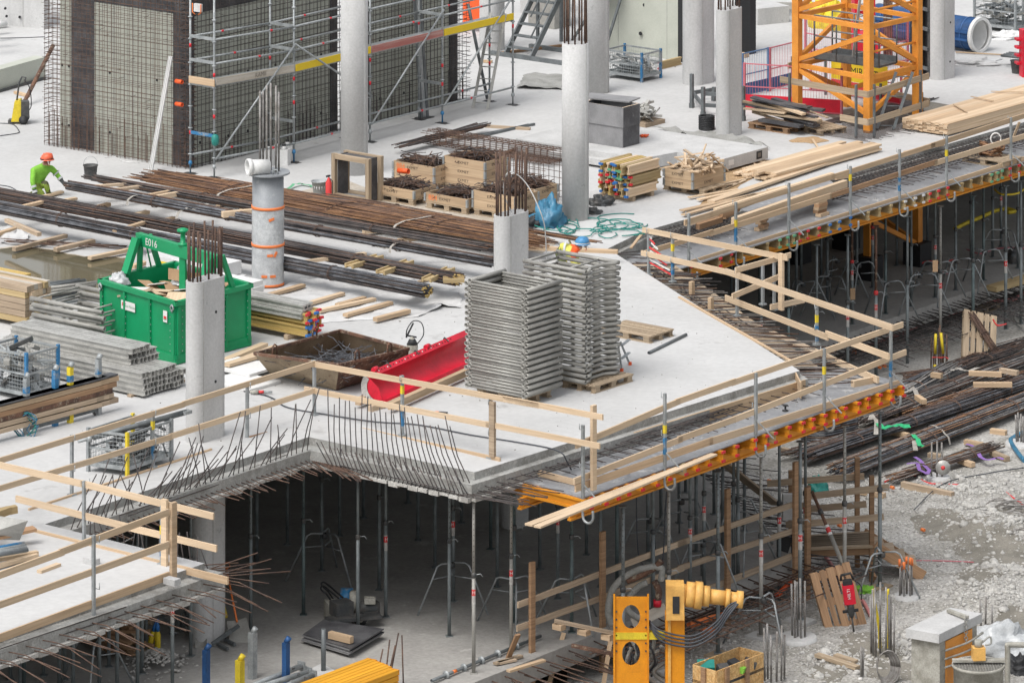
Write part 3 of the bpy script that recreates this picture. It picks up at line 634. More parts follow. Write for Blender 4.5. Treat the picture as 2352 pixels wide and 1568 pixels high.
# ---- stacked scaffold frames
def frame_proto(kind, lab, group):
    r = thing('stacked_scaffold', lab, 'scaffold frame', V(0, 0, 0), group); L = 1.06 if kind == 1 else 1.5; w = 1.36 if kind == 1 else 1.02; rad = .043 if kind == 1 else .041
    for s in (0, w): MB().pipe(V(0, s, 0), V(L, s, 0), rad, 10, .008).build('leg', M['galvanised_dull'], r)
    if kind == 1:
        for xx in (.03, L - .12): MB().tube(V(xx, .04, -.005), V(xx, w - .04, -.005), .027, 8).build('rung', M['galvanised_dull'], r)
    else:
        MB().tube(V(.03, .03, 0), V(.03, w - .03, 0), .024, 8).build('rung', M['galvanised_dull'], r)
        MB().path([V(L - .02, .03, 0), V(L - .02, .12, 0), V(L - .14, .30, 0), V(L - .14, w - .30, 0), V(L - .02, w - .12, 0), V(L - .02, w, 0)], .036, 8).build('bent_bar', M['galvanised_dull'], r)
        MB().tube(V(L - .45, .03, 0), V(L - .45, w - .03, 0), .02, 8).build('rung', M['galvanised_dull'], r)
    return Proto(r)
g1, g2 = 'scaffold frames stacked flat by the slab edge', 'bent scaffold frames stacked flat on the pallet behind'
pr = frame_proto(1, 'frame', g1); fc = P(1209, 936)
for i in range(36):
    pr.put(fc - B * (.0 if i % 2 else .085) + Z * (.19 + i * .0565) + A * U(-.015, .015), RA + U(-.004, .004), f'grey ladder-like scaffold frame, {nth(i)} layer up in the stack by the slab edge', g1)
pr = frame_proto(2, 'frame', g2); fc2 = P(1346, 901)
for i in range(21):
    pr.put(fc2 - B * (1.5 + U(-.012, .012)) + Z * (.185 + i * .104) + A * (.02 if i % 2 else .0), RB + U(-.006, .006), f'grey scaffold frame with bent end bar, {nth(i)} layer up in the rear stack', g2)
pallet(fc - B * .72 + A * .53, RB, 'pallet beneath the stack of ladder frames by the slab edge')
pallet(fc2 - B * .55 + A * .55, RB, 'pallet beneath the stack of bent frames')
pallet(fc2 - B * .2 + A * .62, RA, 'pallet jutting out beside the stack of bent frames')
pallet(P(1465, 770) + Z * 0, RB, 'empty pallet lying alone on the white slab near the grey pipe')
# yellow and coloured paint dabs on the legs
# ---- green skip
d0, d1, d2 = P(404, 838), P(231, 783), P(575, 794); bl = (d1 - d0).length; al = (d2 - d0).length; eb = (d1 - d0) / bl; ea = (d2 - d0) / al; hh = 1.22
sk = thing('waste_skip', 'bright green steel waste skip full of cardboard, with a lifting frame', 'skip', d0)
gp_ = M['green_paint']
def skw(p, q, n, name):
    d = (q - p).normalized(); L = (q - p).length; mb = MB(); mb._box((p + q) / 2 + Z * (hh / 2 + .04) - n * .03, d, Z.cross(d), Z, (L, .05, hh - .12)); w = mb.build(name, gp_, sk)
    MB()._box((p + q) / 2 + Z * (hh - .04) , d, Z.cross(d), Z, (L + .08, .09, .09)).build('rim', gp_, w); MB()._box((p + q) / 2 + Z * .1, d, Z.cross(d), Z, (L + .02, .05, .17)).build('skirt', gp_, w)
    k = 3
    for i in range(k + 1):
        e = p + d * (L * i / k) + n * .012; e += d * (.06 if i == 0 else -.06 if i == k else 0)
        mb = MB(); mb._box(e + Z * (hh / 2), d, Z.cross(d), Z, (.075 if i in (0, k) else .05, .05, hh - .2)); mb.build('stiffener', gp_, w)
        mb = MB()
        for j in range(7):
            for s in ((-.045,) if i else (.0,)): mb.lathe(e + d * (s + (.09 if i == 0 else 0)) + n * .012 + Z * (.25 + j * .13), [(.011, 0), (.008, .012)], 6, Matrix((d, Z, n)).transposed())
        mb.build('bolt_heads', M['galvanised'], w, kind='stuff')
    return w
n0 = -ea; wf = skw(d0, d1, (n0 - eb * n0.dot(eb)).normalized(), 'front_wall'); nn = -eb; wr = skw(d0, d2, (nn - ea * nn.dot(ea)).normalized(), 'side_wall')
d3 = d1 + d2 - d0; skw(d1, d3, -(nn - ea * nn.dot(ea)).normalized(), 'side_wall'); skw(d2, d3, -(n0 - eb * n0.dot(eb)).normalized(), 'rear_wall')
MB().hprism([d0, d2, d3, d1], .05, .1).build('floor_plate', gp_, sk)
MB().beam(d0 + ea * .9 - eb * .03 + Z * .25, d0 + ea * 1.3 - eb * .03 + Z * (hh - .1), .05, .02).build('diagonal_rib', gp_, sk)
for e, s in ((d1 + ea * 1.15 + Z * hh, 1), (d0 + ea * 1.15 + Z * hh, -1)):
    for k, (x0, x1) in enumerate(((-.22, -.5), (-.1, -.12), (.14, .42))):
        MB().beam(e + ea * x0 + Z * .66 - eb * .05 * s, e + ea * x1 - eb * .03 * s, .10, .07 if k else .16, B).build('frame_leg', gp_, sk)
    for x0, x1 in ((-.17, -.45), (.02, .2)): MB().tube(e + ea * x0 + Z * .6 - eb * .05 * s, e + ea * x1 + Z * .02 - eb * .03 * s, .018, 6).build('tie_rod', gp_, sk)
e0, e1 = d1 + ea * 1.1 + Z * (hh + .6), d0 + ea * 1.1 + Z * (hh + .6)
xb = MB().beam(e0 + eb * .1, e1 - eb * .1, .12, .24).build('cross_beam', gp_, sk); lettering('E016', .2, e0.lerp(e1, .17) - ea * .068 + Z * .0, -eb, xb, 'paper')
mb = MB(); mb.lathe(e0.lerp(e1, .56) + Z * .12, [(.10, 0), (.10, .04), (.05, .05), (.05, .26), (.12, .27), (.12, .31), (.03, .34)], 14); mb.build('lifting_pin', gp_, sk)
MB().beam(e0.lerp(e1, .56) - Z * .1, e0.lerp(e1, .56) - Z * .85, .16, .05, A).build('centre_post', gp_, sk)
for p_, nrm in ((d0, -1), (d1, 1), (d2, -1)):
    q = p_ + Z * (hh - .12) - ea * .06 + eb * .06 * (1 if nrm < 0 else -1); MB().path([q + Z * .06, q - eb * .05, q - Z * .08, q + eb * .05, q + Z * .06], .018, 6).build('shackle', M['galvanised'], sk)
s0 = d0.lerp(d1, .62) - ea * .02 + Z * .86; pl = MB()._box(s0, -eb, ea, Z, (.46, .006, .17)).build('name_plate', M['paper'], sk); lettering('Green Marine', .07, s0 - ea * .006 + Z * -.005 - eb * .03, -eb, pl, 'green_plastic')
for k in range(4): MB()._box(s0 + eb * (.18 - .035 * (k % 2)) - ea * .005 + Z * (.03 - .035 * (k // 2)), -eb, ea, Z, (.028, .004, .028)).build('logo_square', M['tape_red'], pl)
s1 = d0.lerp(d1, .13) - ea * .02 + Z * .88; pl = MB()._box(s1, -eb, ea, Z, (.13, .006, .22)).build('warning_plate', M['paper'], sk); MB()._box(s1 - ea * .005 - Z * .02, -eb, ea, Z, (.09, .004, .05)).build('warning_sign', M['tape_red'], pl); MB()._box(s1 - ea * .005 - Z * .055, -eb, ea, Z, (.09, .004, .02)).build('warning_sign', M['green_plastic'], pl)
cen = (d0 + d3) / 2
for i in range(26):                                    # cardboard and scrap in the skip, each piece loose
    q = cen + ea * U(-.85, .75) + eb * U(-.65, .65) + Z * (hh - .18 + U(-.1, .06)); mt = random.choice(['cardboard', 'cardboard', 'old_timber', 'fresh_pine', 'paper'])
    sz = (U(.3, .8), U(.15, .45), .012) if mt != 'old_timber' else (U(.5, 1.1), .1, .03); nm = {'cardboard': 'cardboard_sheet', 'paper': 'paper_sheet'}.get(mt, 'scrap_board')
    m3 = Matrix.Rotation(U(0, 3), 3, 'Z') @ Matrix.Rotation(U(-.3, .3), 3, 'X') @ Matrix.Rotation(U(-.3, .3), 3, 'Y')
    tag(MB().box(q, sz, m=m3).build(nm, M[mt]), f'loose {"brown cardboard" if mt == "cardboard" else "white paper" if mt == "paper" else "wooden"} scrap tipped into the green skip', 'scrap', 'scrap lying in the green skip: ' + nm)
r = thing('cardboard_box', 'open brown cardboard box on top of the scrap in the green skip', 'box', cen + Z * hh)
for (o, s, t) in ((V(0, 0, .1), (.5, .02, .22), .1), (V(.27, -.12, .08), (.42, .02, .2), .5)): MB().box(cen + Z * hh + o + A * .1, s, RB + t).build('panel', M['cardboard'], r)
def crumple(c, sx, sy, sz, seed, k=.35, nu=26, nv=14):
    def f(u, v):
        a, b = u * 2 * math.pi, v * math.pi / 2; q = V(math.cos(a) * math.cos(b), math.sin(a) * math.cos(b), math.sin(b)); s = 1 + k * (noise.noise(q * 2.1 + V(seed, 0, 0)) + .6 * noise.noise(q * 5 + V(seed, 7, 0)))
        return c + V(q.x * sx * s, q.y * sy * s, q.z * sz * s)
    return MB().grid(f, nu, nv)
tag(crumple(cen + Z * (hh - .1) + A * .35 - B * .1, .26, .26, .32, 3).build('plastic_bag', M['clear_wrap']), 'crumpled clear plastic bag on the scrap in the green skip', 'bag')
tag(crumple(d1 + ea * .3 - eb * .25 + Z * (hh - .1), .2, .2, .22, 8).build('plastic_bag', M['clear_wrap']), 'small white plastic bag at the rim corner of the skip', 'bag')
# ---- insulation sheets behind the skip
q = P(535, 745); r = thing('foam_board_stack', 'stack of white foam insulation boards behind the green skip', 'foam boards', q)
for i in range(7): MB()._box(q - B * 1.1 + A * .45 + Z * (.02 + .1 * i + .05) + B * U(-.03, .03), B, -A, Z, (2.2, .95, .095)).build('foam_board', M['foam_white'], r)
q = P(420, 690) ; r = thing('wrapped_boards', 'white wrapped insulation packs with yellow print behind the skip frame', 'foam boards', P(470, 700))
for i in range(3): MB()._box(P(470, 690) + Z * (.15 + .28 * i) - B * .15 * i, B, -A, Z, (1.9, .8, .26)).build('pack', M['sheet_white'], r)
MB()._box(P(470, 690) + Z * .72 - B * .3 - A * .402, B, -A, Z, (1.2, .006, .07)).build('print_band', M['banner_yellow'], r)
# ---- timber I-beam stacks
def beam_stack(c, d, nx, nz, L, mt, lab, caps=(), wz=.2, jit=.06, name='beam_stack', width=.085):
    w = Z.cross(d); r = thing(name, lab, 'beam stack', c)
    for k in range(nz):
        for i in range(nx - (k % 2)):
            s = c + w * ((i + .5 * (k % 2)) * width * 1.35) + Z * (.12 + wz * .62 * k + wz / 2) + d * U(-jit, jit); g = MB(); hbeam(g, s, s + d * L * U(.94, 1.0), wz, width)
            o = g.build('beam', M[random.choice(mt)], r)
            if caps:
                cc = random.choice(caps)
                if cc:
                    for sg in (-1, 1): MB().box(s + Z * (wz / 2 - .02) * sg - d * .004, (.05, width + .012, .046), math.atan2(d.y, d.x)).build('end_cap', M[cc], o)
    for f in (.2, .8): MB().block(c + d * L * f + w * nx * width * .65 + Z * .0, (.1, nx * width * 1.35, .1), math.atan2(d.y, d.x)).build('bearer', M['old_timber'], r)
    return r
beam_stack(P(1441, 466), A, 8, 5, 1.15, ['beam_old', 'beam_old', 'beam_yellow', 'fresh_pine'], 'short timber beams with coloured ends heaped beyond the tall column', ['', '', 'red_plastic', 'blue_plastic', '', 'green_plastic'], jit=.12)
beam_stack(P(738, 776), -B, 5, 3, 2.2, ['beam_yellow'], 'yellow timber beams with red and blue ends by the rusty skip', ['red_plastic', 'red_plastic', 'blue_plastic'], jit=.08)
q = P(738, 776) - A * .5; r = thing('aluminium_beam_stack', 'aluminium beams lying on yellow timber beams near the rusty skip', 'beam stack', q)
for k in range(6):
    s = q + A * (.13 * (k % 3) + .05 * (k // 3)) + Z * (.52 + .14 * (k // 3)) - B * U(0, .15); g = MB(); hbeam(g, s, s - B * 1.9, .13, .11); g.build('beam', M['aluminium'], r)
# pallet-like pile of square timbers at the image edge
q = P(66, 755); r = thing('timber_stack', 'stack of pale square timbers beside the grey tube frames', 'timber stack', q)
for k in range(6):
    for i in range(6): MB().beam(q + A * .0 - B * (.0) + A * (.12 * i) + Z * (.16 + .125 * k) + B * U(-.05, .03), q + A * .12 * i + Z * (.16 + .125 * k) - B * 1.5, .11, .115).build('timber', M[random.choice(['beam_old', 'old_timber', 'fresh_pine', 'bleached_board'])], r)
q = P(36, 700); r = thing('timber_stack', 'few yellow timbers on top beyond the pale square timbers', 'timber stack', q)
for i in range(4): MB().beam(q + A * .13 * i + Z * .5, q + A * .13 * i + Z * .5 - B * 1.2, .11, .12).build('timber', M['beam_yellow'], r)
# ---- grey scaffold tubes stack, loose tubes
r0p = P(232, 812); g3 = 'scaffold frames stacked by the skip'
prf = thing('stacked_scaffold', 'f', 'scaffold frame', V(0, 0, 0), g3)
for s in (0, 1.3): MB().pipe(V(0, s, 0), V(1.95, s, 0), .045, 10, .008).build('leg', M['galvanised_dull'], prf)
for xx in (.1, 1.6): MB().tube(V(xx, 0, 0), V(xx, 1.3, 0), .02, 8).build('rung', M['galvanised_dull'], prf)
prf = Proto(prf)
for i in range(8): prf.put(r0p - B * (1.85 + (.1 if i % 2 else 0)) + A * .05 * (i % 2) + Z * (.1 + .098 * i), RB, f'grey scaffold frame, {nth(i)} from the bottom of the low stack touching the skip', g3)
r = thing('tube_heap', 'fan of loose grey scaffold tubes on the slab by the puddle', 'tubes', P(120, 670))
for i in range(26):
    a = P(52 + U(0, 70), 700 + U(-10, 22)) + Z * U(.1, .4); MB().tube(a, a + (A * U(.75, 1.0) + X * U(.3, .75)).normalized() * U(.8, 1.25), .024, 6).build('tube', M[random.choice(['galvanised', 'grey_steel', 'galvanised_dull'])], r)
# ---- aluminium plank stack
q = P(336, 914) + A * .25; r = thing('deck_plank_stack', 'tall stack of grey aluminium decking profiles below the green skip', 'plank stack', q)
def prof(mbx, a, b):
    d = (b - a).normalized(); w = Z.cross(d); 
    for s in (-.048, .048):
        mbx.beam(a + w * s, b + w * s, .014, .08)
        for z in (-.044, .044): mbx.beam(a + w * s + Z * z, b + w * s + Z * z, .08, .012)
for k, (n_, off, z0) in enumerate(((6, 0, .1), (6, .02, .205), (6, .0, .31), (5, .03, .415), (4, .62, .52), (4, .66, .625), (3, .62, .73))):
    for i in range(n_):
        sh = .205 * (i + (0 if k < 4 else 1)) ; a = q + A * (sh - .25 + (.1 if k > 3 else 0)) - B * (off + U(-.04, .04)) + Z * z0
        mb = MB(); prof(mb, a, a - B * (4.1 if k < 4 else 3.2) * U(.97, 1)); mb.build('plank', M['aluminium'], r)
for f in (.3, 3.2): MB().block(q + A * .35 - B * f, (1.5, .1, .045), RA).build('bearer', M['old_timber'], r)
# ---- wire baskets and stillages
def basket(c, w, l, h, lab, posts='blue_steel', fill=None, rot=(B, A), mesh=.07):
    u, v = rot; r = thing('wire_basket', lab, 'basket', c); cs = [c, c + u * w, c + u * w + v * l, c + v * l]
    for i, p in enumerate(cs): MB().block(p, (.055, .055, h), RB).build('post', M[posts if i % 2 == 0 or posts == 'blue_steel' else 'galvanised'], r)
    MB().hprism(cs, .12, .14).build('floor_plate', M['galvanised'], r)
    for i in range(4):
        a, b = cs[i], cs[(i + 1) % 4]; a = Vector(a); d = (b - a).normalized(); L = (b - a).length
        MB().beam(a + Z * .14, b + Z * .14, .04, .07).build('bottom_rail', M['galvanised'], r); MB().beam(a + Z * (h - .05), b + Z * (h - .05), .03, .04).build('top_rail', M['galvanised'], r)
        MB().beam(a + Z * (h * .55), b + Z * (h * .55), .025, .035).build('middle_rail', M['galvanised'], r)
        mb = MB(); k = int(L / mesh)
        for j in range(1, k): mb.tube(a + d * (L * j / k) + Z * .17, a + d * (L * j / k) + Z * (h - .07), .0045, 3, False)
        for j in range(1, int((h - .2) / mesh)): mb.tube(a + Z * (.17 + j * mesh), b + Z * (.17 + j * mesh), .0045, 3, False)
        mb.build('wire_mesh', M['galvanised'], r, kind='stuff')
    return r
def junk(c, u, v, n, z0, z1, mts, lab, ln=(.25, .6), rad=.02, name='steel_parts', boxy=.5):
    mb = MB(); mbs = {}
    for i in range(n):
        mt = random.choice(mts); g = mbs.setdefault(mt, MB()); p = c + u * U(-.5, .5) + v * U(-.5, .5) + Z * U(z0, z1); d = (u * U(-1, 1) + v * U(-1, 1) + Z * U(-.3, .3)).normalized(); L = U(*ln)
        if random.random() < boxy: g.beam(p - d * L / 2, p + d * L / 2, rad * U(2, 4), rad * U(1, 3))
        else: g.tube(p - d * L / 2, p + d * L / 2, rad * U(.6, 1), 6)
    for mt, g in mbs.items(): tag(g.build(name, M[mt]), lab + f' ({mt.replace("_", " ")})' if len(mbs) > 9 else lab, 'scrap', lab, 'stuff')
b0 = at(0, 2, 655, 1052)
b0 = at(0, 2, 870, 1070); b1 = at(0, 2, 1200, 960); bu = at(0, 2, 655, 1040)
basket(b0, .8, 1.2, .78, 'wire basket with yellow corner post behind the rail, under a long grey tube', 'yellow_paint', rot=((bu - b0).normalized(), (b1 - b0).normalized()))
cb = (bu + b1) / 2; junk(cb, (bu - b0) * .8, (b1 - b0) * .9, 46, .17, .62, ['dark_steel', 'black_rubber', 'galvanised', 'dark_steel'], 'dark steel fittings heaped in the basket with the yellow post', (.2, .5), .022)
r = thing('long_tube', 'long grey steel tube with a jack end resting over the basket', 'tube', at(0, 2, 640, 790) + Z * .8)
ta, tb_ = onz(215, 1004, b0.y + .3), onz(428, 946, b1.y + .1); MB().tube(ta, tb_, .05, 12).build('tube', M['grey_steel'], r); MB().tube(ta - (tb_ - ta).normalized() * .3, ta, .03, 10).build('spindle', M['galvanised'], r); MB().box(tb_ + Z * .0, (.18, .12, .06), RA).build('fork_head', M['galvanised'], r)
MB().lathe(ta - (tb_ - ta).normalized() * .08, [(.06, -.04), (.06, .04)], 12, Matrix.Rotation(R(90), 3, 'Y')).build('nut', M['galvanised'], r)
bq = at(0, 2, 180, 560); basket(bq, 1.1, .85, .92, 'wire basket of steel parts beside the rack of planks', 'blue_steel', rot=(-B, A)); junk(bq - B * .55 + A * .42, B * .9, A * .7, 60, .17, .85, ['galvanised', 'dark_steel', 'galvanised_dull'], 'grey steel fittings heaped in the basket beside the plank rack', (.2, .5), .03)
bq = P(1474, 190) ; basket(bq, 1.15, .8, .75, 'wire mesh basket standing before the pale formwork wall', 'blue_steel', rot=(-B, A)); junk(bq - B * .5 + A * .4, B * .9, A * .6, 40, .17, .55, ['galvanised', 'aluminium', 'grey_steel'], 'grey clamps heaped in the basket before the formwork wall', (.2, .6), .025)
# ---- rack of formwork planks at the edge of the picture
q = at(0, 2, 480, 700); r = thing('plank_rack', 'steel rack holding dark plywood and worn timber planks', 'rack', q)
for px, py in ((65, 0), (165, 1)):
    pass
for e, mt in ((q, 'yellow_paint'), (at(0, 2, 180, 780), 'galvanised'), (q + A * .75, 'galvanised'), (at(0, 2, 180, 780) + A * .75, 'blue_steel')):
    o = MB().block(e, (.09, .09, 1.02), RB).build('post', M[mt], r); MB().block(e + Z * .75, (.095, .095, .12), RB).build('blue_band', M['blue_steel'], o)
    MB().tube(e + Z * 1.02, e + Z * 1.1 + A * .06, .05, 8).build('lug', M['galvanised'], o)
pe = at(0, 2, 180, 780); MB().beam(pe + Z * .12, q + Z * .12, .06, .1).build('base_rail', M['grey_steel'], r); MB().beam(pe + Z * .12 + A * .75, q + Z * .12 + A * .75, .06, .1).build('base_rail', M['grey_steel'], r)
dd = (q - pe).normalized()
for k, (mt, z, n_) in enumerate((('old_timber', .2, 4), ('old_timber', .31, 4), ('rust_steel', .41, 4), ('brown_timber', .50, 4), ('pine', .60, 4), ('dark_plywood', .68, 3))):
    for i in range(n_): 
        a = pe - dd * 2.0 + A * (.1 + .62 * i / n_) + Z * z; MB().beam(a, q + dd * (.55 + U(-.08, .1)) + A * (.1 + .62 * i / n_) + Z * z, .6 / n_ * .97, .09 if k < 5 else .03).build('plank', M[mt], r)
for e, mt in ((at(0, 2, 410, 490), 'paper'),):
    c_ = thing('spray_can', 'white marking spray can with red cap on the plank rack', 'can', e + Z * .7); MB().lathe(pe.lerp(q, .72) + A * .3 + Z * .72, [(.035, 0), (.035, .2)], 12).build('can', M['paper'], c_); MB().lathe(pe.lerp(q, .72) + A * .3 + Z * .921, [(.034, 0), (.03, .05)], 12).build('cap', M['tape_red'], c_)
r = thing('rope_coil', 'turquoise rope coil hanging by a rack post', 'rope', at(0, 2, 170, 800))
for k in range(5): MB().path([pe - A * .09 + B * U(-.1, .1) + V(.16 * math.cos(a_) + .02 * k, -.05, .2 + .24 * math.sin(a_)) for a_ in [i * .45 for i in range(15)]], .010, 5).build('loop', M['hose_green' if k % 2 else 'tarp_blue'], r)
r = thing('steel_bar', 'dark flat steel bar leaning on the rack end', 'bar', at(0, 2, 650, 650)); MB().beam(at(0, 2, 650, 652), at(0, 2, 560, 620) + Z * .5, .03, .04).build('bar', M['dark_steel'], r)
# ---- rusty tipping trough
t0, t1, t2 = P(632, 853), P(795, 893), P(945, 836); ea2 = (t2 - t1).normalized(); eb2 = (t1 - t0).normalized()
w0, w1, w2 = at(0, 2, 1745, 238), at(0, 2, 2352, 350), P(940, 800)
r = thing('rusty_skip', 'rusty sloping tipping skip holding rebar offcuts', 'skip', t0)
T0, T1, T2, T3 = P(584, 812, .62), P(780, 838, .62), P(939, 801, .62), P(781, 759, .62)
b0_, b1_, b2_ = P(622, 858, .03), P(772, 894, .03), P(930, 848, .03); b3_ = b0_ + b2_ - b1_
def sheet(a, b, c, d, t=.012): 
    n = (b - a).cross(d - a).normalized(); mb = MB(); mb.prism([a, b, c, d], n * t); return mb
for (a, b, c, d, mt) in ((b0_, b1_, T1, T0, 'rust_tan'), (b1_, b2_, T2, T1, 'rust_steel'), (b2_, b3_, T3, T2, 'rust_tan'), (b3_, b0_, T0, T3, 'rust_tan'), (b0_ + Z * .02, b3_ + Z * .02, b2_ + Z * .02, b1_ + Z * .02, 'rust_steel')):
    sheet(a, b, c, d).build('side_plate', M[mt], r)
for (a, b) in ((T0, T1), (T1, T2), (T2, T3), (T3, T0)): MB().beam(a, b, .05, .05).build('rim', M['rust_steel'], r)
for e in (T0.lerp(T1, .2) + A * .1, T1.lerp(T2, .25), T1.lerp(T2, .72), T3.lerp(T0, .3)): MB().path([e - A * .06, e - A * .06 + Z * .16, e + Z * .2, e + A * .06 + Z * .16, e + A * .06], .018, 6).build('lifting_hook', M['rust_steel'], r)
cb = (T0 + T1 + T2 + T3) / 4; mb = MB()
for i in range(170):
    p = cb + A * U(-.55, .75) + B * U(-.55, .55); p.z = U(.22, .46); d = V(U(-1, 1), U(-1, 1), U(-.15, .2)).normalized(); mb.path([p, p + d * U(.2, .5), p + d * U(.5, .7) + V(U(-.1, .1), U(-.1, .1), U(-.05, .1))], .008, 4, False)
tag(mb.build('rebar_offcuts', M['blue_bar']), 'tangle of grey rebar offcuts lying in the rusty skip', 'offcuts', None, 'stuff')
r = thing('garden_sprayer', 'black pressure sprayer with looping hose standing behind the rusty skip', 'sprayer', P(947, 812)); q = P(947, 815)
MB().lathe(q, [(.10, 0), (.11, .05), (.11, .2), (.05, .3), (.03, .36)], 14).build('tank', M['drum_dirty'], r); MB().lathe(q + Z * .21, [(.112, 0), (.06, .10)], 14).build('collar', M['black_rubber'], r); MB().tube(q + Z * .36 - B * .1, q + Z * .36 + B * .1, .018, 6).build('pump_handle', M['black_rubber'], r)
MB().wire([q + Z * .22 + X * .1, q + X * .22 + Z * .4, q + X * .18 + Z * .62, q + X * .02 + Z * .66, q - X * .1 + Z * .5, q - X * .12 + Z * .34], .011, 6).build('hose', M['black_rubber'], r); MB().tube(q - X * .12 + Z * .34, q + X * .02 + Z * .62, .018, 6).build('lance', M['black_rubber'], r)
# ---- red half-round column form resting on timbers
fa, fb_ = P(882, 938), P(1104, 838); d = (fb_ - fa).normalized(); w = Z.cross(d); r = thing('half_round_form', 'bright red half-round steel column form lying open on timber', 'column form', fa)
L, zc = 3.8, .37
def arc(u, v, rr=.25): th = R(-112 + 150 * v); return fa + w * (.12 + rr * math.cos(th)) + d * (u * L) + Z * (zc + rr * math.sin(th))
MB().grid(arc, 8, 16).build('shell', M['red_paint'], r); MB().grid(lambda u, v: arc(u, v, .263), 8, 16).build('shell_back', M['red_paint'], r)
for v_ in (0, 1):
    th = R(-112 + 150 * v_); ra = w * math.cos(th) + Z * math.sin(th); e = arc(0, v_, .25); tn = d.cross(ra)
    MB()._box(e + ra * .06 + d * L / 2, d, ra, tn, (L, .12, .016)).build('flange', M['red_paint'], r)
    for k in range(29 if v_ else 0): MB().lathe(e + ra * (.065) + tn * .009 * (1 if tn.dot(B) > 0 else -1) + d * (.1 + k * .11), [(.016, -.004), (.016, .004)], 8, Matrix((d, ra, tn)).transposed()).build('bolt_hole', M['ink' if k % 3 else 'paper'], r)
    if v_:
        for f in (.22, .5, .8): MB()._box(e + ra * .09 + d * L * f, d, ra, tn, (.02, .12, .05)).build('rib', M['dark_steel'], r)
        for f in (.1, .62): MB().tube(e + ra * .12 + d * (L * f - .07), e + ra * .12 + d * (L * f + .07), .05, 10).build('hinge_pin', M['red_paint'], r)
MB().grid(lambda u, v: arc(-.004 - .012 * u, v, .24 + .10 * u), 3, 16).build('end_ring', M['pale_rubble'], r)
for k in range(5): MB().prism([arc(.0, .0 + .2 * k, .0), arc(.0, .2 * k, .24), arc(.0, .2 * k + .2, .24)], d * .01).build('end_plate', M['red_paint'], r)
for k, (s, z) in enumerate(((-.28, .13), (.42, .13))):
    tag(MB().beam(fa + w * (s) - d * .25 + Z * z, fa + w * (s) + d * 2.7 + Z * z, .11, .13).build('timber_bearer', M['pine']), f'long timber under the red column form, the {"one towards the slab edge" if k == 0 else "one towards the rusty skip"}', 'timber')
tag(MB().beam(P(850, 945) + Z * .05, P(850, 945) + A * .9 + Z * .05, .1, .1).build('timber_block', M['old_timber']), 'short cross timber at the low end of the red form', 'timber')
# ---- slab odds and ends
r = thing('step_ladder', 'small aluminium step ladder with orange feet behind the bent frames', 'ladder', P(1437, 845))
for (a, b) in (((1428, 853), (1420, 790)), ((1447, 838), (1425, 785))):
    e = P(*a); MB().beam(e, V(e.x + (b[0] - a[0]) / 118, e.y, (a[1] - b[1]) / 118), .04, .025, Yv).build('stile', M['galvanised'], r); MB().block(e - Z * .0, (.05, .05, .06), RA).build('foot', M['orange_panel'], r)
for z in (.25, .5): MB().beam(P(1428, 853) + Z * z, P(1445, 839) + Z * z, .06, .02).build('tread', M['galvanised'], r)
r = thing('grey_pipe', 'thin grey plastic pipe lying alone on the white slab', 'pipe', P(1530, 790)); MB().pipe(P(1490, 810, .03), P(1576, 768, .03), .03, 10).build('pipe', M['grey_steel'], r)
# slab cable
r = thing('cable', 'black cable trailing across the slab behind the rebar hooks', 'cable', P(900, 960)); cps = [(560, 898), (600, 905), (628, 915), (660, 935), (740, 950), (860, 968), (960, 975), (1080, 998), (1170, 1012), (1255, 1027), (1290, 1040)]
MB().wire([P(x, y, .02) for x, y in cps] + [P(1300, 1055, -.1), P(1312, 1078, -.33)], .013, 6).build('cable', M['cable_black'], r)
r = thing('plug_connector', 'red and grey cable plug lying on the slab near the rail post', 'plug', P(605, 898)); q = P(606, 900, .05); MB().tube(q - X * .1, q, .03, 10).build('plug', M['tape_red'], r); MB().tube(q - X * .26, q - X * .1, .03, 10, r2=.045).build('hood', M['drum_dirty'], r); MB().tube(q, q + X * .16, .028, 10, r2=.02).build('collar', M['galvanised'], r)
r = thing('hand_tool', 'small orange-handled pliers dropped on the slab', 'tool', P(1008, 944)); q = P(1008, 946, .02); MB().tube(q - X * .1, q, .02, 6).build('grip', M['tape_orange'], r); MB().beam(q, q + X * .16 - Yv * .05, .05, .02).build('jaws', M['black_rubber'], r)
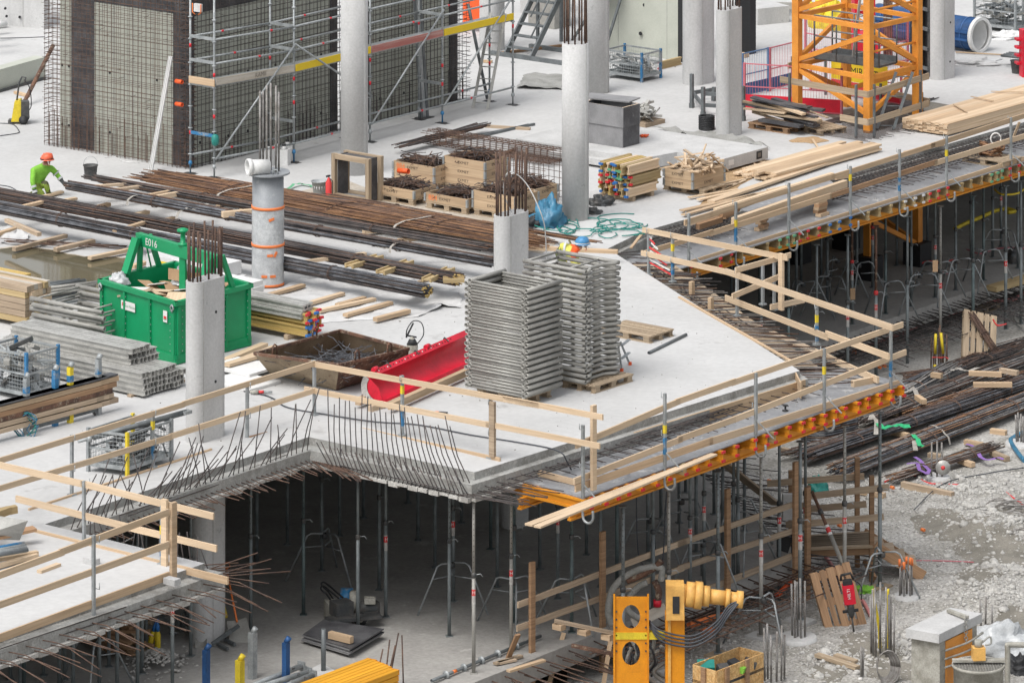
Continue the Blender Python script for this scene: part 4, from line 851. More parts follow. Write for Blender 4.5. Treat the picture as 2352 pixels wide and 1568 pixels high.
# ================================================================ REBAR, TIMBER, CRATES AND PEOPLE ON THE SLAB
def bundle(p, q, w, h, n, rb, mts, lab, name='rebar_bundle', fan=1.0, wig=.05, ends=None, straps=0, z0=.13, cat='rebar', over=.35, ties=3):
    d = (q - p); L = d.length; d = d / L; s = Z.cross(d).normalized(); t = thing(name, lab, cat, p); mbs = [MB() for _ in mts]; segs = max(3, int(L / 1.3))
    for i in range(n):
        a = math.sqrt(random.random()); th = U(0, math.pi * 2); ox, oz = a * math.cos(th) * w / 2, (a * math.sin(th) * .5 + .5) * h; ph = U(0, 6); g = mbs[i % len(mts) if random.random() < .7 else random.randrange(len(mts))]; st, en = U(-.03, over) * 1.0, L - U(-.05, over)
        if ends: en = L - U(0, .06)
        pts = []
        for k in range(segs + 1):
            u = k / segs; l = st + (en - st) * u; f = fan + (1 - fan) * u if fan > 1 else 1
            pts.append(p + d * l + s * (ox * f + wig * math.sin(ph + u * 4)) + Z * (z0 + oz + rb + .012 * math.sin(ph * 2 + u * 7)))
        g.path(pts, rb * U(.85, 1.1), 5, True)
        if ends:
            e = MB() if False else None
    for m_, g in zip(mts, mbs):
        if g.v: g.build('bars', M[m_], t, kind='stuff')
    if ends:
        mb = MB()
        for i in range(int(n * .3)):
            a = math.sqrt(random.random()); th = U(0, 6.3); e = q + s * (a * math.cos(th) * w / 2) + Z * (z0 + (a * math.sin(th) * .5 + .5) * h + rb); mb.tube(e - d * .05, e + d * U(-.02, .01), rb * 1.02, 6)
        mb.build('painted_ends', M[ends], t, kind='stuff')
    for k in range(ties):
        e = p + d * L * (.12 + .76 * (k + .5) / max(1, ties) + U(-.03, .03)); pts = [e + s * (w / 2 + .03) * math.cos(a) + Z * (z0 + h / 2 + rb + (h / 2 + .025) * math.sin(a)) for a in [j * .524 for j in range(13)]]
        MB().path(pts, .008, 4, False).build('tie_wire', M['rusty_bar'], t); MB().path([v + d * .035 for v in pts], .007, 4, False).build('tie_wire', M['rusty_bar'], t)
    for k in range(straps): strap(p + d * L * ((k + .6) / (straps + .3)) + Z * z0, d, s, w, h, t)
    return t
def strap(e, d, s, w, h, par, mt='strap_grey', bw=.06):
    n = 14; mb = MB(); f = lambda u, v: e + s * ((w / 2 + .05) * math.cos(math.pi * u) * (1 if u < .85 else 1.25)) + Z * (h + .05) * math.sin(math.pi * u) * (1 + .15 * math.sin(u * 9)) + d * (bw * (v - .5) + .12 * math.sin(u * 5))
    mb.grid(f, n, 1); return mb.build('strap', M[mt], par)
q = lambda c, r, x, y, z=.15: at(c, r, x, y, z)
bundle(q(0, 1, -120, 385) * 1, q(1, 1, 602, 992), .30, .26, 120, .0135, ['dark_bar', 'blue_bar'], 'dark blue-grey rebar bundle with yellow-painted bar ends, the one by the puddle', ends='beam_yellow', ties=5, wig=.03)
bundle(q(0, 1, -40, 300), q(1, 1, 815, 905), .42, .24, 140, .0125, ['dark_bar', 'rusty_bar', 'dark_bar'], 'brown and black rebar bundle starting beside the kneeling worker', ends='beam_yellow', ties=4)
bundle(q(0, 1, 440, 250), q(1, 1, 1090, 790), .30, .20, 34, .025, ['dark_bar', 'dark_bar', 'blue_bar', 'rusty_bar'], 'bundle of thick dark rebar with grey strap ends tied round it', ties=4, wig=.04, straps=3)
bundle(q(0, 1, 575, 175), q(1, 1, 1120, 690), .34, .14, 30, .020, ['dark_bar', 'rusty_bar'], 'thick brown rebar laid just beyond the thickest bundle', ties=2, over=1.2)
bundle(q(0, 1, 950, 150), q(1, 1, 1420, 640), .95, .13, 190, .009, ['orange_bar', 'rusty_bar', 'orange_bar'], 'fan of thin orange rusty rebar spreading towards the scaffold', ties=3, fan=1.0, wig=.12, over=1.3, straps=2)
bundle(q(0, 1, 1350, 175), q(1, 1, 1300, 560), .35, .08, 60, .009, ['orange_bar', 'rusty_bar'], 'loose thin rusty bars lying along the orange fan', ties=1, wig=.10, over=1.8)
bundle(q(0, 1, 2040, 280), q(1, 1, 600, 440), .16, .06, 22, .011, ['dark_bar', 'blue_bar'], 'thin dark bars lying in front of the low crates', ties=1, over=.5)
bundle(q(0, 1, 2150, 270), q(1, 1, 1000, 480), .18, .05, 16, .011, ['orange_bar', 'rusty_bar'], 'few rusty bars lying before the wooden box', ties=1, over=1.2)
bundle(q(1, 1, 760, 410), q(1, 1, 1780, 590), .22, .05, 26, .010, ['orange_bar', 'rusty_bar'], 'rusty bars running towards the green hose', ties=1, over=1.0, z0=.03)
bundle(q(0, 1, -60, 560, .03), q(0, 1, 900, 620, .03), .5, .03, 14, .010, ['rusty_bar'], 'sparse rusty bars on the slab by the puddle', ties=0, over=1.5, z0=.02)
# slings lying on the bundles
def flat_strap(name, pts, mt, lab, w=.06, cat='strap'):
    t = MB(); P_ = [Vector(p) for p in pts]; n = len(P_)
    def f(u, v):
        x = u * (n - 1); i = min(int(x), n - 2); k = x - i; k = k * k * (3 - 2 * k); p = P_[i].lerp(P_[i + 1], k); d = (P_[i + 1] - P_[i]).normalized(); s = d.cross(Z); s = s.normalized() if s.length > .1 else X
        return p + s * w * (v - .5) + Z * .012 * math.sin(u * 23)
    t.grid(f, n * 5, 1); return tag(t.build(name, M[mt]), lab, cat)
flat_strap('sling', [q(0, 1, 1410, 305, .4), q(0, 1, 1310, 315, .42), q(0, 1, 1225, 350, .35), q(0, 1, 1205, 400, .2), q(0, 1, 1200, 430, .05)], 'strap_grey', 'grey webbing sling draped over the thick rebar near the green skip', .09)
flat_strap('sling', [q(0, 1, 1420, 300, .4), q(0, 1, 1345, 340, .4), q(0, 1, 1270, 330, .45)], 'strap_grey', 'short grey sling tail on the thick rebar near the green skip', .1)
flat_strap('sling', [q(1, 1, 280, 540, .3), q(1, 1, 225, 590, .3), q(1, 1, 320, 605, .35), q(1, 1, 350, 575, .35), q(1, 1, 460, 570, .33)], 'strap_grey', 'looped grey sling on the thick rebar beyond the yellow bearers', .08)
flat_strap('sling', [q(1, 1, 460, 620, .3), q(1, 1, 600, 600, .33), q(1, 1, 720, 605, .33), q(1, 1, 850, 625, .3)], 'strap_grey', 'long grey sling lying along the thick rebar', .08)
flat_strap('sling', [q(1, 1, 825, 580, .1), q(1, 1, 830, 545, .2), q(1, 1, 880, 520, .28), q(1, 1, 910, 530, .2)], 'strap_grey', 'grey sling hooped over the thin rusty bars', .09)
flat_strap('green_strap', [q(0, 1, 1940, 215, .03), q(0, 1, 2010, 165, .08), q(0, 1, 2060, 160, .05), q(0, 1, 2135, 180, .03)], 'green_plastic', 'pale green strap lying on the slab beside the galvanised bucket', .08)
# dunnage and loose planks; (c, r, x0, y0, x1, y1, height, across, thick)
PL = [(0, 1, 560, 195, 862, 172, .36, .13, .05), (0, 1, 660, 232, 975, 188, .36, .13, .06), (0, 1, 985, 270, 1180, 232, .33, .08, .1), (0, 1, 1020, 282, 1222, 245, .33, .09, .1), (0, 1, 1520, 392, 1735, 372, .40, .13, .12), (0, 1, 782, 500, 1038, 420, .40, .11, .06),
      (0, 1, 85, 345, 358, 280, .42, .12, .06), (0, 1, 45, 425, 270, 522, .42, .10, .08), (0, 1, 2085, 705, 2500, 650, .36, .11, .06), (0, 1, 95, 622, 450, 530, .05, .11, .08), (0, 1, 378, 625, 640, 565, .06, .12, .08), (0, 1, 612, 682, 885, 625, .05, .12, .07), (0, 1, -60, 530, 125, 475, .05, .11, .07),
      (0, 1, -60, 850, 122, 798, .05, .11, .06), (0, 1, 905, 742, 995, 715, .05, .12, .08), (0, 1, 1802, 942, 2075, 865, .04, .13, .06), (0, 1, 2085, 998, 2345, 922, .04, .12, .06), (0, 1, 2180, 1042, 2560, 960, .04, .12, .06), (1, 1, -20, 1005, 168, 955, .04, .12, .07), (1, 1, 35, 1072, 348, 985, .04, .13, .06), (1, 1, 240, 1104, 470, 1045, .04, .12, .08),
      (1, 1, 390, 860, 600, 825, .02, .08, .03), (1, 1, 400, 565, 525, 548, .2, .1, .08), (1, 1, 240, 715, 660, 790, .3, .10, .06), (0, 1, 1490, 315, 1590, 285, .04, .12, .08), (0, 1, 1650, 360, 1740, 330, .03, .12, .08), (0, 1, 895, 395, 1010, 365, .03, .14, .07), (0, 1, 620, 350, 745, 315, .03, .12, .08), (0, 1, 170, 288, 425, 225, .03, .12, .05), (0, 1, 360, 300, 520, 270, .03, .12, .05), (1, 1, 1000, 600, 1900, 640, .2, .1, .08), (1, 1, 160, 505, 280, 490, .05, .12, .1), (0, 1, 1080, 435, 1190, 405, .03, .12, .06), (1, 1, 530, 915, 590, 905, .04, .14, .09), (1, 1, 190, 850, 240, 838, .04, .14, .09)]
wh = ['on the rusty bars by the worker', 'across the thick rebar', 'on the slab under the bundles', 'beside the puddle']
for i, (c, r_, x0, y0, x1, y1, z, w, t) in enumerate(PL):
    a, b = at(c, r_, x0, y0, z), at(c, r_, x1, y1, z)
    where = 'lying across the rebar bundles' if z > .15 else 'on the slab between rebar and puddle' if y0 > 450 and c == 0 and x1 < 1000 else 'on the white sheeting under the rebar ends' if y0 > 850 else 'under the rebar near the worker'
    tag(MB().beam(a + Z * t / 2, b + Z * t / 2, w, t).build('timber_plank', M[random.choice(['pine', 'fresh_pine', 'old_timber', 'pine'])]), f'{["pale", "straight", "worn", "squared"][i % 4]} timber piece {where}, {nth(i)} along', 'plank', 'timbers among the rebar bundles')
for i, (x0, y0, x1, y1) in enumerate(((60, 745, 270, 680), (275, 790, 475, 715), (590, 840, 755, 765), (705, 838, 850, 836))):
    a, b = at(1, 1, x0, y0, .38), at(1, 1, x1, y1, .38); t = thing('short_beam', f'short yellow I-section timber beam on the rebar, {ORD[i]} from the plastic-wrapped column', 'beam', a, 'yellow beams across the rebar')
    mb = MB(); d = (b - a).normalized(); s = Z.cross(d); mb._box((a + b) / 2 + s * .09 + Z * .06, d, s, Z, ((b - a).length, .045, .09)); mb._box((a + b) / 2 - s * .09 + Z * .06, d, s, Z, ((b - a).length, .045, .09)); mb._box((a + b) / 2 + Z * .06, d, s, Z, ((b - a).length * .99, .14, .03)); mb.build('beam', M['beam_old'], t)
tag(MB().hprism([at(1, 1, 370, 890, .3), at(1, 1, 475, 912, .3), at(1, 1, 572, 875, .3), at(1, 1, 505, 832, .3)], .34, .36).build('plywood_sheet', M['grey_board']), 'small grey plywood sheet lying on the rebar bundle', 'plywood')
# puddle
pp = [(-60, 590), (0, 572), (50, 566), (120, 575), (190, 590), (240, 590), (290, 592), (300, 625), (285, 655), (270, 690), (230, 690), (150, 672), (60, 680), (0, 690), (-60, 700)]
mb = MB(); ps = []
for i in range(len(pp)):
    a, b = V(*pp[i]), V(*pp[(i + 1) % len(pp)]); ps += [P(a.x + (b.x - a.x) * k / 4 + U(-3, 3), a.y + (b.y - a.y) * k / 4 + U(-1.5, 1.5), .006) for k in range(4)]
mb.hprism(ps, .003, .007); struct(mb.build('puddle_water', M['puddle']), 'brown puddle of rainwater on the slab beside the rebar', 'puddle')
pcen = sum(ps, V(0, 0, 0)) / len(ps); mb = MB(); mb.hprism([pcen + (p - pcen) * 1.05 for p in ps], .001, .0025); tag(mb.build('silt_film', M['silt']), 'thin film of brown silt round the puddle', 'silt', None, 'stuff')
# dirty work area round the crates
mb = MB(); mb.hprism([at(*p, .001) for p in ((0, 1, 1750, 300), (0, 1, 2352, 130), (1, 1, 150, 180), (1, 1, 700, 330), (1, 1, 1060, 380), (1, 1, 1500, 560), (1, 1, 1380, 640), (1, 1, 900, 560), (1, 1, 200, 430), (0, 1, 2200, 330))], .001, .003); tag(mb.build('silt_film', M['silt']), 'dusty brown silt on the slab in front of the crates', 'silt', None, 'stuff')
# white plastic sheeting
def sheet_cloth(name, poly, z, mt, lab, amp=.05, cat='sheeting', n=26):
    a, b, c, d = [P(x, y, 0) for x, y in poly]
    def f(u, v):
        p = a.lerp(b, u).lerp(d.lerp(c, u), v); e = .12 * noise.noise(V(u * 5, v * 5, p.x)); p += (b - a).normalized() * e + (d - a).normalized() * .12 * noise.noise(V(v * 6, u * 6, 4))
        p.z = z + amp * max(0, noise.noise(V(p.x * 1.7, p.y * 1.1, 2)) + .5 * noise.noise(V(p.x * 5, p.y * 3, 2)) + .12); return p
    return tag(MB().grid(f, n, n).build(name, M[mt]), lab, cat)
sheet_cloth('plastic_sheet', [(588, 690), (1062, 708), (1052, 668), (690, 640)], .004, 'sheet_white', 'creased white plastic sheeting under the ends of the rebar bundles', .10)
sheet_cloth('plastic_sheet', [(640, 748), (960, 728), (1062, 690), (700, 690)], .006, 'sheet_white', 'rumpled white plastic sheeting between rebar and rusty skip', .09)
sheet_cloth('plastic_sheet', [(0, 560), (70, 566), (62, 540), (0, 520)], .006, 'sheet_white', 'torn white plastic sheeting at the far edge of the puddle', .12, n=12)
for i, (x, y) in enumerate(((520, 870), (520, 852))):
    q_ = P(x + 40, y - 10 * i + 10); tag(MB()._box(q_ + Z * (.03 + .055 * i), A, -B, Z, (.9, 1.1, .05)).build('foam_board', M['foam_white']), f'white foam board lying on the slab by the column, {"lower" if i == 0 else "upper"} of two', 'foam board')
for i, (x0, y0, x1, y1, z) in enumerate(((516, 828, 608, 790, .05), (535, 835, 632, 797, .10), (520, 838, 600, 815, .16))): tag(MB().beam(P(x0, y0, z), P(x1, y1, z), .16, .06).build('timber_plank', M['fresh_pine']), f'timber piece between the green skip and foam boards, {ORD[i]} up', 'plank')
# ---- pallet-collar crates
def crate(c, tiers, lab, nums=None, fill='bars', hin=True, pal=True, L=1.2, Wd=.8, txt=True):
    t = thing('collar_crate', lab, 'crate', c); z0 = .146 if pal else .0
    for k in range(tiers):
        z = z0 + .1 + .2 * k
        for s, (a, d, n, l) in enumerate(((c, -B, -A, L), (c - B * L + A * Wd, B, A, L), (c, A, B, Wd), (c - B * L + A * Wd, -A, -B, Wd))):
            bd = MB()._box(a + d * l / 2 - n * .011 + Z * z, d, n, Z, (l - .004 if s < 2 else l - .05, .022, .196)).build('collar_board', M['crate_timber'], t)
            if txt and s == 0: lettering('EXMET', .085, a + d * l * .53 + n * .002 + Z * z, B, bd, sx=1.25)
            if txt and s == 2: lettering('EXMET', .085, a + d * l * .5 + n * .002 + Z * z, A, bd, sx=1.25)
            if nums and s == 0 and k == tiers - 1: lettering(nums, .17, a + d * l * .82 + n * .003 + Z * z, B, bd, 'tape_orange')
        if hin:
            for e in (c, c - B * L, c + A * Wd): MB().block(e + Z * (z - .085), (.05, .05, .17), RB).build('corner_hinge', M['galvanised'], t)
    if pal: pallet(c - B * L / 2 + A * Wd / 2, RB, 'pallet under the ' + lab.split(',')[0])
    zt = z0 + .2 * tiers; cc = c - B * L / 2 + A * Wd / 2
    if fill == 'bars':
        mb = MB(); mb2 = MB()
        for i in range(90):
            g = mb if i % 3 else mb2; a = cc + B * U(-.35, .35) + A * U(-.12, .22) + Z * (zt - .06 + U(-.05, .14)); d = (B * U(-1, 1) + A * U(-.6, .9)).normalized(); g.path([a - d * .38, a - d * .3 + Z * U(-.04, .08), a + d * U(.2, .42) + Z * U(-.03, .1)], .010, 4, False)
            if i % 4 == 0: g.path([a, a + d * .3, a + d * .3 + Z.cross(d) * .18, a + Z.cross(d) * .18, a], .008, 4, False)
        tag(mb.build('rebar_links', M['rusty_bar']), 'bent rusty rebar links piled in the ' + lab.split(',')[0], 'rebar links', None, 'stuff'); tag(mb2.build('rebar_links', M['dark_bar']), 'bent dark rebar links piled in the ' + lab.split(',')[0], 'rebar links', None, 'stuff')
        MB().hprism([c - B * .03 + A * .03, c - B * (L - .03) + A * .03, c - B * (L - .03) + A * (Wd - .03), c - B * .03 + A * (Wd - .03)], zt - .12, zt - .1).build('inner_load', M['rusty_bar'], t)
    return t
crate(P(997, 440), 2, 'two-collar timber crate with orange 884, at the rear of the row', '884')
crate(P(1114, 449), 3, 'three-collar timber crate, the tallest of the crates')
crate(P(951, 474), 1, 'single-collar timber crate holding bent bars and an orange pipe')
crate(P(1073, 494), 1, 'single-collar timber crate with orange digits on its lower front', '884')
crate(P(1184, 510), 2, 'two-collar timber crate partly behind the column bars')
crate(P(1229, 492), 2, 'two-collar timber crate next to the blue tarp bag')
tag(MB().pipe(P(915, 445) + Z * .52, P(915, 445) + Z * .54 + B * .3, .06, 12).build('orange_pipe', M['orange_panel']), 'short orange plastic pipe lying on the bars in a low crate', 'pipe')
kc = crate(P(1591, 452), 2, 'timber crate overflowing with splintered kindling', None, None, L=.8, Wd=1.2)
kcen = P(1591, 452) - B * .4 + A * .6
for i in range(70):
    p = kcen + A * U(-.55, .6) + B * U(-.4, .4) + Z * (.5 + U(0, .28) * (1 - i / 90)); d = (A * U(-1, 1) + B * U(-1, 1) + Z * U(-.35, .45)).normalized(); Ln = U(.25, .75)
    o = MB().beam(p - d * Ln / 2, p + d * Ln / 2, U(.03, .10), U(.015, .03)).build('timber_offcut', M[random.choice(['fresh_pine', 'pine', 'fresh_pine', 'old_timber'])]); tag(o, 'splintered pale timber offcut heaped on the kindling crate', 'offcut', 'offcuts heaped on the kindling crate')
for i in range(5):
    p = P(1640 + 14 * i, 440 - 6 * i, .03); tag(MB().beam(p - A * .5 + B * U(-.2, .2), p + A * .5, .06, .02).build('timber_offcut', M['fresh_pine']), 'pale timber offcut fallen on the slab beside the kindling crate', 'offcut', 'offcuts fallen beside the kindling crate')
# stirrup cages beyond the crates
def stir_cage(c, d, L, w, h, n, lab, mt='rusty_bar'):
    s = Z.cross(d); t = thing('stirrup_cage', lab, 'rebar cage', c); mb = MB()
    for i in range(n): e = c + d * (L * i / (n - 1)) + Z * .08; mb.path([e, e + s * w, e + s * w + Z * h, e + Z * h, e], .009, 4, False)
    mb.build('stirrups', M[mt], t, kind='stuff'); mb = MB()
    for k in range(7):
        for (a, b) in ((0, k / 6), (1, k / 6), (k / 6, 0), (k / 6, 1)): e = c + s * w * a + Z * (.08 + h * b); mb.tube(e - d * U(.05, .2), e + d * (L + U(.05, .2)), .008, 4, False)
    mb.build('long_bars', M[mt], t, kind='stuff'); return t
stir_cage(at(1, 0, 1500, 1370), -B, 1.2, .7, .85, 9, 'rusty stirrup cage standing between crates and tall column')
stir_cage(at(1, 0, 1505, 1120, 0), -B, 3.6, .5, .3, 20, 'long rusty stirrup cage lying beyond the crates')
bundle(at(1, 0, 380, 1060), at(1, 0, 1010, 900), .3, .1, 24, .012, ['rusty_bar', 'dark_bar'], 'rusty bars lying behind the rear crates', ties=1)
tag(MB().tube(at(1, 0, 1020, 1080, .1), at(1, 0, 1520, 930, .1), .05, 10).build('rusty_pipe', M['rust_steel']), 'long rusty pipe lying beyond the stirrup cage', 'pipe')
for i, (x0, y0, x1, y1) in enumerate(((665, 930, 840, 935), (980, 862, 1300, 882), (850, 945, 1330, 850), (870, 955, 1290, 855))): tag(MB().beam(at(1, 0, x0, y0, .03), at(1, 0, x1, y1, .03), .1 if i < 2 else .05, .06).build('timber_plank' if i < 2 else 'grey_profile', M['old_timber' if i < 2 else 'grey_steel']), ['worn plank lying on the slab beyond the rear crates', 'short plank under thin grey profiles', 'thin grey profile on the slab beyond crates', 'thin grey profile crossing the short plank'][i], 'plank' if i < 2 else 'profile')
# wooden box former
bx = P(846, 468); t = thing('column_shutter_box', 'tall open timber box former with black lining', 'formwork box', bx); L, hB, dp = 1.0, 1.0, .42
for s in (0, 1):
    o = bx + A * dp * s; p0, p1 = o, o - B * L
    for (a, b) in ((p0, p0 + Z * hB), (p1, p1 + Z * hB)): MB().beam(a, b, .1, .1, A).build('upright', M['pallet_timber'], t)
    for z in (.06, hB - .06): MB().beam(p0 + Z * z, p1 + Z * z, .09, .11).build('cross_timber', M['pallet_timber'], t)
for a in (bx - B * .07, bx - B * (L - .07)): MB()._box(a + A * dp / 2 + Z * hB / 2, A, B, Z, (dp * .8, .02, hB - .05)).build('lining', M['dark_plywood'], t)
MB()._box(bx - B * L / 2 + A * dp / 2 + Z * .05, A, B, Z, (dp * .9, L - .15, .02)).build('lining', M['grey_board'], t); MB()._box(bx - B * L / 2 + A * dp / 2 + Z * (hB - .05), A, B, Z, (dp * .9, L - .15, .02)).build('lining', M['dark_plywood'], t)
# buckets, extinguisher, canisters
def bucket(c, r1, r2, h, mt, lab, fill='black_rubber'):
    t = thing('bucket', lab, 'bucket', c); MB().lathe(c, [(r1, 0), (r2, h), (r2 + .012, h), (r2 + .012, h - .015), (r2 - .01, h - .015), (r1 - .01, .03)], 18, close=False).build('pail', M[mt], t); MB().lathe(c, [(r1 * .98, .02), (r1 + (r2 - r1) * .7, h * .7)], 16).build('contents', M[fill], t)
    MB().path([c + V(r2 * math.cos(a), .02, h + .12 * math.sin(a) * (1.6 if mt == 'dark_steel' else -.6)) for a in [j * .31 for j in range(11)]], .006, 4).build('handle', M['galvanised'], t)
bucket(P(208, 408), .13, .165, .29, 'dark_steel', 'black bucket standing on the bare slab before the caged core')
bucket(P(734, 450), .13, .18, .34, 'galvanised', 'dented galvanised bucket beside the wooden box', 'slab_concrete')
c = P(755, 462); t = thing('fire_extinguisher', 'red fire extinguisher standing by the wooden box', 'extinguisher', c); MB().lathe(c, [(.065, 0), (.07, .05), (.07, .42), (.03, .5), (.02, .53)], 14).build('cylinder', M['tape_red'], t); MB().beam(c + Z * .55 - X * .06, c + Z * .57 + X * .04, .03, .04).build('valve', M['black_rubber'], t); MB().path([c + Z * .53, c + V(.09, -.03, .45), c + V(.085, -.03, .15)], .012, 6).build('hose', M['black_rubber'], t)
for i, (x, y) in enumerate(((618, 378), (636, 372), (652, 378), (660, 368))):
    c = P(x, y); t = thing('canister', f'white plastic canister behind the steel column, {ORD[i]} of the group', 'canister', c, 'white canisters'); MB().block(c, (.26, .24, .36), RB + .2 * i).build('body', M['white_plastic'], t); MB().lathe(c + Z * .36, [(.1, 0), (.045, .05), (.045, .07)], 10).build('neck', M['white_plastic'], t); MB().lathe(c + Z * .43, [(.045, 0), (.045, .045)], 10).build('cap', M['black_rubber'], t)
# blue tarp bag, dark tarp, hose
tag(crumple(P(1256, 517), .37, .36, .55, 11, .55).build('tarp_bag', M['tarp_blue']), 'crumpled blue tarpaulin bag leaning at the tall column', 'bag')
tag(crumple(P(1222, 520), .2, .2, .22, 5, .5).build('dark_sheet', M['black_rubber']), 'small dark sheet crumpled against the blue tarp bag', 'sheet')
tag(crumple(at(1, 0, 1780, 1400), .28, .2, .2, 21, .6).build('dark_sheet', M['dark_steel']), 'folded black sheet on the slab by the short coloured beams', 'sheet'); tag(crumple(at(1, 0, 1730, 1460), .18, .14, .12, 23, .6).build('dark_sheet', M['dark_steel']), 'small black sheet crumpled near the tall column foot', 'sheet')
t = thing('green_hose', 'tangled dark green hose spread over the slab beyond the worker in blue helmet', 'hose', P(1380, 520)); rn = random.Random(4)
for k in range(15):
    cx, cy = rn.uniform(1275, 1440), rn.uniform(512, 540); rx, ry = rn.uniform(18, 62), rn.uniform(5, 15)
    if k == 0: cx, cy, rx, ry = 1430, 508, 62, 18
    a0 = rn.uniform(0, 6); MB().path([P(cx + rx * math.cos(a0 + j * .25) * (1 + .15 * math.sin(j)), cy + ry * math.sin(a0 + j * .25), .02 + .012 * (k % 4)) for j in range(int(rn.uniform(16, 27)))], .012, 5).build('hose_loop', M['hose_green'], t)
# pressure washer
c = P(45, 285); t = thing('pressure_washer', 'yellow and black pressure washer on wheels near the long low form', 'pressure washer', c)
MB().prism([c + V(-.2, -.05, .06), c + V(.08, -.05, .06), c + V(.12, -.05, .35), c + V(.02, -.05, .58), c + V(-.12, -.05, .55)], Yv * .3).build('body', M['yellow_paint'], t); MB().block(c + V(.12, .05, .15), (.2, .25, .4), .2).build('motor_cover', M['dark_steel'], t)
for s in (-.08, .32): MB().lathe(c + V(.1, s, .11), [(.0, -.03), (.11, -.03), (.11, .03), (.0, .03)], 16, Matrix.Rotation(R(90), 3, 'X')).build('wheel', M['black_rubber'], t)
MB().path([c + V(-.08, .05, .5), c + V(-.02, .1, .98), c + V(.05, .1, 1.12), c + V(.14, .1, 1.1), c + V(.12, .1, .98)], .022, 6).build('handle', M['dark_steel'], t); MB().wire([c + V(.1, .1, 1.05), c + V(.24, .05, .85), c + V(.28, 0, .45), c + V(.2, 0, .3)], .012, 5).build('hose', M['black_rubber'], t); MB().block(c + V(-.22, .1, .02), (.12, .25, .07)).build('foot', M['dark_steel'], t)
for i, pts in enumerate((((0, 283), (30, 286), (43, 300), (40, 306), (0, 312)), ((0, 88), (50, 87), (103, 85)), ((0, 425), (25, 430), (42, 442), (40, 450), (78, 446)), ((240, 362), (262, 360), (272, 366), (290, 372), (320, 374)))): t = thing('floor_cable', ['thin cable near the pressure washer', 'thin straight cable beyond the caged core', 'grey cable curving on the slab by the kneeling worker', 'thin white cord lying before the caged core'][i], 'cable', P(*pts[0])); MB().wire([P(x, y, .012) for x, y in pts], .011, 5).build('cable', M['cable_black' if i < 3 else 'white_plastic'], t)
mb = MB(); mb.hprism([P(1495, 297), P(1640, 330), P(1760, 372), P(1700, 378), P(1560, 345)], .002, .03)
# ---- precast slab with grey boxes
F0 = P(1659, 399); t = thing('precast_slab', 'white precast concrete slab unit lying on the floor behind the crates', 'precast slab', F0)
MB().hprism([F0, F0 + A * 1.8, F0 + A * 1.8 - B * 5.2, F0 - A * 1.1 - B * 5.2, F0 - A * 1.1 - B * 1.5, F0 - B * 1.3], .06, .33).build('slab_unit', M['cast_concrete'], t); MB().hprism([F0 - A * 1.3 - B * 1.6, F0 - A * 1.102 - B * 1.6, F0 - A * 1.102 - B * 5.2, F0 - A * 1.3 - B * 5.2], .06, .2).build('ledge', M['cast_concrete'], t)
for f in (.3, 2.3, 4.6): MB().block(F0 + A * .9 - B * f, (1.7, .12, .055), RA).build('bearer', M['old_timber'], t)
q_ = F0 + A * 1.45 + B * .002 + Z * .2; MB()._box(q_, A, B, Z, (.22, .006, .18)).build('printed_tag', M['black_rubber'], t); MB()._box(F0 + A * .35 + B * .002 + Z * .2, A, B, Z, (.2, .006, .12)).build('paper_note', M['paper'], t); MB()._box(q_ + B * .002, A, B, Z, (.12, .006, .10)).build('tag_square', M['ink_faded'], t)
for k in range(2):
    c = P(1430, 340 if k == 0 else 340, .335) + Z * .47 * k + B * .03 * k - A * .025 * k; t = thing('recess_box', f'grey plywood recess box, {"lower" if k == 0 else "upper open"} of the two on the precast slab', 'box former', c); L, Wd, hB = 1.15, .66, .465
    for (a, d, n, l, mt) in ((c, -B, -A, L, 'grey_board'), (c + A * Wd, -B, A, L, 'grey_board'), (c, A, B, Wd, 'dark_plywood'), (c - B * L, A, -B, Wd, 'dark_plywood')):
        MB()._box(a + d * l / 2 - n * .0125 + Z * hB / 2, d, n, Z, (l - .052 if n in (B, -B) else l, .025, hB)).build('side_panel', M[mt], t)
    if k:
        for (a, b) in ((c, c + A * Wd), (c - B * L, c - B * L + A * Wd), (c, c - B * L), (c + A * Wd, c - B * L + A * Wd)): MB().beam(a + Z * (hB - .04) + (A * Wd / 2 - B * L / 2) * .08, b + Z * (hB - .04) + (A * Wd / 2 - B * L / 2) * .08, .05, .07).build('inner_batten', M['fresh_pine'], t)
c = P(1430, 340, .335) + Z * .97; tag(MB()._box(c - B * .85 + A * .62, (B * .96 + A * .2).normalized(), Z.cross((B * .96 + A * .2).normalized()), (Z + B * .05).normalized(), (1.3, .6, .03)).build('plywood_sheet', M['grey_board']), 'grey plywood sheet laid over the open recess box', 'plywood')
c = P(1482, 285); t = thing('clamp_pallet', 'heap of grey formwork clamps on a small pallet behind the recess boxes', 'clamps', c); junk(c + Z * .12, A * .7, B * .5, 40, .0, .34, ['aluminium', 'galvanised_dull'], 'heaped grey formwork clamps behind the recess boxes', (.2, .45), .03); MB().block(c, (.8, .6, .1), RA).build('pallet_base', M['old_timber'], t)
tag(MB().block(P(1657, 372, .335), (.12, .08, .06), .2).build('timber_block', M['fresh_pine']), 'small timber block on top of the precast slab', 'timber')
for k in range(4): tag(MB().tube(P(1470 + 4 * k, 312 + 2 * (k % 2), .36), P(1477 + 4 * k, 310, .37), .025, 6).build('plastic_spacer', M['orange_panel']), 'small orange plastic spacer on the precast slab', 'spacer', 'orange spacers on the precast slab')
sheet_cloth('cover_sheet', [(1495, 297), (1660, 310), (1768, 345), (1700, 352)], .02, 'cover_grey', 'grey cover sheet crumpled by the oval column foot', .22, n=16)
sheet_cloth('cover_sheet', [(1185, 205), (1330, 208), (1330, 172), (1210, 170)], .01, 'cover_grey', 'pale grey cover sheet spread below the steel stairs', .12, n=16)
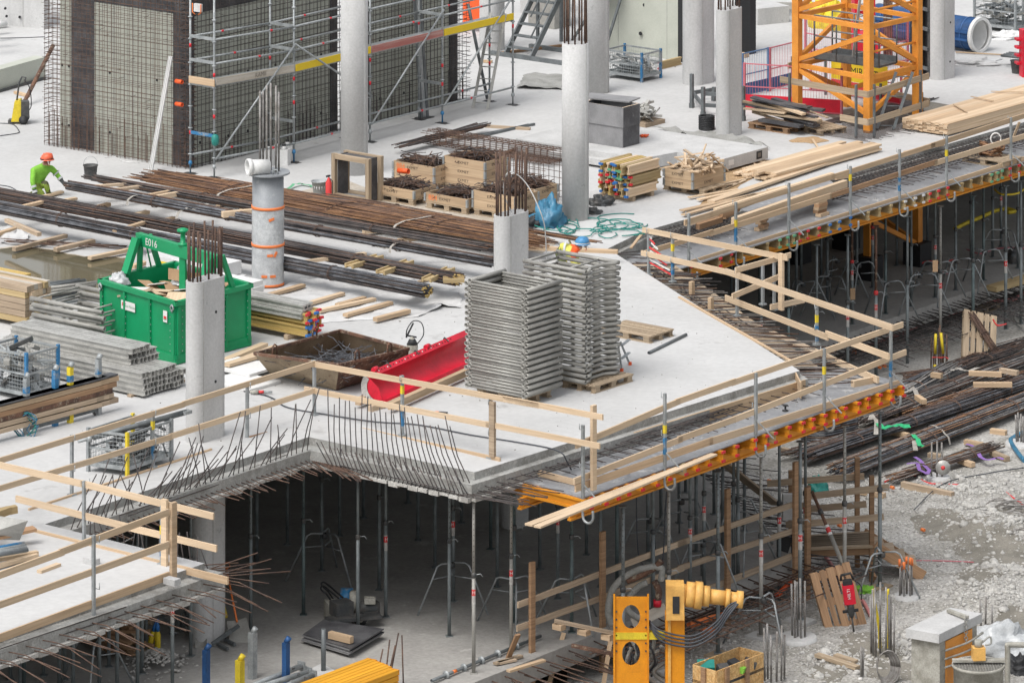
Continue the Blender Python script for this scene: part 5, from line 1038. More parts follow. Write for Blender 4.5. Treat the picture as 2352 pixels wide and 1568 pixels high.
# steel end frame and coil by the oval column
t = thing('steel_trestle', 'low grey steel trestle behind the oval column', 'trestle', P(1590, 248))
for (x, y, yt) in ((1589, 248, 170), (1615, 268, 200), (1707, 278, 198), (1640, 232, 200)): e = P(x, y); MB().block(e, (.08, .08, hgt(e, yt)), RA).build('post', M['grey_steel'], t); MB().block(e, (.1, .1, .12), RA).build('foot', M['grey_steel'], t)
for (a, b) in (((1589, 232), (1615, 262)), ((1615, 262), (1707, 268)), ((1589, 234), (1640, 226)), ((1615, 236), (1660, 238))): MB().beam(P(*a) + Z * .22, P(*b) + Z * .22, .06, .09).build('rail', M['grey_steel'], t)
c = P(1623, 298); t = thing('cable_coil', 'black cable coil stacked upright beside the oval column', 'coil', c)
for k in range(8): MB().path([c + V(.18 * math.cos(a), .18 * math.sin(a), .03 + .042 * k) for a in [j * .42 for j in range(16)]], .022, 6).build('turn', M['black_rubber'], t)
mb = MB(); mb.hprism([P(1858 + 42 * math.cos(a) * (1 + .2 * math.sin(3 * a)), 322 + 7 * math.sin(a) * (1 + .2 * math.cos(5 * a)), .004) for a in [j * .35 for j in range(18)]], .002, .012); tag(mb.build('sawdust', M['sawdust']), 'small patch of brown sawdust on the white slab', 'sawdust', None, 'stuff')
mb = MB(); mb.hprism([P(x, y, .003) for x, y in ((1660, 395), (1740, 365), (1800, 372), (1760, 395), (1700, 425), (1660, 470), (1600, 480), (1640, 430))], .001, .004); tag(mb.build('sawdust', M['sawdust']), 'brown sawdust trodden round the precast slab end', 'sawdust', None, 'stuff')
# ---- people
def skin_mesh(bones, rad, mats, pick, name, parent, sub=2):
    keys = list(bones); me = bpy.data.meshes.new('tmp'); idx = {k: i for i, k in enumerate(keys)}
    me.from_pydata([tuple(bones[k]) for k in keys], [(idx[a], idx[b]) for a, b in EDG if a in idx and b in idx], []); o = bpy.data.objects.new('tmp', me); COL.objects.link(o)
    m = o.modifiers.new('s', 'SKIN'); m.use_smooth_shade = True
    for i, k in enumerate(keys): me.skin_vertices[0].data[i].radius = (rad[k],) * 2 if not isinstance(rad[k], tuple) else rad[k]; me.skin_vertices[0].data[i].use_root = (k == 'pelvis')
    s = o.modifiers.new('d', 'SUBSURF'); s.levels = sub; s.render_levels = sub
    dg = bpy.context.evaluated_depsgraph_get(); res = bpy.data.meshes.new_from_object(o.evaluated_get(dg)); bpy.data.objects.remove(o); res.materials.clear()
    for mt in mats: res.materials.append(M[mt])
    for p in res.polygons:
        b = min(keys, key=lambda k: (Vector(bones[k]) - p.center).length - (rad[k] if not isinstance(rad[k], tuple) else max(rad[k])) * .6); p.material_index = pick(b, p.center); p.use_smooth = True
    ob = bpy.data.objects.new(name, res); COL.objects.link(ob); ob.parent = parent; return ob
EDG = [('pelvis', 'waist'), ('waist', 'chest'), ('chest', 'neck'), ('neck', 'head'), ('chest', 'shL'), ('shL', 'elL'), ('elL', 'wrL'), ('wrL', 'haL'), ('chest', 'shR'), ('shR', 'elR'), ('elR', 'wrR'), ('wrR', 'haR'), ('pelvis', 'hiL'), ('hiL', 'knL'), ('knL', 'anL'), ('anL', 'toL'), ('pelvis', 'hiR'), ('hiR', 'knR'), ('knR', 'anR'), ('anR', 'toR')]
def fingers(w, h, parent, mt):
    d = (Vector(h) - Vector(w)).normalized(); s = d.cross(Z).normalized(); u = s.cross(d)
    for k, (off, ln) in enumerate(((-.033, .062), (-.011, .075), (.011, .07), (.033, .055))): b = Vector(h) + s * off; MB().path([b - d * .02, b + d * ln * .5 - u * .004, b + d * ln * .85 - u * .03], .0105, 6, r2=.008).build('finger', M[mt], parent)
    b = Vector(w).lerp(Vector(h), .5); MB().path([b - s * .03, b - s * .06 + d * .03, b - s * .06 + d * .065 - u * .02], .012, 6, r2=.009).build('thumb', M[mt], parent)
def helmet(c, face, mt, parent, band='black_rubber', sc=1.0):
    f = face.normalized(); s = Z.cross(f); u = (Z + f * .25).normalized(); m3 = Matrix((f, u.cross(f).normalized(), u)).transposed()
    sh = MB().lathe(c, [(.152 * sc, -.01), (.15 * sc, .04), (.128 * sc, .095), (.085 * sc, .132), (.03 * sc, .147), (.004, .148)], 22, m3, close=False).build('helmet', M[mt], parent)
    MB().lathe(c + f * .03, [(.163 * sc, -.012), (.15 * sc, .012)], 22, m3, close=False).build('brim', M[mt], sh)
    MB().lathe(c, [(.157 * sc, .0), (.156 * sc, .028)], 22, m3, close=False).build('headband', M[band], sh)
    for k in (-.05, 0, .05): MB().box(c + u * .13 + s * k, (.18, .012, .012), m=m3).build('crown_rib', M[mt], sh)
    return sh
def face(c, f, parent, r=.1):
    f = f.normalized(); s = Z.cross(f); MB().path([c + f * r * .93 + Z * .01, c + f * (r * 1.15) - Z * .025, c + f * r * .95 - Z * .03], .012, 6).build('nose', M['skin'], parent)
    for k in (-1, 1):
        MB().lathe(c + f * r * .88 + s * .035 * k + Z * .012, [(.001, -.009), (.010, -.005), (.010, .005), (.001, .009)], 8).build('eye', M['paper'], parent); MB().box(c + f * r * .96 + s * .035 * k + Z * .03, (.01, .035, .008), math.atan2(f.y, f.x)).build('eyebrow', M['ink'], parent)
        MB().lathe(c + s * r * .95 * k - Z * .01, [(.005, -.028), (.018, -.01), (.018, .015), (.006, .03)], 8).build('ear', M['skin'], parent)
    MB().box(c + f * r * .9 - Z * .055, (.02, .045, .008), math.atan2(f.y, f.x)).build('mouth', M['tape_red'], parent)
# kneeling worker in green: facing +X mostly, left knee up
c = P(98, 452); k = 97.0
def w1(x, y, dy=0.0): return V(c.x + (x - 98) / 102.5, c.y + dy, (452 - y) / 102.5)
bn = {'pelvis': w1(84, 425, .05), 'waist': w1(85, 411, .03), 'chest': w1(93, 392, .0), 'neck': w1(103, 378, -.05), 'head': w1(108, 369, -.09), 'shL': w1(117, 389, .15), 'elL': w1(131, 406, .16), 'wrL': w1(145, 422, .08), 'haL': w1(152, 429, .04), 'shR': w1(79, 389, -.16), 'elR': w1(77, 413, -.26), 'wrR': w1(85, 440, -.32), 'haR': w1(88, 449, -.36),
      'hiL': w1(90, 428, .14), 'knL': w1(108, 414, .0), 'anL': w1(109, 447, .08), 'toL': w1(121, 450, -.02), 'hiR': w1(80, 430, -.04), 'knR': w1(100, 446, -.12), 'anR': w1(74, 447, .12), 'toR': w1(66, 449, .18)}
bn['knL'] = w1(106, 418, -.12); bn['anL'] = w1(112, 446, .02); bn['toL'] = w1(122, 450, -.06)
rd = {'pelvis': .165, 'waist': .15, 'chest': (.19, .15), 'neck': .062, 'head': .088, 'shL': .085, 'elL': .058, 'wrL': .04, 'haL': .045, 'shR': .085, 'elR': .06, 'wrR': .042, 'haR': .045, 'hiL': .11, 'knL': .078, 'anL': .055, 'toL': .05, 'hiR': .11, 'knR': .08, 'anR': .055, 'toR': .05}
wk = thing('person', 'worker in bright green jacket and orange helmet kneeling to tie rebar', 'person', c)
for kk in bn: bn[kk] = bn[kk] - c
def pick1(b, p):
    if b in ('haL', 'haR', 'wrL', 'wrR'): return 2
    if b == 'head': return 3
    if b in ('toL', 'toR', 'anL', 'anR'): return 4
    if b in ('hiL', 'hiR', 'pelvis'): return 1
    if b in ('knL', 'knR'): return 4 if p.z > bn['knL'].z - .02 else 1
    return 0
mat('trouser_green', (.20, .26, .05), .85, c2=(.26, .40, .05), scale=8, fine=.15, c3=(.30, .31, .28), s3=.6)
bd = skin_mesh(bn, rd, ['hivis_green', 'trouser_green', 'gloves', 'skin', 'trouser_dark'], pick1, 'body', wk)
def ringband(a, b, f, r, par, w=.05, mt='reflective'):
    a, b = a + c, b + c; d = (b - a).normalized(); e = a.lerp(b, f); s = d.orthogonal().normalized(); MB().lathe(e, [(r, -w / 2), (r, w / 2)], 14, Matrix((s, d.cross(s), d)).transposed(), close=False).build('reflective_band', M[mt], par)
ringband(bn['elL'], bn['wrL'], .45, .062, wk); ringband(bn['elR'], bn['wrR'], .35, .068, wk); ringband(bn['elR'], bn['wrR'], .75, .06, wk); ringband(bn['shL'], bn['elL'], .7, .085, wk, .03)
fdir = V(.75, -.6, -.35); hc = bn['head'] + c; face(hc + V(.0, -.0, -.02), V(.72, -.66, 0), wk, .092); helmet(hc + Z * .055, V(.75, -.5, 0), 'helmet_orange', wk, sc=.95)
for w_, h_ in (('wrL', 'haL'), ('wrR', 'haR')): fingers(bn[w_] + c, bn[h_] + c, wk, 'gloves')
# worker in the blue helmet, bending beyond the frames
c = P(1322, 640); c = V(P(1322, 655).x, P(1322, 655).y, 0)
def w2(x, y, dy=0.0): return V((x - 1322) / 111.0, dy, (655 - y) / 111.0)
bn = {'pelvis': w2(1288, 578, .1), 'waist': w2(1296, 575, .06), 'chest': w2(1312, 574, .0), 'neck': w2(1326, 570, -.03), 'head': w2(1336, 562, -.05), 'shL': w2(1318, 580, .17), 'elL': w2(1326, 606, .2), 'wrL': w2(1338, 626, .1), 'haL': w2(1344, 634, .06), 'shR': w2(1312, 582, -.17), 'elR': w2(1322, 608, -.22), 'wrR': w2(1336, 628, -.2), 'haR': w2(1342, 637, -.18),
      'hiL': w2(1287, 583, .2), 'knL': w2(1296, 618, .2), 'anL': w2(1286, 648, .22), 'toL': w2(1302, 652, .2), 'hiR': w2(1286, 583, 0), 'knR': w2(1300, 620, -.05), 'anR': w2(1288, 649, 0), 'toR': w2(1304, 653, -.04)}
wk = thing('person', 'worker in blue helmet and orange hi-vis vest bending behind the stacked frames', 'person', c)
bd = skin_mesh(bn, rd, ['hivis_yellow', 'trouser_dark', 'gloves', 'skin', 'orange_panel'], lambda b, p: 2 if b in ('haL', 'haR') else 3 if b == 'head' else 4 if b in ('neck', 'chest', 'shL', 'shR') and p.x > -.09 else 1 if b in ('hiL', 'hiR', 'pelvis', 'knL', 'knR', 'anL', 'anR', 'toL', 'toR') else 0, 'body', wk)
ringband(bn['waist'], bn['chest'], .5, .2, wk, .05); hc = bn['head'] + c; face(hc + V(.02, -.02, -.03), V(.75, -.6, 0), wk, .092); helmet(hc + Z * .04, V(.6, -.6, 0), 'helmet_blue', wk, 'paper', sc=1.0)
for w_, h_ in (('wrL', 'haL'), ('wrR', 'haR')): fingers(bn[w_] + c, bn[h_] + c, wk, 'gloves')
# ================================================================ GUARD RAILS, STARTER BARS, DECK LOADS
def ol(L, x, y=None):
    p = on_line(L[0], L[1], x); p = V(p.x, p.y, p.z)
    if y is not None: p.z = hgt(p, y)
    return p
def railrun(lab, L, boards, posts, wood=(), n=None, hook=False, off=.04):
    d = (L[1] - L[0]); d.z = 0; d = d.normalized(); n = n or d.cross(Z); t = thing('guard_rail', lab, 'guard rail', ol(L, posts[0][0] if posts else wood[0][0]))
    for (x0, y0, x1, y1, w, mt) in boards:
        a, b = ol(L, x0, y0) + n * off, ol(L, x1, y1) + n * off; MB().beam(a, b, .035, w).build('rail_board', M[mt], t)
    for k, (x, yb, yt) in enumerate(posts):
        b = ol(L, x, yb); top = hgt(b, yt); mt = 'galvanised'
        po = MB().box(V(b.x, b.y, (b.z + top) / 2), (.05, .05, top - b.z), math.atan2(d.y, d.x)).build('post', M[mt], t)
        for f in (.42, .93):
            e = V(b.x, b.y, b.z + (top - b.z) * f); MB().path([e + d * .03, e + n * .10 + d * .03, e + n * .10 + d * .03 + Z * .1], .009, 5).build('bracket', M['galvanised'], po)
        if k % 2: MB().box(V(b.x, b.y, b.z + (top - b.z) * U(.5, .8)), (.054, .054, .15), math.atan2(d.y, d.x)).build('yellow_band', M['yellow_paint'], po)
        if k % 3 == 1: MB().box(V(b.x, b.y, b.z + (top - b.z) * .3), (.053, .053, .3), math.atan2(d.y, d.x)).build('blue_band', M['blue_steel'], po)
        if hook:
            e = V(b.x, b.y, b.z); h = n * -.13; MB().wire([e + Z * .02, e - Z * .28, e - Z * .36 + h * .5, e - Z * .36 + h * 1.2, e - Z * .28 + h * 1.7, e - Z * .14 + h * 1.7], .024, 7).build('clamp_hook', M['galvanised'], po)
            MB().beam(e + Z * .3, e - n * .4 + Z * .01, .02, .02).build('stay', M['galvanised'], po)
        else: MB().box(V(b.x, b.y, b.z + .015) , (.12, .12, .03), math.atan2(d.y, d.x)).build('foot_plate', M['galvanised'], po)
    for (x, yb, yt, o_, mt) in wood:
        b = ol(L, x, yb) + n * o_; b.z = hgt(b, yb); top = hgt(b, yt); MB().box(V(b.x, b.y, (b.z + top) / 2), (.12, .06, top - b.z), math.atan2(d.y, d.x)).build('timber_post', M[mt], t)
    return t
FP = 'fresh_pine'
railrun('timber guard rail along the front slab edge, before the red form', (P(722, 953), P(1127, 1052)), [(718, 834, 1242, 930, .10, FP), (1160, 914, 1388, 957, .10, FP), (703, 892, 1130, 975, .10, FP), (1120, 972, 1381, 1023, .10, FP), (740, 968, 1152, 1058, .13, 'pine')], [(722, 953, 826), (924, 1000, 862), (1127, 1052, 916)], [(1136, 1048, 922, .06, 'old_timber')], n=-A)
railrun('long timber guard rail running from the slab corner past the wire basket', (P(722, 953), P(165, 1137)), [(-30, 1064, 420, 927, .10, FP), (415, 927, 720, 833, .10, FP), (-30, 1128, 390, 1002, .10, FP), (385, 1002, 720, 895, .10, FP), (570, 1006, 740, 962, .09, 'brown_timber'), (62, 1174, 482, 1036, .12, 'pine')], [(165, 1137, 998), (351, 1073, 942), (568, 1014, 878)], n=B)
railrun('timber guard rail on the rear edge of the lower corner slab', (P(193, 1250), P(470, 1318)), [(-30, 1062, 190, 1112, .11, FP), (185, 1110, 489, 1186, .11, FP), (35, 1145, 300, 1212, .11, 'fresh_pine'), (290, 1210, 496, 1260, .11, FP), (44, 1215, 522, 1334, .12, 'pine')], [(193, 1250, 1104), (372, 1296, 1160)], [(383, 1312, 1146, -.05, FP)], n=A, off=.02)
railrun('timber guard rail on the front edge of the lower corner slab', (P(215, 1392), P(395, 1332)), [(-30, 1333, 150, 1267, .11, FP), (140, 1269, 391, 1176, .11, FP), (-30, 1401, 391, 1250, .11, FP), (-30, 1477, 391, 1322, .13, 'pine')], [(215, 1440, 1228), (-20, 1510, 1310)], [(400, 1337, 1153, -.02, 'pine')], n=B, off=-.035)
railrun('timber guard rail along the outer edge of the near formwork deck', (dn0, dn1), [(1326, 1024, 1565, 921, .11, FP), (1555, 924, 1692, 876, .11, FP), (1684, 880, 2077, 746, .11, FP), (1322, 1106, 1570, 1008, .11, FP), (1560, 1010, 1700, 960, .11, FP), (1692, 963, 2084, 809, .11, FP), (1325, 1122, 1640, 1012, .13, 'pine'), (1632, 1015, 2070, 880, .13, FP)], [(1339, 1150, 976), (1527, 1075, 903), (1736, 1000, 856), (1893, 942, 800), (2046, 888, 750)], [(1358, 1125, 930, -.05, FP)], n=-B, hook=True, off=.035)
L6 = (P(1485, 630, -.05), P(1797, 714, -.05)); railrun('timber guard rail round the corner of the open void', L6, [(1479, 527, 1812, 592, .11, FP), (1476, 580, 1700, 630, .11, FP)], [(1490, 632, 525), (1545, 648, 535), (1752, 700, 600)], [(1797, 712, 582, .04, FP)], n=-A)
L6b = (P(1670, 715, -.05), P(2046, 887, -.2)); railrun('long timber guard rail crossing beside the projecting bars', L6b, [(1669, 622, 2054, 752, .12, FP), (1669, 683, 1905, 774, .12, FP), (1900, 765, 2045, 818, .12, FP)], [(1693, 726, 616), (1876, 792, 702)], n=-A)
L6c = (P(1680, 735, -.05), P(1850, 690, -.05)); railrun('short timber guard rail closing the void beside the square post', L6c, [(1686, 620, 1812, 585, .11, FP), (1678, 680, 1792, 632, .11, FP), (1766, 705, 1844, 688, .11, FP)], [(1778, 712, 598)], n=B)
railrun('long timber guard rail on the far formwork deck', (fn0, fn1), [(1575, 512, 1640, 492, .12, 'pine'), (1632, 494, 1920, 405, .12, 'pine'), (1912, 408, 2150, 333, .11, 'pine'), (2140, 336, 2400, 252, .12, 'pine'), (1480, 583, 1640, 533, .11, 'pine'), (1634, 537, 1912, 450, .12, 'pine'), (1908, 452, 2155, 372, .11, 'brown_timber'), (2148, 376, 2400, 300, .12, FP), (1590, 605, 2000, 478, .13, 'pine'), (1992, 481, 2400, 352, .13, 'pine')], [(1582, 606, 490), (1690, 572, 464), (1812, 535, 420), (1953, 490, 382), (2066, 458, 343), (2174, 424, 312), (2322, 380, 270)], n=-B, hook=True, off=.035)
L8 = (P(1671, 1436, GZ), P(1221, 1600, GZ)); railrun('rough timber rail on tall posts along the lower floor edge', L8, [(1194, 1390, 1580, 1243, .11, 'old_timber'), (1560, 1250, 1824, 1160, .11, 'old_timber'), (1192, 1444, 1575, 1304, .11, 'old_timber'), (1562, 1306, 1851, 1211, .11, 'old_timber'), (1616, 1359, 1822, 1278, .12, 'old_timber'), (1224, 1512, 1412, 1436, .12, 'old_timber')], [], [(1222, 1600, 1290, 0, 'brown_timber'), (1384, 1542, 1220, 0, 'brown_timber'), (1671, 1436, 1122, 0, 'brown_timber'), (1827, 1390, 1060, 0, 'brown_timber'), (1845, 1384, 1118, .1, 'brown_timber')], n=B, off=-.05)
# boards lying loose on the near deck
tag(MB().beam(P(1214, 1205, DZ + .17), P(1560, 1075, DZ + .05), .16, .035).build('scaffold_plank', M[FP]), 'pale plank poking out past the end of the near formwork deck', 'plank')
tag(MB().beam(P(1214, 1205, DZ + .17) + B * .19, P(1640, 1043, DZ + .03), .14, .035).build('scaffold_plank', M[FP]), 'second pale plank running under the deck edge posts', 'plank')
tag(MB().beam(at(1, 2, 1345, 1040, DZ + .06), at(1, 2, 1655, 1120, DZ + .06), .05, .1).build('timber_batten', M['pine']), 'short timber batten across the narrow end of the near deck', 'plank')
tag(MB().beam(at(2, 2, 1180, 435, DZ + .06), at(2, 2, 1330, 405, DZ + .06), .1, .12).build('timber_block', M[FP]), 'pale timber block lying at the wide end of the near deck', 'timber'); tag(MB().beam(at(2, 2, 1000, 250, DZ + .1), at(2, 2, 1355, 410, DZ + .1), .05, .12).build('timber_batten', M[FP]), 'long pale batten closing the end of the near deck', 'plank')
tag(MB().beam(at(1, 2, 1975, 800, DZ + .12) + B * .12, at(2, 2, 825, 440, DZ + .12) + B * .1, .03, .22).build('edge_board', M['crate_timber']), 'tan edge-form board standing along the bars of the near deck', 'board')
tag(MB().beam(at(2, 2, 785, 400, DZ + .2), at(2, 2, 825, 480, DZ + .2), .03, .3).build('edge_board', M['crate_timber']), 'short tan board closing the corner of the white slab', 'board')
tag(MB().beam(at(1, 1, 1990, 600 + 0, .02), at(1, 1, 2075, 492, .02), .06, .03).build('edge_batten', M['pine']), 'thin batten along the slab edge by the green hose', 'batten'); tag(MB().beam(P(1560, 682, .015), P(1822, 832, .015), .06, .03).build('edge_batten', M['pine']), 'long thin batten on the oblique edge of the white slab', 'batten')
tag(MB().beam(at(2, 1, 310, 1050, -.3), at(2, 1, 1010, 1345, -.3), .2, .04).build('formwork_plank', M['old_timber']), 'worn plank hung under the projecting bars beside the void', 'plank')
for i, (x, y) in enumerate(((80, 900), (210, 1010))): tag(MB().block(at(2, 1, x, y + 30, -.15), (.1, .08, .3), RA).build('timber_peg', M['pine']), f'small timber peg standing among the projecting bars, {"one by the taped post" if i == 0 else "one by the slab edge"}', 'peg')
t = thing('anchor_bolt', 'black anchor nut standing on the near deck plywood', 'bolt', at(2, 2, 720, 625, DZ)); MB().lathe(at(2, 2, 720, 622, DZ), [(.06, 0), (.06, .02), (.02, .03), (.02, .09), (.05, .1), (.05, .12)], 10).build('nut', M['black_rubber'], t)
t = thing('cable', 'black cable hanging from the near deck down to the lower railing', 'cable', at(1, 2, 1740, 1035, DZ)); MB().wire([at(1, 2, 1740, 1040, DZ + .02), at(1, 2, 1850, 1018, DZ + .12), at(1, 2, 1960, 1030, DZ + .1)] + [onz(781 + x * .3359, y, 88.6) for x, y in ((2000, 1085), (2025, 1130), (2028, 1190), (2040, 1270), (2070, 1295), (2130, 1305), (2200, 1290), (2215, 1250), (2225, 1170), (2250, 1060))], .013, 6).build('cable', M['cable_black'], t)
# ---- starter bars and reinforcement that belongs to the slabs
def bars(lst, r, mt, par, name='starter_bar'):
    for pts in lst: MB().path(pts, r, 5).build(name, M[mt], par)
def edge_pt(a, b, t, off=V(0, 0, 0), z=0.0): p = a.lerp(b, t) + off; p.z = z; return p
lst = []
for k in range(26):                                    # tall bent bars on the front edge
    t = .10 + .86 * k / 25; b = edge_pt(low[12], low[0], t, A * .06, -.2); lean = -X * (.02 + .48 * max(0, t - .35)) + A * .05; h = U(.95, 1.25); lst.append([b - Z * .03, b + X * .05 + Z * .03, b + X * .03 + Z * .1, b + lean * .6 + Z * h * .5, b + lean * 1.15 + V(U(-.03, .03), 0, h)])
for k in range(34):
    t = .12 + .86 * k / 33; b = edge_pt(low[12], low[0], t, -A * .05, -.36); lst.append([b, b + Z * .05 + X * .02, b - X * U(.08, .22) + Z * U(.38, .5)])
for k in range(44):                                    # bent bars along the edge beside the void
    t = .03 + .96 * k / 43; b = edge_pt(low[11], low[12], t, -B * .1, -.2); h = U(.5, 1.0) if k % 3 else U(1.0, 1.25); lean = U(-.25, .5); lst.append([b + X * .03, b + X * .06 + Z * .03, b + X * (.06 + lean * .3) + Z * h * .4, b + X * (.06 + lean) + Z * h])
for k in range(9): t = .3 + .3 * k / 8; b = edge_pt(low[11], low[12], t, -B * .12, -.18); lst.append([b, b + V(.45, .35, .45 + U(-.1, .1))])
for k in range(16): b = edge_pt(low[11], low[10], .1 + .8 * k / 15, A * U(-.05, .1), -.3); lst.append([b, b + Z * .1 + X * .02, b + Z * U(.5, .8) + X * U(-.15, .1)])
for (i, j, n_) in ((11, 12, B), (12, 0, -A), (10, 9, B)):
    for k in range(5): a, b = edge_pt(low[i], low[j], U(0, .3), n_ * U(-.22, .08), -.34 + .05 * k), edge_pt(low[i], low[j], U(.7, 1), n_ * U(-.2, .1), -.34 + .05 * k); lst.append([a, a.lerp(b, .5) + Z * U(-.02, .02), b])
bars(lst, .0105, 'dark_bar', slab); lst = []
for k in range(46): t = .04 + .94 * k / 45; b = edge_pt(low[11], low[12], t, V(0, 0, 0), -.30); lst.append([b, b + B * U(.35, .7) + V(0, U(-.1, .1), U(-.12, -.02))])
for k in range(16): b = edge_pt(low[12], low[0], .01 + .2 * k / 15, V(0, 0, 0), -.32); lst.append([b, b + V(U(.3, .6), U(-.9, -.6), U(-.08, 0))])
for k in range(14): b = edge_pt(low[12], low[0], -.02 + .1 * k / 15, A * U(0, .3), U(-.34, -.2)); lst.append([b, b + X * U(.9, 1.4) + V(-.5, -U(.1, .5), 0)])
for k in range(50): b = edge_pt(low[10], low[9], -.01 + 1.0 * k / 49, V(0, 0, 0), -.22 if k % 2 else -.34); lst.append([b - B * .05, b + B * U(.3, .5) + Z * .02, b + B * U(.8, 1.35) + V(U(-.1, .2), 0, -U(.02, .22))])
for k in range(9): b = edge_pt(low[10], low[11], .03 * k, V(0, 0, 0), -.2 - .02 * (k % 4)); lst.append([b, b + V(U(.8, 1.2), U(-.3, .4), U(-.05, .3))])
bars(lst, .010, 'rusty_bar', slab)
for k in range(26):
    b = edge_pt(low[10], low[11], .1 + .85 * k / 25, V(0, 0, 0), -.3); lst = [[b, b + A * U(.3, .9) + Z * U(-.25, .1)]]; bars(lst, .009, 'grey_bar', slab)
lst = []                                               # bars that stick out over the near deck
for k in range(58): b = edge_pt(low[0], low[1], .02 + .96 * k / 57, V(0, 0, 0), -.28 + .05 * (k % 2)); lst.append([b, b + B * U(.42, .72) + A * U(-.05, .05) + Z * U(-.04, .02)])
for k in range(14): b = edge_pt(low[0], low[1], -.01 + .12 * k / 13, V(0, 0, 0), -.3); lst.append([b - X * .2, b + V(U(.5, 1.1), -U(.5, .9), -.02)])
for k in range(16): a = edge_pt(low[0], low[1], U(0, .55), B * U(.05, .3), -.26 + U(0, .1)); lst.append([a, a + A * U(1.5, 3.2) + B * U(-.1, .25)])
bars(lst, .009, 'dark_bar', deck, 'edge_bar'); lst = []
cE = P(1445, 598)
for k in range(105):                                   # bars over the void from the oblique edge
    t = k / 104; b = edge_pt(cE, pD, t, V(-.25, 0, 0), -.07 - .09 * (k % 3)); L_ = U(.9, 1.45) * (1 + .3 * t); lst.append([b, b + V(L_ * .5, U(-.05, .05), U(-.02, .02)), b + V(L_, U(-.12, .1), U(-.05, .04))])
for k in range(14): a = edge_pt(cE, pD, U(0, .6), V(U(.1, .6), 0, 0), -.12); lst.append([a, a + (pD - cE).normalized() * U(1.0, 2.2)])
for k in range(36): a = P(1405 + 5 * k, 585 + U(-18, 30) + k * 2.0, -.12); d = (X * .9 + Yv * U(-.5, .5)).normalized(); lst.append([a, a + d * U(.5, .9)])
bars(lst[0:105:2], .0115, 'rusty_bar', slab); bars(lst[1:105:2], .0115, 'grey_bar', slab); bars(lst[105:], .0115, 'dark_bar', slab)
tag(MB().prism([P(1440, 610, -.36), P(1440, 610, -.36) + X * 1.0, P(1815, 845, -.36) + X * .55, P(1815, 845, -.36)], Z * .03).build('edge_formwork_board', M['pallet_timber']), 'pale formwork boards under the bars of the oblique slab edge', 'formwork')
def mat_strip(p, q, n, w, par, sp=.16, nl=7, out=(.1, .5), z=-.2):
    L = (q - p).length; d = (q - p) / L; mb = MB()
    for i in range(nl): a = p + n * (w * i / (nl - 1)) + Z * (z + .02 * (i % 2)); a.z = z + .02 * (i % 2); b = a + d * L; mb.tube(a, b, .010, 4, False); mb.tube(a + Z * .12 - n * .03, b + Z * .12 - n * .03, .009, 4, False)
    k = int(L / sp)
    for i in range(k): a = p + d * (i * sp + U(-.02, .02)); a.z = z + .03; mb.tube(a, a + n * (w + U(*out)) + d * U(-.06, .06) - Z * U(0, .05), .0095, 4, False); a = a + d * .05 + Z * .11; mb.tube(a, a + n * (w * U(.8, 1.1)), .009, 4, False)
    return mb.build('edge_reinforcement', M['dark_bar'], par, kind='stuff')
mat_strip(ol((pG, pR), 1840), ol((pG, pR), 2420), B, .85, fdeck); mat_strip(pG + A * .1, ol((pG, pR), 1640), B, .75, fdeck)
# mesh showing where the mast passes through the slab
mm = MB(); rn = random.Random(9); q0 = P(1995, 300)
mm.hprism([P(1890, 262, .004), P(2000, 306, .004), P(2190, 243, .004), P(2080, 224, .004)], .002, .006); tag(mm.build('opening_shade', M['mud']), 'flat dark sheet standing in for the shaded opening round the crane mast foot', 'opening', None, 'stuff')  # no hole is cut here; a dark sheet paints the shade of the opening
mm = MB()
for i in range(46): a = P(1870 + i * 2.2, 285 - i * .2, .03) ; mm.tube(a + A * U(-.3, .2), a + A * U(3.0, 3.8), .010, 4, False)
for i in range(40): a = P(1945, 318, .05) + A * (.1 * i); mm.tube(a - B * U(.3, 1.4), a + B * U(.3, .9), .010, 4, False)
tag(mm.build('rebar_mat', M['dark_bar']), 'dark rebar mats laid on the slab round the crane mast', 'rebar', None, 'stuff')
# ---- timber on the slab along the far deck
def plank_pile(c, d, L, nw, nl, w, h, mt, lab, name='plank_stack', jit=.1, gap=1.03, bear=.04, ragged=0):
    s = Z.cross(d); t = thing(name, lab, 'timber stack', c)
    for k in range(nl):
        for i in range(nw):
            if ragged and random.random() < ragged * (k / nl): continue
            a = c + s * (w * gap * i) + d * U(-jit, jit) + Z * (bear + h * (k + .5) * 1.04); MB().beam(a, a + d * (L * U(.96, 1)), w, h * .96).build('plank', M[random.choice(mt)], t)
    for f in (.1, .5, .88): MB().block(c + d * L * f + s * nw * w * .5 , (.09, nw * w, bear), math.atan2(d.y, d.x)).build('bearer', M['old_timber'], t)
    return t
plank_pile(at(2, 0, 1815, 935), A, 6.5, 11, 9, .118, .028, ['fresh_pine', 'fresh_pine', 'pine'], 'big neat pack of fresh pine boards beside the crane mast', jit=.03, gap=1.0)
for i, (x0, y0, x1, y1) in enumerate(((1870, 715, 1960, 765), (2125, 625, 2352, 630), (1990, 660, 2140, 690))): tag(MB().beam(at(2, 0, x0, y0, .34), at(2, 0, x1, y1, .34), .05, .012).build('timber_lath', M['pine']), f'thin lath lying on the pack of fresh pine boards, {ORD[i]} along', 'lath', 'laths on the board pack')
plank_pile(at(2, 0, 640, 1240), A, 4.3, 5, 3, .16, .05, ['fresh_pine', 'pine', 'fresh_pine'], 'loose pile of long pale planks on the slab before the crane', jit=.25, ragged=.5)
plank_pile(at(2, 0, 480, 1215) , A, 4.0, 3, 2, .16, .045, ['fresh_pine'], 'second row of long pale planks beyond the loose pile', jit=.3)
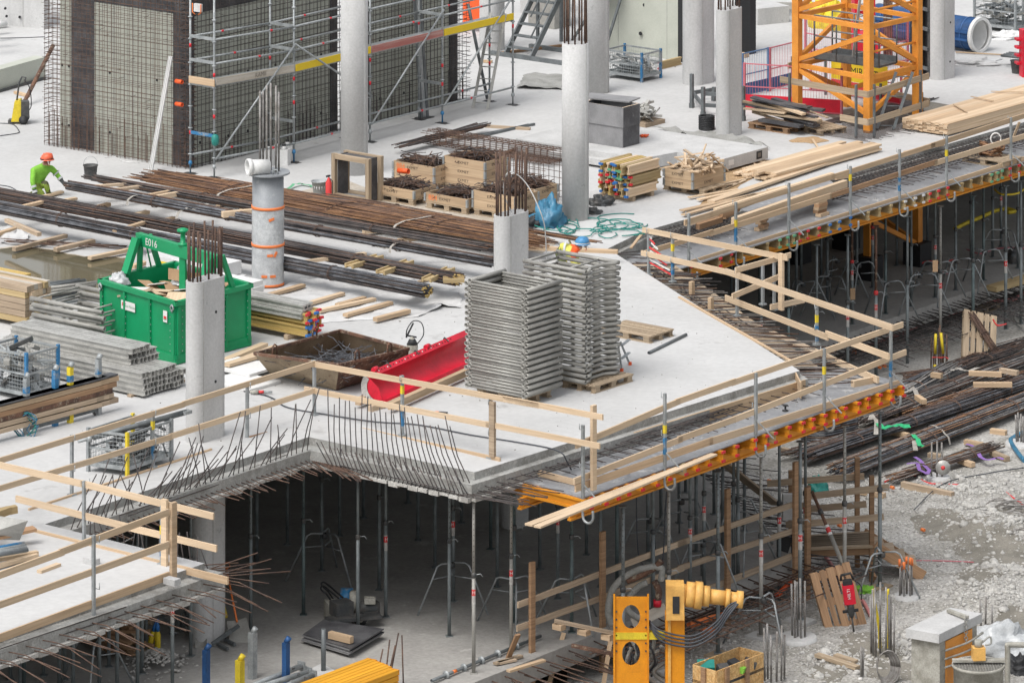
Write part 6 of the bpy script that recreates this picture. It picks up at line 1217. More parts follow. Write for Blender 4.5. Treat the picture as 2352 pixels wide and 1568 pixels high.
for i, (x0, y0, x1, y1, w, h) in enumerate(((210, 1380, 990, 1118, .2, .05), (125, 1365, 480, 1290, .12, .03), (60, 1350, 400, 1295, .1, .025), (10, 1440, 700, 1290, .15, .03), (20, 1470, 520, 1330, .12, .03), (240, 1440, 1040, 1195, .1, .1), (600, 1300, 1150, 1190, .1, .03), (1540, 1040, 1795, 990, .12, .03), (905, 950, 985, 1075, .05, .015), (1050, 1215, 1155, 1195, .2, .08), (1000, 1020, 1160, 990, .06, .02), (520, 1100, 650, 1115, .05, .012), (500, 1110, 540, 1150, .05, .012))):
    tag(MB().beam(at(2, 0, x0, y0, .03 + h), at(2, 0, x1, y1, .03 + h), w, h).build('timber_plank', M[random.choice([FP, FP, 'pine'])]), f'{["long", "thin", "narrow", "pale"][i % 4]} loose plank on the slab beside the far deck rail, {nth(i)} from the kindling crate', 'plank', 'loose planks by the far deck')
tag(MB().prism([at(2, 0, 410, 1440, .12), at(2, 0, 470, 1450, .12), at(2, 0, 1055, 1260, .12), at(2, 0, 985, 1215, .12)], Z * .02).build('plywood_sheet', M['deck_plywood']), 'grey plywood sheet lying on timbers by the far deck rail', 'plywood')
for i, (x0, y0, x1, y1, w, h, z) in enumerate(((365, 1515, 1130, 1255, .12, .16, .08), (300, 1480, 400, 1420, .1, .12, .0), (280, 1470, 370, 1450, .1, .1, .1), (120, 1550, 280, 1500, .1, .12, .0), (45, 1530, 270, 1460, .1, .1, .1))):
    tag(MB().beam(at(2, 0, x0, y0, z), at(2, 0, x1, y1, z), w, h).build('timber_beam_piece', M['fresh_pine' if i in (0, 4) else 'brown_timber']), f'{["long square pale", "stub of brown", "short brown", "stained brown", "straight pale"][i]} timber propped on the far deck', 'timber')
for i, (x, y) in enumerate(((965, 1475), (565, 1575))):
    c = at(2, 0, x, y, DZ); t = thing('timber_block_pile', f'small pile of timber blocks on the far deck, {"three courses with long blocks" if i == 0 else "crossed short blocks"}', 'timber', c)
    for k in range(5 if i == 0 else 4): MB().box(c + Z * (.04 + .07 * k) + B * U(-.05, .05), (.34 - .03 * k * i, .14, .068), RA + (k % 2) * .2 * i + .05 * k * i).build('block', M['brown_timber' if k % 2 else 'pine'], t)
c = at(2, 0, 2130, 1110, DZ); pallet(c, RB, 'pallet with rope coil on the far deck'); t = thing('rope_coil', 'brown rope coil with white loop on the far deck pallet', 'rope', c + Z * .15)
for k in range(9): MB().path([c + V(U(-.08, .08) + .24 * math.cos(a), .12 * math.sin(a) + U(-.05, .05), .2 + .03 * k + .05 * math.sin(a * 2 + k)) for a in [j * .45 for j in range(15)]], .022, 6).build('rope_turn', M['orange_bar'], t)
MB().path([c + V(.1 + .12 * math.cos(a), 0, .55 + .14 * math.sin(a)) for a in [j * .45 for j in range(15)]], .018, 6).build('white_loop', M['paper'], t)
tag(MB().beam(at(2, 0, 2280, 940, .1), at(2, 0, 2320, 835, .5), .07, .02).build('timber_lath', M[FP]), 'pale lath leaning at the far deck rail post', 'lath')
# red and white tape at the void corner post
for k in range(8): MB().path([ol(L6, 1490 + 3 * (k % 3), 540 + 9 * k), ol(L6, 1497 + 7 * k, 549 + 12 * k)], .018, 4).build('warning_tape', M['tape_red' if k % 2 else 'paper'], bpy.data.objects['guard_rail.005'])
# ---- loads on the lower corner slab
for i, (x0, y0, x1, y1, h) in enumerate(((-40, 1280, 86, 1264, .07), (-40, 1300, 84, 1270, .05), (90, 1303, 135, 1292, .02))): tag(MB().beam(P(x0, y0 + 10, h), P(x1, y1 + 4, h), .1, .06).build('timber_plank', M[FP]), f'{["thick", "thin", "tiny"][i]} pale plank lying on the lower corner slab', 'plank')
t = thing('steel_trough', 'grey sheet steel trough with pipes at the edge of the lower slab', 'trough', P(20, 1230)); sheet(P(-60, 1235, .2), P(45, 1240, .1), P(64, 1195, .55), P(-60, 1175, .6)).build('side_plate', M['aluminium'], t); MB().beam(P(-60, 1245, .15), P(80, 1213, .25), .2, .05).build('plank', M['brown_timber'], t)
for k in range(4): MB().tube(P(-60, 1268 + 5 * k, .25), P(55 + 3 * k, 1247 + 5 * k, .25), .035, 8).build('tube', M[['blue_steel', 'galvanised', 'galvanised', 'grey_steel'][k]], t)
t = thing('timber_beam_pile', 'pale timber beams at the edge of the picture above the steel trough', 'timber', P(10, 1165))
for k in range(2): MB().beam(P(-60, 1188 + 12 * k, .45), P(38 - 18 * k, 1172 + 3 * k - 4, .5), .12, .12).build('beam', M['beam_old'], t)
for x, y in ((210, 1290), (395, 1337)): tag(MB().block(P(x, y + 4), (.25, .15, .1), RB).build('concrete_spacer', M['cast_concrete']), f'small concrete block under the toe board {"by the steel post" if x < 300 else "by the timber posts"}', 'block')
# ================================================================ CRANE MAST AND THE FAR SIDE OF THE SITE
L2, L1, L3 = P(1995, 304), P(1831, 272), P(2107, 276); L4 = L1 + L3 - L2; legs = [L2, L3, L4, L1]
cr = thing('tower_crane_mast', 'orange lattice foot of a tower crane rising through the slab', 'crane', L2); CO = M['crane_orange']
for p in legs:
    g = MB().box(V(p.x, p.y, .55), (.185, .185, 8.1), RA).build('mast_leg', CO, cr)
    MB().block(V(p.x, p.y, FZ), (.5, .5, .55), RA).build('foot_block', M['black_rubber'], g)
for i in range(4):
    a, b = legs[i], legs[(i + 1) % 4]
    segs = [(2.33, 1.42, 0), (1.3, 1.3, 1), (1.22, .42, 0), (2.5, 2.5, 1), (2.62, 3.5, 0), (3.6, 3.6, 1), (-.7, -.7, 1), (-.8, -1.9, 0), (-2.0, -2.0, 1), (-2.1, -3.0, 0)]
    for (z0, z1, h) in segs:
        s, e = (a, b) if (z0 > z1) == (i % 2 == 0) or h else (b, a)
        if z0 == 1.22: s, e = e, s
        MB().beam(V(s.x, s.y, z0), V(e.x, e.y, z1), .09, .11).build('horizontal_strut' if h else 'diagonal', CO, cr)
for zz in (1.9, 2.9): MB().tube(V(L2.x, L2.y, zz), V(L3.x, L3.y, zz), .03, 6).build('thin_strut', CO, cr)
mc = (L1 + L3) / 2
pf = mc + Z * 1.42 - B * .05
MB()._box(pf, B, A, Z, (1.9, .75, .05)).build('platform_grating', M['grey_steel'], cr)
for s in (-1, 1):
    MB()._box(pf + A * .38 * s + Z * .08, B, A, Z, (1.9, .02, .16)).build('toe_plate', M['grey_steel'], cr)
    for z in (.55, 1.05): MB().tube(pf + A * .38 * s - B * .95 + Z * z, pf + A * .38 * s + B * .95 + Z * z, .02, 6).build('handrail', M['galvanised'], cr)
    for u in (-.95, -.3, .3, .95): MB().tube(pf + A * .38 * s + B * u, pf + A * .38 * s + B * u + Z * 1.05, .02, 6).build('handrail_post', M['grey_steel'], cr)
def ladder(p, q, s, n, par, mt='aluminium'):
    for k in (-1, 1): MB().beam(p + s * .2 * k, q + s * .2 * k, .03, .07, s).build('stile', M[mt], par)
    for i in range(n): e = p.lerp(q, (i + .5) / n); MB().tube(e - s * .2, e + s * .2, .015, 6).build('rung', M[mt], par)
t = thing('access_ladder', 'aluminium ladder climbing from the platform inside the orange mast', 'ladder', pf + Z * .05); ladder(pf + Z * .05 + B * .1, pf + V(.45, .1, 3.0), (X * .8 + Yv * .6).normalized(), 10, t)
t = thing('access_ladder', 'dark steel ladder inside the mast foot below the platform', 'ladder', P(2030, 300)); ladder(P(2032, 300), P(2032, 300) + V(.5, .3, 1.35), X, 6, t, 'grey_steel')
def hoarding(lab, runs, n):
    t = thing('timber_barrier', lab, 'barrier', runs[0][0])
    for (a, b, z) in runs: MB().beam(a + Z * z, b + Z * z, .035, .15).build('rail_board', M['pallet_timber'], t)
    for (a, b, z) in runs[:2]:
        for f in (.12, .88): e = a.lerp(b, f); MB().block(e - n * .04, (.05, .05, z + .2), RA).build('post', M['grey_steel'], t)
a0, a1, a2 = P(1792, 285), P(1993, 322), P(2133, 277)
hoarding('pale timber boards nailed as a barrier round the crane mast', [(a0, a1, 1.08), (a1, a2, 1.08), (P(1930, 310), a1, .42), (a1, a2, .42)], A)
hoarding('pale timber boards closing the rear of the crane mast', [(P(1810, 245), P(1910, 214), 1.0), (P(2010, 235), P(2135, 262), .3)], A)
def mesh_panel(a, b, h, lab, mt, band=None, bh=.35, sp=.07, name='fence_panel', banner=None):
    t = thing('mesh_fence', lab, 'fence', a); d = (b - a); L = d.length; d = d / L
    for e in (a, b): MB().block(e, (.05, .05, h), RA).build('post', M[mt], t)
    for z in (.05, h * .5, h - .02): MB().beam(a + Z * z, b + Z * z, .025, .025).build('rail', M[mt], t)
    mb = MB()
    for i in range(1, int(L / sp)): mb.tube(a + d * (i * sp) + Z * .05, a + d * (i * sp) + Z * h, .005, 3, False)
    mb.build('mesh_wires', M[mt], t, kind='stuff')
    if band: MB().beam(a + Z * bh / 2 + Z * .03, b + Z * bh / 2 + Z * .03, .02, bh).build('kick_plate', M[band], t)
    if banner:
        n = d.cross(Z).normalized(); e = a.lerp(b, .55) + n * .03 + Z * (h * .62); bn_ = MB()._box(e, d, n, Z, (L * .62, .01, h * .5)).build('banner', M['banner_yellow'], t); lettering(banner, .26, e + n * .007, d, bn_)
        MB()._box(e - Z * h * .34 + n * .002, d, n, Z, (L * .62, .01, h * .16)).build('banner_stripe', M['tape_red'], t)
mat('pink_wire', (.50, .14, .17), .6, fine=.1); mat('wire_blue', (.10, .18, .32), .6, fine=.1)
mesh_panel(P(1710, 252), P(1933, 266), 1.15, 'red mesh fence panel with red kick plate before the crane mast', 'pink_wire', 'red_paint')
mesh_panel(P(1705, 224), P(1765, 210), 1.1, 'blue mesh fence panel beside the oval column', 'wire_blue', 'blue_paint', .3)
mesh_panel(P(1768, 210), P(1830, 194), 1.1, 'blue and red mesh fence panel behind the mast leg', 'pink_wire', 'blue_paint', .3)
mesh_panel(P(1862, 206), P(2070, 244), 1.05, 'mesh fence with yellow lettered banner behind the crane mast', 'pink_wire', 'red_paint', .2, banner='RAMIRENT')
mesh_panel(P(2000, 160), P(2085, 142), 1.1, 'pink mesh fence panel beyond the mast by the dark form', 'pink_wire')
mesh_panel(P(1850, 120), P(1960, 140), 1.0, 'pink mesh fence panel beside the red hoist', 'pink_wire')
c = P(1992, 150); t = thing('material_hoist', 'red hoist column standing behind the orange mast', 'hoist', c)
for dx in (-.3, .1): MB().block(c + X * dx, (.14, .3, 4.2), .2).build('column', M['red_paint'], t)
for k in range(8): MB().block(c + X * -.1 + Z * (.3 + .5 * k), (.5, .1, .1), .2).build('crossbar', M['red_paint'], t)
MB().block(c + V(-.1, -.3, 0), (.7, .6, .9), .2).build('base_frame', M['red_paint'], t); MB().block(c + V(.55, .2, 0), (.18, .25, 3.8), .2).build('cable_column', M['rust_steel'], t)
for i, (x, y, s) in enumerate(((1885, 62, .33), (1915, 66, .36))): tag(crumple(P(x, y), s, s, .75, 31 + i, .3).build('bulk_bag', M['yellow_paint']), f'yellow bulk bag standing beyond the crane mast, {"the slimmer" if i == 0 else "the fuller"}', 'bag')
# wood heap on a pallet before the red fence
c = P(1786, 296); pallet(c, RB, 'pallet under the untidy heap of boards by the red fence', PALB); pallet(P(1880, 300) , RB - .3, 'tilted pallet at the end of the untidy board heap')
for i in range(26):
    k = i / 26; p = c + B * U(-.25, .75) + A * U(-.35, .35) + Z * (.2 + .46 * k); d = (B * 1 + A * U(-.28, .28) + Z * U(-.16, .02)).normalized(); L_ = U(.9, 2.0); mt = random.choice(['old_timber', 'pallet_timber', 'dark_plywood', 'fresh_pine', 'pallet_timber'])
    tag(MB().beam(p - d * L_ / 2, p + d * L_ / 2, U(.08, .3) if mt == 'dark_plywood' else U(.06, .13), U(.025, .06)).build('timber_plank', M[mt]), f'{"black-faced strip" if mt == "dark_plywood" else "worn board" if mt != "fresh_pine" else "pale board"} in the untidy heap by the red fence, {nth(i)} from the bottom', 'plank', 'boards heaped by the red fence')
# blue steel tube with white lining
e = P(2250, 121); ax = (-B * 1.0 + A * .08).normalized(); rr = .46; c = e + Z * rr; t = thing('steel_tube_form', 'large blue steel tube with white rim lying behind a column', 'tube form', e)
MB().pipe(c, c + ax * 3.4, rr - .04, 36, .012).build('shell', M['blue_paint'], t); MB().pipe(c - ax * .01, c + ax * 3.3, rr - .055, 36, .02).build('lining', M['foam_white'], t)
MB().pipe(c - ax * .06, c + ax * .05, rr, 36, .075).build('rim', M['foam_white'], t)
for k in range(4): MB().pipe(c + ax * (.3 + .9 * k), c + ax * (.36 + .9 * k), rr - .025, 36, .02).build('stiffening_ring', M['blue_paint'], t)
for s in (-1, 1): MB().beam(c + ax * .1 + Z * .1 * s - A * (rr - .02), c + ax * 3.3 + Z * .1 * s - A * (rr - .02), .03, .06).build('flange', M['blue_paint'], t)
# baskets, bucket and oddments at the edge of the view
basket(P(2238, 66), 1.3, 1.0, 1.0, 'large grey wire cage of scaffold fittings beyond the blue tube', 'galvanised', mesh=.1); junk(P(2238, 66) + B * .6 + A * .5, B * 1.1, A * .8, 50, .17, .7, ['galvanised_dull', 'grey_steel'], 'grey scaffold fittings piled in the large cage beyond the blue tube', (.2, .6), .03)
basket(P(2350, 70), 1.3, 1.0, 1.0, 'second grey wire cage at the edge beyond the blue tube', 'galvanised', mesh=.1)
tag(crumple(P(2318, 88), .55, .3, .18, 41, .6).build('white_sheeting', M['sheet_white']), 'crumpled white sheeting on the slab by the wire cage', 'sheeting'); tag(crumple(P(2230, 148), .75, .3, .14, 43, .6).build('white_sheeting', M['sheet_white']), 'crumpled white sheeting lying below the blue tube rim', 'sheeting')
tag(MB().tube(P(2195, 120, .04), P(2335, 128, .04), .02, 6).build('lath', M['pine']), 'thin lath lying on the slab by the blue tube', 'lath')
bucket(P(2337, 168), .14, .18, .32, 'dark_steel', 'black bucket at the edge under grey pipes')
t = thing('pipe_bundle', 'grey conduit pipes with hoses lying by the black bucket', 'pipes', P(2320, 135))
for k in range(4): MB().tube(P(2300 + 6 * k, 128 - 2 * k, .3), P(2375, 136 - 3 * k, .35), .035, 8).build('pipe', M['grey_steel'], t)
t = thing('red_stand', 'red steel stand at the edge of the view by the black bucket', 'stand', P(2350, 176)); MB().block(P(2350, 176), (.12, .3, 1.2), .2).build('post', M['red_paint'], t)
for k in range(4): MB().block(P(2346, 174) + Z * (.3 + .2 * k), (.3, .25, .06), .2).build('shelf', M['red_paint'], t)
t = thing('concrete_unit', 'pale precast concrete unit lying tilted beyond the oval column', 'precast unit', P(1745, 50)); MB()._box(P(1745, 46) + Z * .22, (X * .9 + Yv * .5).normalized(), (Yv * .9 - X * .5).normalized(), Z, (1.0, 1.4, .45)).build('block', M['cast_concrete'], t)
t = thing('tube_stack', 'stack of grey scaffold tubes at the top edge behind the crane', 'tubes', P(1795, 20))
for k in range(18): MB().tube(P(1770 + U(-3, 3), 22 - 3 * (k % 6), .1 + .07 * (k // 6)), P(1770 + U(-3, 3), 22 - 3 * (k % 6), .1 + .07 * (k // 6)) + B * .2 + X * 1.4, .026, 6).build('tube', M['galvanised_dull'], t)
# steel stair, ladder, orange board
c = P(1160, 128); t = thing('steel_stair_tower', 'grey steel stair with landing standing behind the tall columns', 'stair', c); G_ = M['grey_steel']
for s in (0, .85): MB().beam(c + B * s, c + B * s + A * 1.5 + Z * 1.75, .05, .16).build('stringer', G_, t)
for i in range(6): e = c + A * (.14 + .24 * i) + Z * (.22 + .27 * i); MB()._box(e + B * .42, B, A, Z, (.8, .22, .03)).build('tread', G_, t)
ld = c + A * 1.5 + B * .4
MB()._box(ld + Z * 1.78 + A * .5 + B * .6, B, A, Z, (2.3, 1.0, .06)).build('landing_grating', M['dark_steel'], t)
for u, v in ((-.5, 0), (.5, 0), (1.7, 0), (-.5, 1), (1.7, 1), (.5, 1)): MB().beam(ld + B * u + A * v, ld + B * u + A * v + Z * (2.9), .07, .07, A).build('frame_post', G_, t)
for z in (2.3, 2.85): MB().tube(ld - B * .5 + Z * z, ld + B * 1.7 + Z * z, .022, 8).build('handrail', G_, t); MB().tube(c + B * .85 + Z * (z - 1.75), ld + B * .45 + Z * z, .022, 8).build('handrail', G_, t)
for (u0, z0, u1, z1) in ((.5, .1, 1.7, 1.7), (1.7, .1, 2.3, 1.7)): MB().beam(ld + B * u0 + Z * z0, ld + B * u1 + Z * z1, .06, .06).build('brace', G_, t)
MB().beam(c - B * .4 - A * .1 + Z * .05, c + B * 2.4 - A * .1 + Z * .05, .12, .1).build('base_rail', G_, t); MB().beam(c - B * .2 + A * 1.3 + Z * .05, c + B * 2.4 + A * 1.3 + Z * .05, .12, .1).build('base_rail', G_, t)
p0 = P(1103, 250); t = thing('leaning_ladder', 'aluminium ladder leaning at the end of the scaffold', 'ladder', p0); ladder(p0, p0 + V(.44, .25, 2.3), X * .9 - Yv * .3, 8, t, 'aluminium')
t = thing('orange_board', 'bright orange board standing behind the end of the cage', 'board', P(1085, 72)); MB().block(P(1085, 72) + Z * .1, (.62, .05, .85), RB).build('panel', M['orange_panel'], t)
for s in (-.28, .28): MB().block(P(1085, 72) + B * s + A * .05, (.05, .05, .9), RB).build('leg', M['orange_panel'], t)
for i, (a, b) in enumerate((((1100, 140), (1130, 142)), ((1150, 122), (1290, 105)), ((1480, 68), (1545, 62)), ((13, 155), (62, 165)), ((-10, 185), (25, 195)), ((35, 212), (65, 220)))): tag(MB().beam(P(*a, .04), P(*b, .04), .1, .06).build('timber_plank', M[['pine', 'brown_timber', 'pine', FP, FP, 'pine'][i]]), f'{["short plank by the leaning ladder", "dark plank under the steel stair", "plank at the foot of the formwork wall", "pale plank beyond the long low form", "pale board end beyond the long low form", "small plank under the long low form"][i]} on the slab', 'plank')
t = thing('white_pipe_stack', 'white corrugated pipes stacked at the corner beyond the concrete wall', 'pipes', P(2, 58))
for k in range(5): MB().tube(P(-30, 60, .1 + .17 * k), P(14, 55, .1 + .17 * k), .085, 12).build('pipe', M['foam_white'], t)
for i, (x, y, h) in enumerate(((1243, 30, 1.6), (1262, 60, 2.2))): tag(MB().block(P(x, y), (.9, .7, h), RB).build('site_container', M['galvanised_dull' if i else 'cast_concrete']), f'{"pale block" if i == 0 else "grey cabinet"} standing behind the steel stair', 'cabinet')
# ================================================================ BELOW THE DECK: PROPS, TRIPODS, LOWER FLOOR
def prop_proto(sticker, holes, low='prop_steel', up='prop_steel'):
    r = thing('steel_prop', 'prop', 'prop', V(0, 0, 0)); ln = 3.1
    MB().tube(V(0, 0, .012), V(0, 0, 1.75), .034, 10).build('outer_tube', M[low], r); MB().tube(V(0, 0, 1.7), V(0, 0, ln), .027, 10).build('inner_tube', M[up], r)
    MB().box(V(0, 0, .006), (.13, .13, .012)).build('base_plate', M[low], r); MB().box(V(0, 0, ln - .005), (.13, .13, .01)).build('head_plate', M[up], r)
    col = MB().lathe(V(0, 0, 1.74), [(.04, -.07), (.047, -.06), (.047, .0), (.036, .02)], 12).build('collar', M['dark_steel' if sticker != 2 else 'tape_red'], r)
    MB().path([V(.04, 0, 1.72), V(.12, .02, 1.73), V(.16, .02, 1.68)], .009, 5).build('pin_handle', M['galvanised'], col)
    if holes:
        mb = MB()
        for k in range(13): mb.box(V(0, -.0275, 1.85 + .095 * k), (.014, .004, .014))
        mb.build('pin_holes', M['ink'], r, kind='stuff')
    if sticker:
        s = MB().lathe(V(0, 0, 1.15), [(.0352, .06), (.0352, .34)], 12, close=False).build('sticker', M['sticker'], r)
        MB().lathe(V(0, 0, 1.36), [(.0356, 0), (.0356, .11)], 12, close=False).build('red_mark', M['tape_red'], s); lettering('H', .085, V(0, -.0375, 1.415), X, s, 'paper')
    return Proto(r)
PR = [prop_proto(0, 0), prop_proto(1, 1, 'galvanised_dull', 'galvanised_dull'), prop_proto(0, 1), prop_proto(1, 0), prop_proto(2, 0, 'prop_steel', 'rust_steel')]
mat('prop_green', (.13, .17, .17), .55, .3, c2=(.09, .12, .125), scale=5, fine=.12); PR.append(prop_proto(0, 1, 'prop_green', 'prop_green'))
def tripod_proto():
    r = thing('prop_tripod', 'tripod', 'tripod', V(0, 0, 0))
    for k in range(3):
        a = R(90 + 120 * k + 25); d = V(math.cos(a), math.sin(a), 0); s = Z.cross(d)
        MB().path([d * .04 + s * .03 + Z * .86, d * .26 + s * .03 + Z * .88, d * .34 + s * .03 + Z * .84, d * .75 + Z * .0], .02, 6).build('leg', M['galvanised'], r)
        MB().path([d * .05 + Z * .62, d * .43 + Z * .62], .014, 5).build('stay', M['galvanised'], r)
    MB().lathe(V(0, 0, .8), [(.05, -.04), (.06, -.03), (.06, .05), (.05, .06)], 10, close=False).build('clamp', M['dark_steel'], r)
    return Proto(r)
TRI = tripod_proto(); BTOP = DZ - .022 - .40 - .12
def props(lst, zb, where, group, under_deck=None, kinds=(0, 3, 2, 1, 5)):
    for i, (x, y, k) in enumerate(lst):
        p = P(x, y, zb); top = under_deck if under_deck is not None else (-.37)
        o = PR[k if k is not None else kinds[i % len(kinds)]].put(p, U(-.5, .5) if k != 1 else U(-.15, .15), f'steel prop {where}, {nth(i)}', group); o.scale = (1, 1, (top - zb) / 3.1)
FR = [(576, 1449, 2), (697, 1411, 5), (739, 1310, 0), (822, 1451, 0), (835, 1189, 0), (871, 1354, 0), (886, 1416, 3), (937, 1155, 0), (999, 1303, 0), (1032, 1460, 2), (1041, 1380, 3), (1088, 1545, 1), (1127, 1260, 5), (1142, 1347, 0), (1174, 1498, 1), (1181, 1428, 5), (1240, 1307, 0), (1281, 1374, 3), (1313, 1451, 5), (1347, 1273, 0), (1379, 1347, 0), (1417, 1344, 5), (1488, 1286, 0), (1518, 1206, 0), (660, 1250, 0), (780, 1230, 0), (1060, 1200, 0), (960, 1240, 0), (590, 1290, 0)]
props(FR, FZ, 'in the dark hall counted from the concrete column', 'steel props under the front of the slab')
MD = [(1599, 1266, 0), (1617, 1344, 3), (1685, 1320, 0), (1710, 1219, 0), (1560, 1200, 0), (1640, 1180, 0), (1575, 1130, 0), (1660, 1250, 0)]
props(MD, FZ, 'on the lower floor behind the rough timber rail', 'steel props behind the rough timber rail')
ED = [(1431, 1592, 2), (1536, 1548, 1), (1649, 1500, 2), (1748, 1473, 1), (1838, 1432, 3), (1940, 1404, 1), (2021, 1376, 2)]
for i, (x, y, k) in enumerate(ED):
    e = on_line(dn0 - B * .3, dn1 - B * .3, x); e.z = GZ + .06
    if k == 2: c_ = MB().block(V(e.x, e.y, GZ - .05), (.45, .32, .1), RA); tag(c_.build('timber_pad', M['pallet_timber']), f'timber pad under the {ORD[i]} outer prop of the near deck', 'pad')
    else: tag(MB().block(V(e.x, e.y, GZ - .05), (.5, .36, .1), RB).build('concrete_pad', M['cast_concrete']), f'concrete pad under the {ORD[i]} outer prop of the near deck', 'pad')
    o = PR[k].put(e, U(-.2, .2), f'tall prop under the near deck edge, {ORD[i]} from the overhanging plank', 'tall props under the near deck edge'); o.scale = (1.15, 1.15, (BTOP - e.z) / 3.1)
ED2 = [(1500, 0), (1585, 3), (1695, 0), (1790, 3), (1850, 3)]
for i, (x, k) in enumerate(ED2):
    e = on_line(dn0 - B * 1.35, dn1 - B * 1.35, x); e.z = GZ if x > 1730 else FZ; o = PR[k].put(e, U(-.2, .2), f'prop under the inner near deck girder, {ORD[i]} from the overhanging plank', 'inner props under the near deck'); o.scale = (1.1, 1.1, (BTOP - e.z) / 3.1)
for i, x in enumerate((1748, 1811, 1876, 1947, 2012, 2084, 2160, 2235, 2310, 2345)):
    e = on_line(fn0 - B * .3, fn1 - B * .3, x); e.z = GZ if x > 1860 else FZ; o = PR[(3, 5, 0, 3, 4, 0, 1, 5, 3, 0)[i]].put(e, U(-.3, .3), f'tall prop under the far deck edge, {ORD[i]} from the timber rail corner', 'tall props under the far deck edge'); o.scale = (1.1, 1.1, (BTOP - e.z) / 3.1)
FD = [(1900, 690, 0), (1957, 744, 4), (1968, 653, 0), (2004, 660, 4), (2034, 720, 5), (2093, 703, 0), (2148, 683, 3), (2195, 666, 0), (2259, 643, 5), (2299, 566, 3), (2338, 616, 0), (1886, 640, 0), (1829, 690, 0), (1840, 650, 0), (1775, 680, 0), (1715, 660, 0), (2060, 610, 0), (2230, 600, 0), (2130, 560, 0), (1680, 690, 0), (1745, 720, 5), (2280, 590, 0)]
props(FD, FZ, 'under the far deck counted from the mast foot', 'steel props under the far deck', BTOP)
LF = [(24, 1560, 2), (46, 1600, 0), (55, 1590, 5), (136, 1580, 0), (148, 1560, 0), (168, 1600, 0), (228, 1590, 2), (269, 1585, 2), (316, 1575, 2), (326, 1545, 0), (396, 1590, 3), (438, 1505, 2), (335, 1490, 0), (250, 1530, 0), (100, 1550, 0)]
props(LF, FZ, 'under the corner slab with projecting bars', 'steel props under the corner slab')
TP = [(1032, 1400, FZ), (739, 1330, FZ), (1174, 1440, FZ), (1313, 1440, FZ), (1488, 1295, FZ), (1560, 1250, FZ), (1610, 1350, FZ), (1700, 1300, FZ), (1748, 1480, GZ), (2021, 1372, GZ), (1900, 720, FZ), (1968, 690, FZ), (2034, 735, FZ), (2110, 715, FZ), (2195, 680, FZ), (2259, 660, FZ), (1840, 735, FZ), (2300, 610, FZ), (1680, 1250, FZ), (210, 1590, FZ), (1920, 680, FZ), (2150, 690, FZ)]
for i, (x, y, z) in enumerate(TP): TRI.put(P(x, y, z) + V(.05, .05, 0), U(0, 2), f'grey folding tripod round a prop {"on the lower floor" if z == FZ else "on the gravel"}, {nth(i)} of the tripods', 'tripods holding the props')
# lower columns and hall walls
column(476, 1478, 78, 3.13, 'rough concrete column beneath the corner of the slab', .12, A, z=FZ); column(1183, 1212, 62, 3.13, 'square-looking concrete column deep under the slab', .1, A, z=FZ, seams=False)
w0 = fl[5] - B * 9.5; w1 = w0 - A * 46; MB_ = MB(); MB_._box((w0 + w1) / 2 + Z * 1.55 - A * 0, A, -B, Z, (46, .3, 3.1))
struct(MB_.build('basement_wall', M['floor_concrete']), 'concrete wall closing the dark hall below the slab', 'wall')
# ground-floor oddments: (row 3, first column)
fz = lambda x, y, z=FZ, c=0: at(c, 3, x, y, z)
def shovel(tip, top, lab, blade, shaft, grip=None, w=.3, L=.42):
    t = thing('shovel', lab, 'shovel', tip); d = (top - tip).normalized(); s = (X - d * X.dot(d)).normalized(); u = s.cross(d)
    MB().grid(lambda a, b: tip + d * (L * b) + s * w * (a - .5) * (1 - .15 * b) + u * (.05 * (2 * a - 1) ** 2 - .03), 6, 4).build('blade', M[blade], t); MB().tube(tip + d * L * .9, top, .019, 8).build('shaft', M[shaft], t)
    if grip: MB().path([top, top + s * .07 + d * .03, top + s * .07 + d * .12, top - s * .07 + d * .12, top - s * .07 + d * .03, top], .014, 6).build('handle_grip', M[grip], t)
shovel(fz(1650, 1285), onz(520, 1305, fz(1560, 1150).y), 'grain shovel with orange shaft leaning at the lower column', 'galvanised_dull', 'tape_orange', 'tape_orange', .42, .5)
shovel(fz(1375, 1320), onz(463, 1355, fz(1400, 1200).y), 'flat spade with wooden shaft leaning on the lower column', 'galvanised_dull', 'brown_timber', None, .22, .3)
for i, (x, y) in enumerate(((1020, 1320), (1078, 1325), (1540, 1110))):
    c = fz(x, y); t = thing('gas_bottle', f'small yellow bottle with blue neck, {["one of the pair by the rubble", "other of the pair by the rubble", "one behind the orange shovel"][i]}', 'bottle', c); m3 = Matrix.Rotation(.25 * (1 - i), 3, 'Y'); MB().lathe(c, [(.05, 0), (.055, .03), (.055, .26), (.035, .32)], 12, m3).build('body', M['yellow_paint'], t); MB().lathe(c + m3 @ V(0, 0, .32), [(.036, 0), (.036, .1), (.018, .13), (.018, .22)], 10, m3).build('neck', M['blue_plastic'], t)
c = fz(1065, 1430); pts, rad = [], []
for _ in range(420): a, d = U(0, 6.3), abs(random.gauss(0, .33)); pts.append((c.x + d * math.cos(a) * 1.1, c.y + d * math.sin(a) * 1.5, FZ + max(0, .28 - .5 * d))); rad.append(U(.015, .05))
scatter('rubble', pts, rad, 'pale_rubble', 'small heap of broken mortar on the lower floor by the props', 'rubble', .6)
for i in range(26):
    p = fz(U(700, 930), U(1240, 1390)) + Z * (.06 + U(0, .35)); d = (B * U(.5, 1) + A * U(-.6, .6) + Z * U(-.1, .1)).normalized(); L_ = U(.5, 1.4); tag(MB().beam(p - d * L_ / 2, p + d * L_ / 2, U(.08, .14), U(.03, .06)).build('timber_plank', M[random.choice(['brown_timber', 'brown_timber', 'old_timber'])]), f'brown board in the dark heap under the corner slab, {nth(i)} from the props', 'plank', 'boards heaped under the corner slab')
t = thing('jack_heads', 'pile of grey base jacks beside the lower column', 'base jacks', fz(1200, 1250))
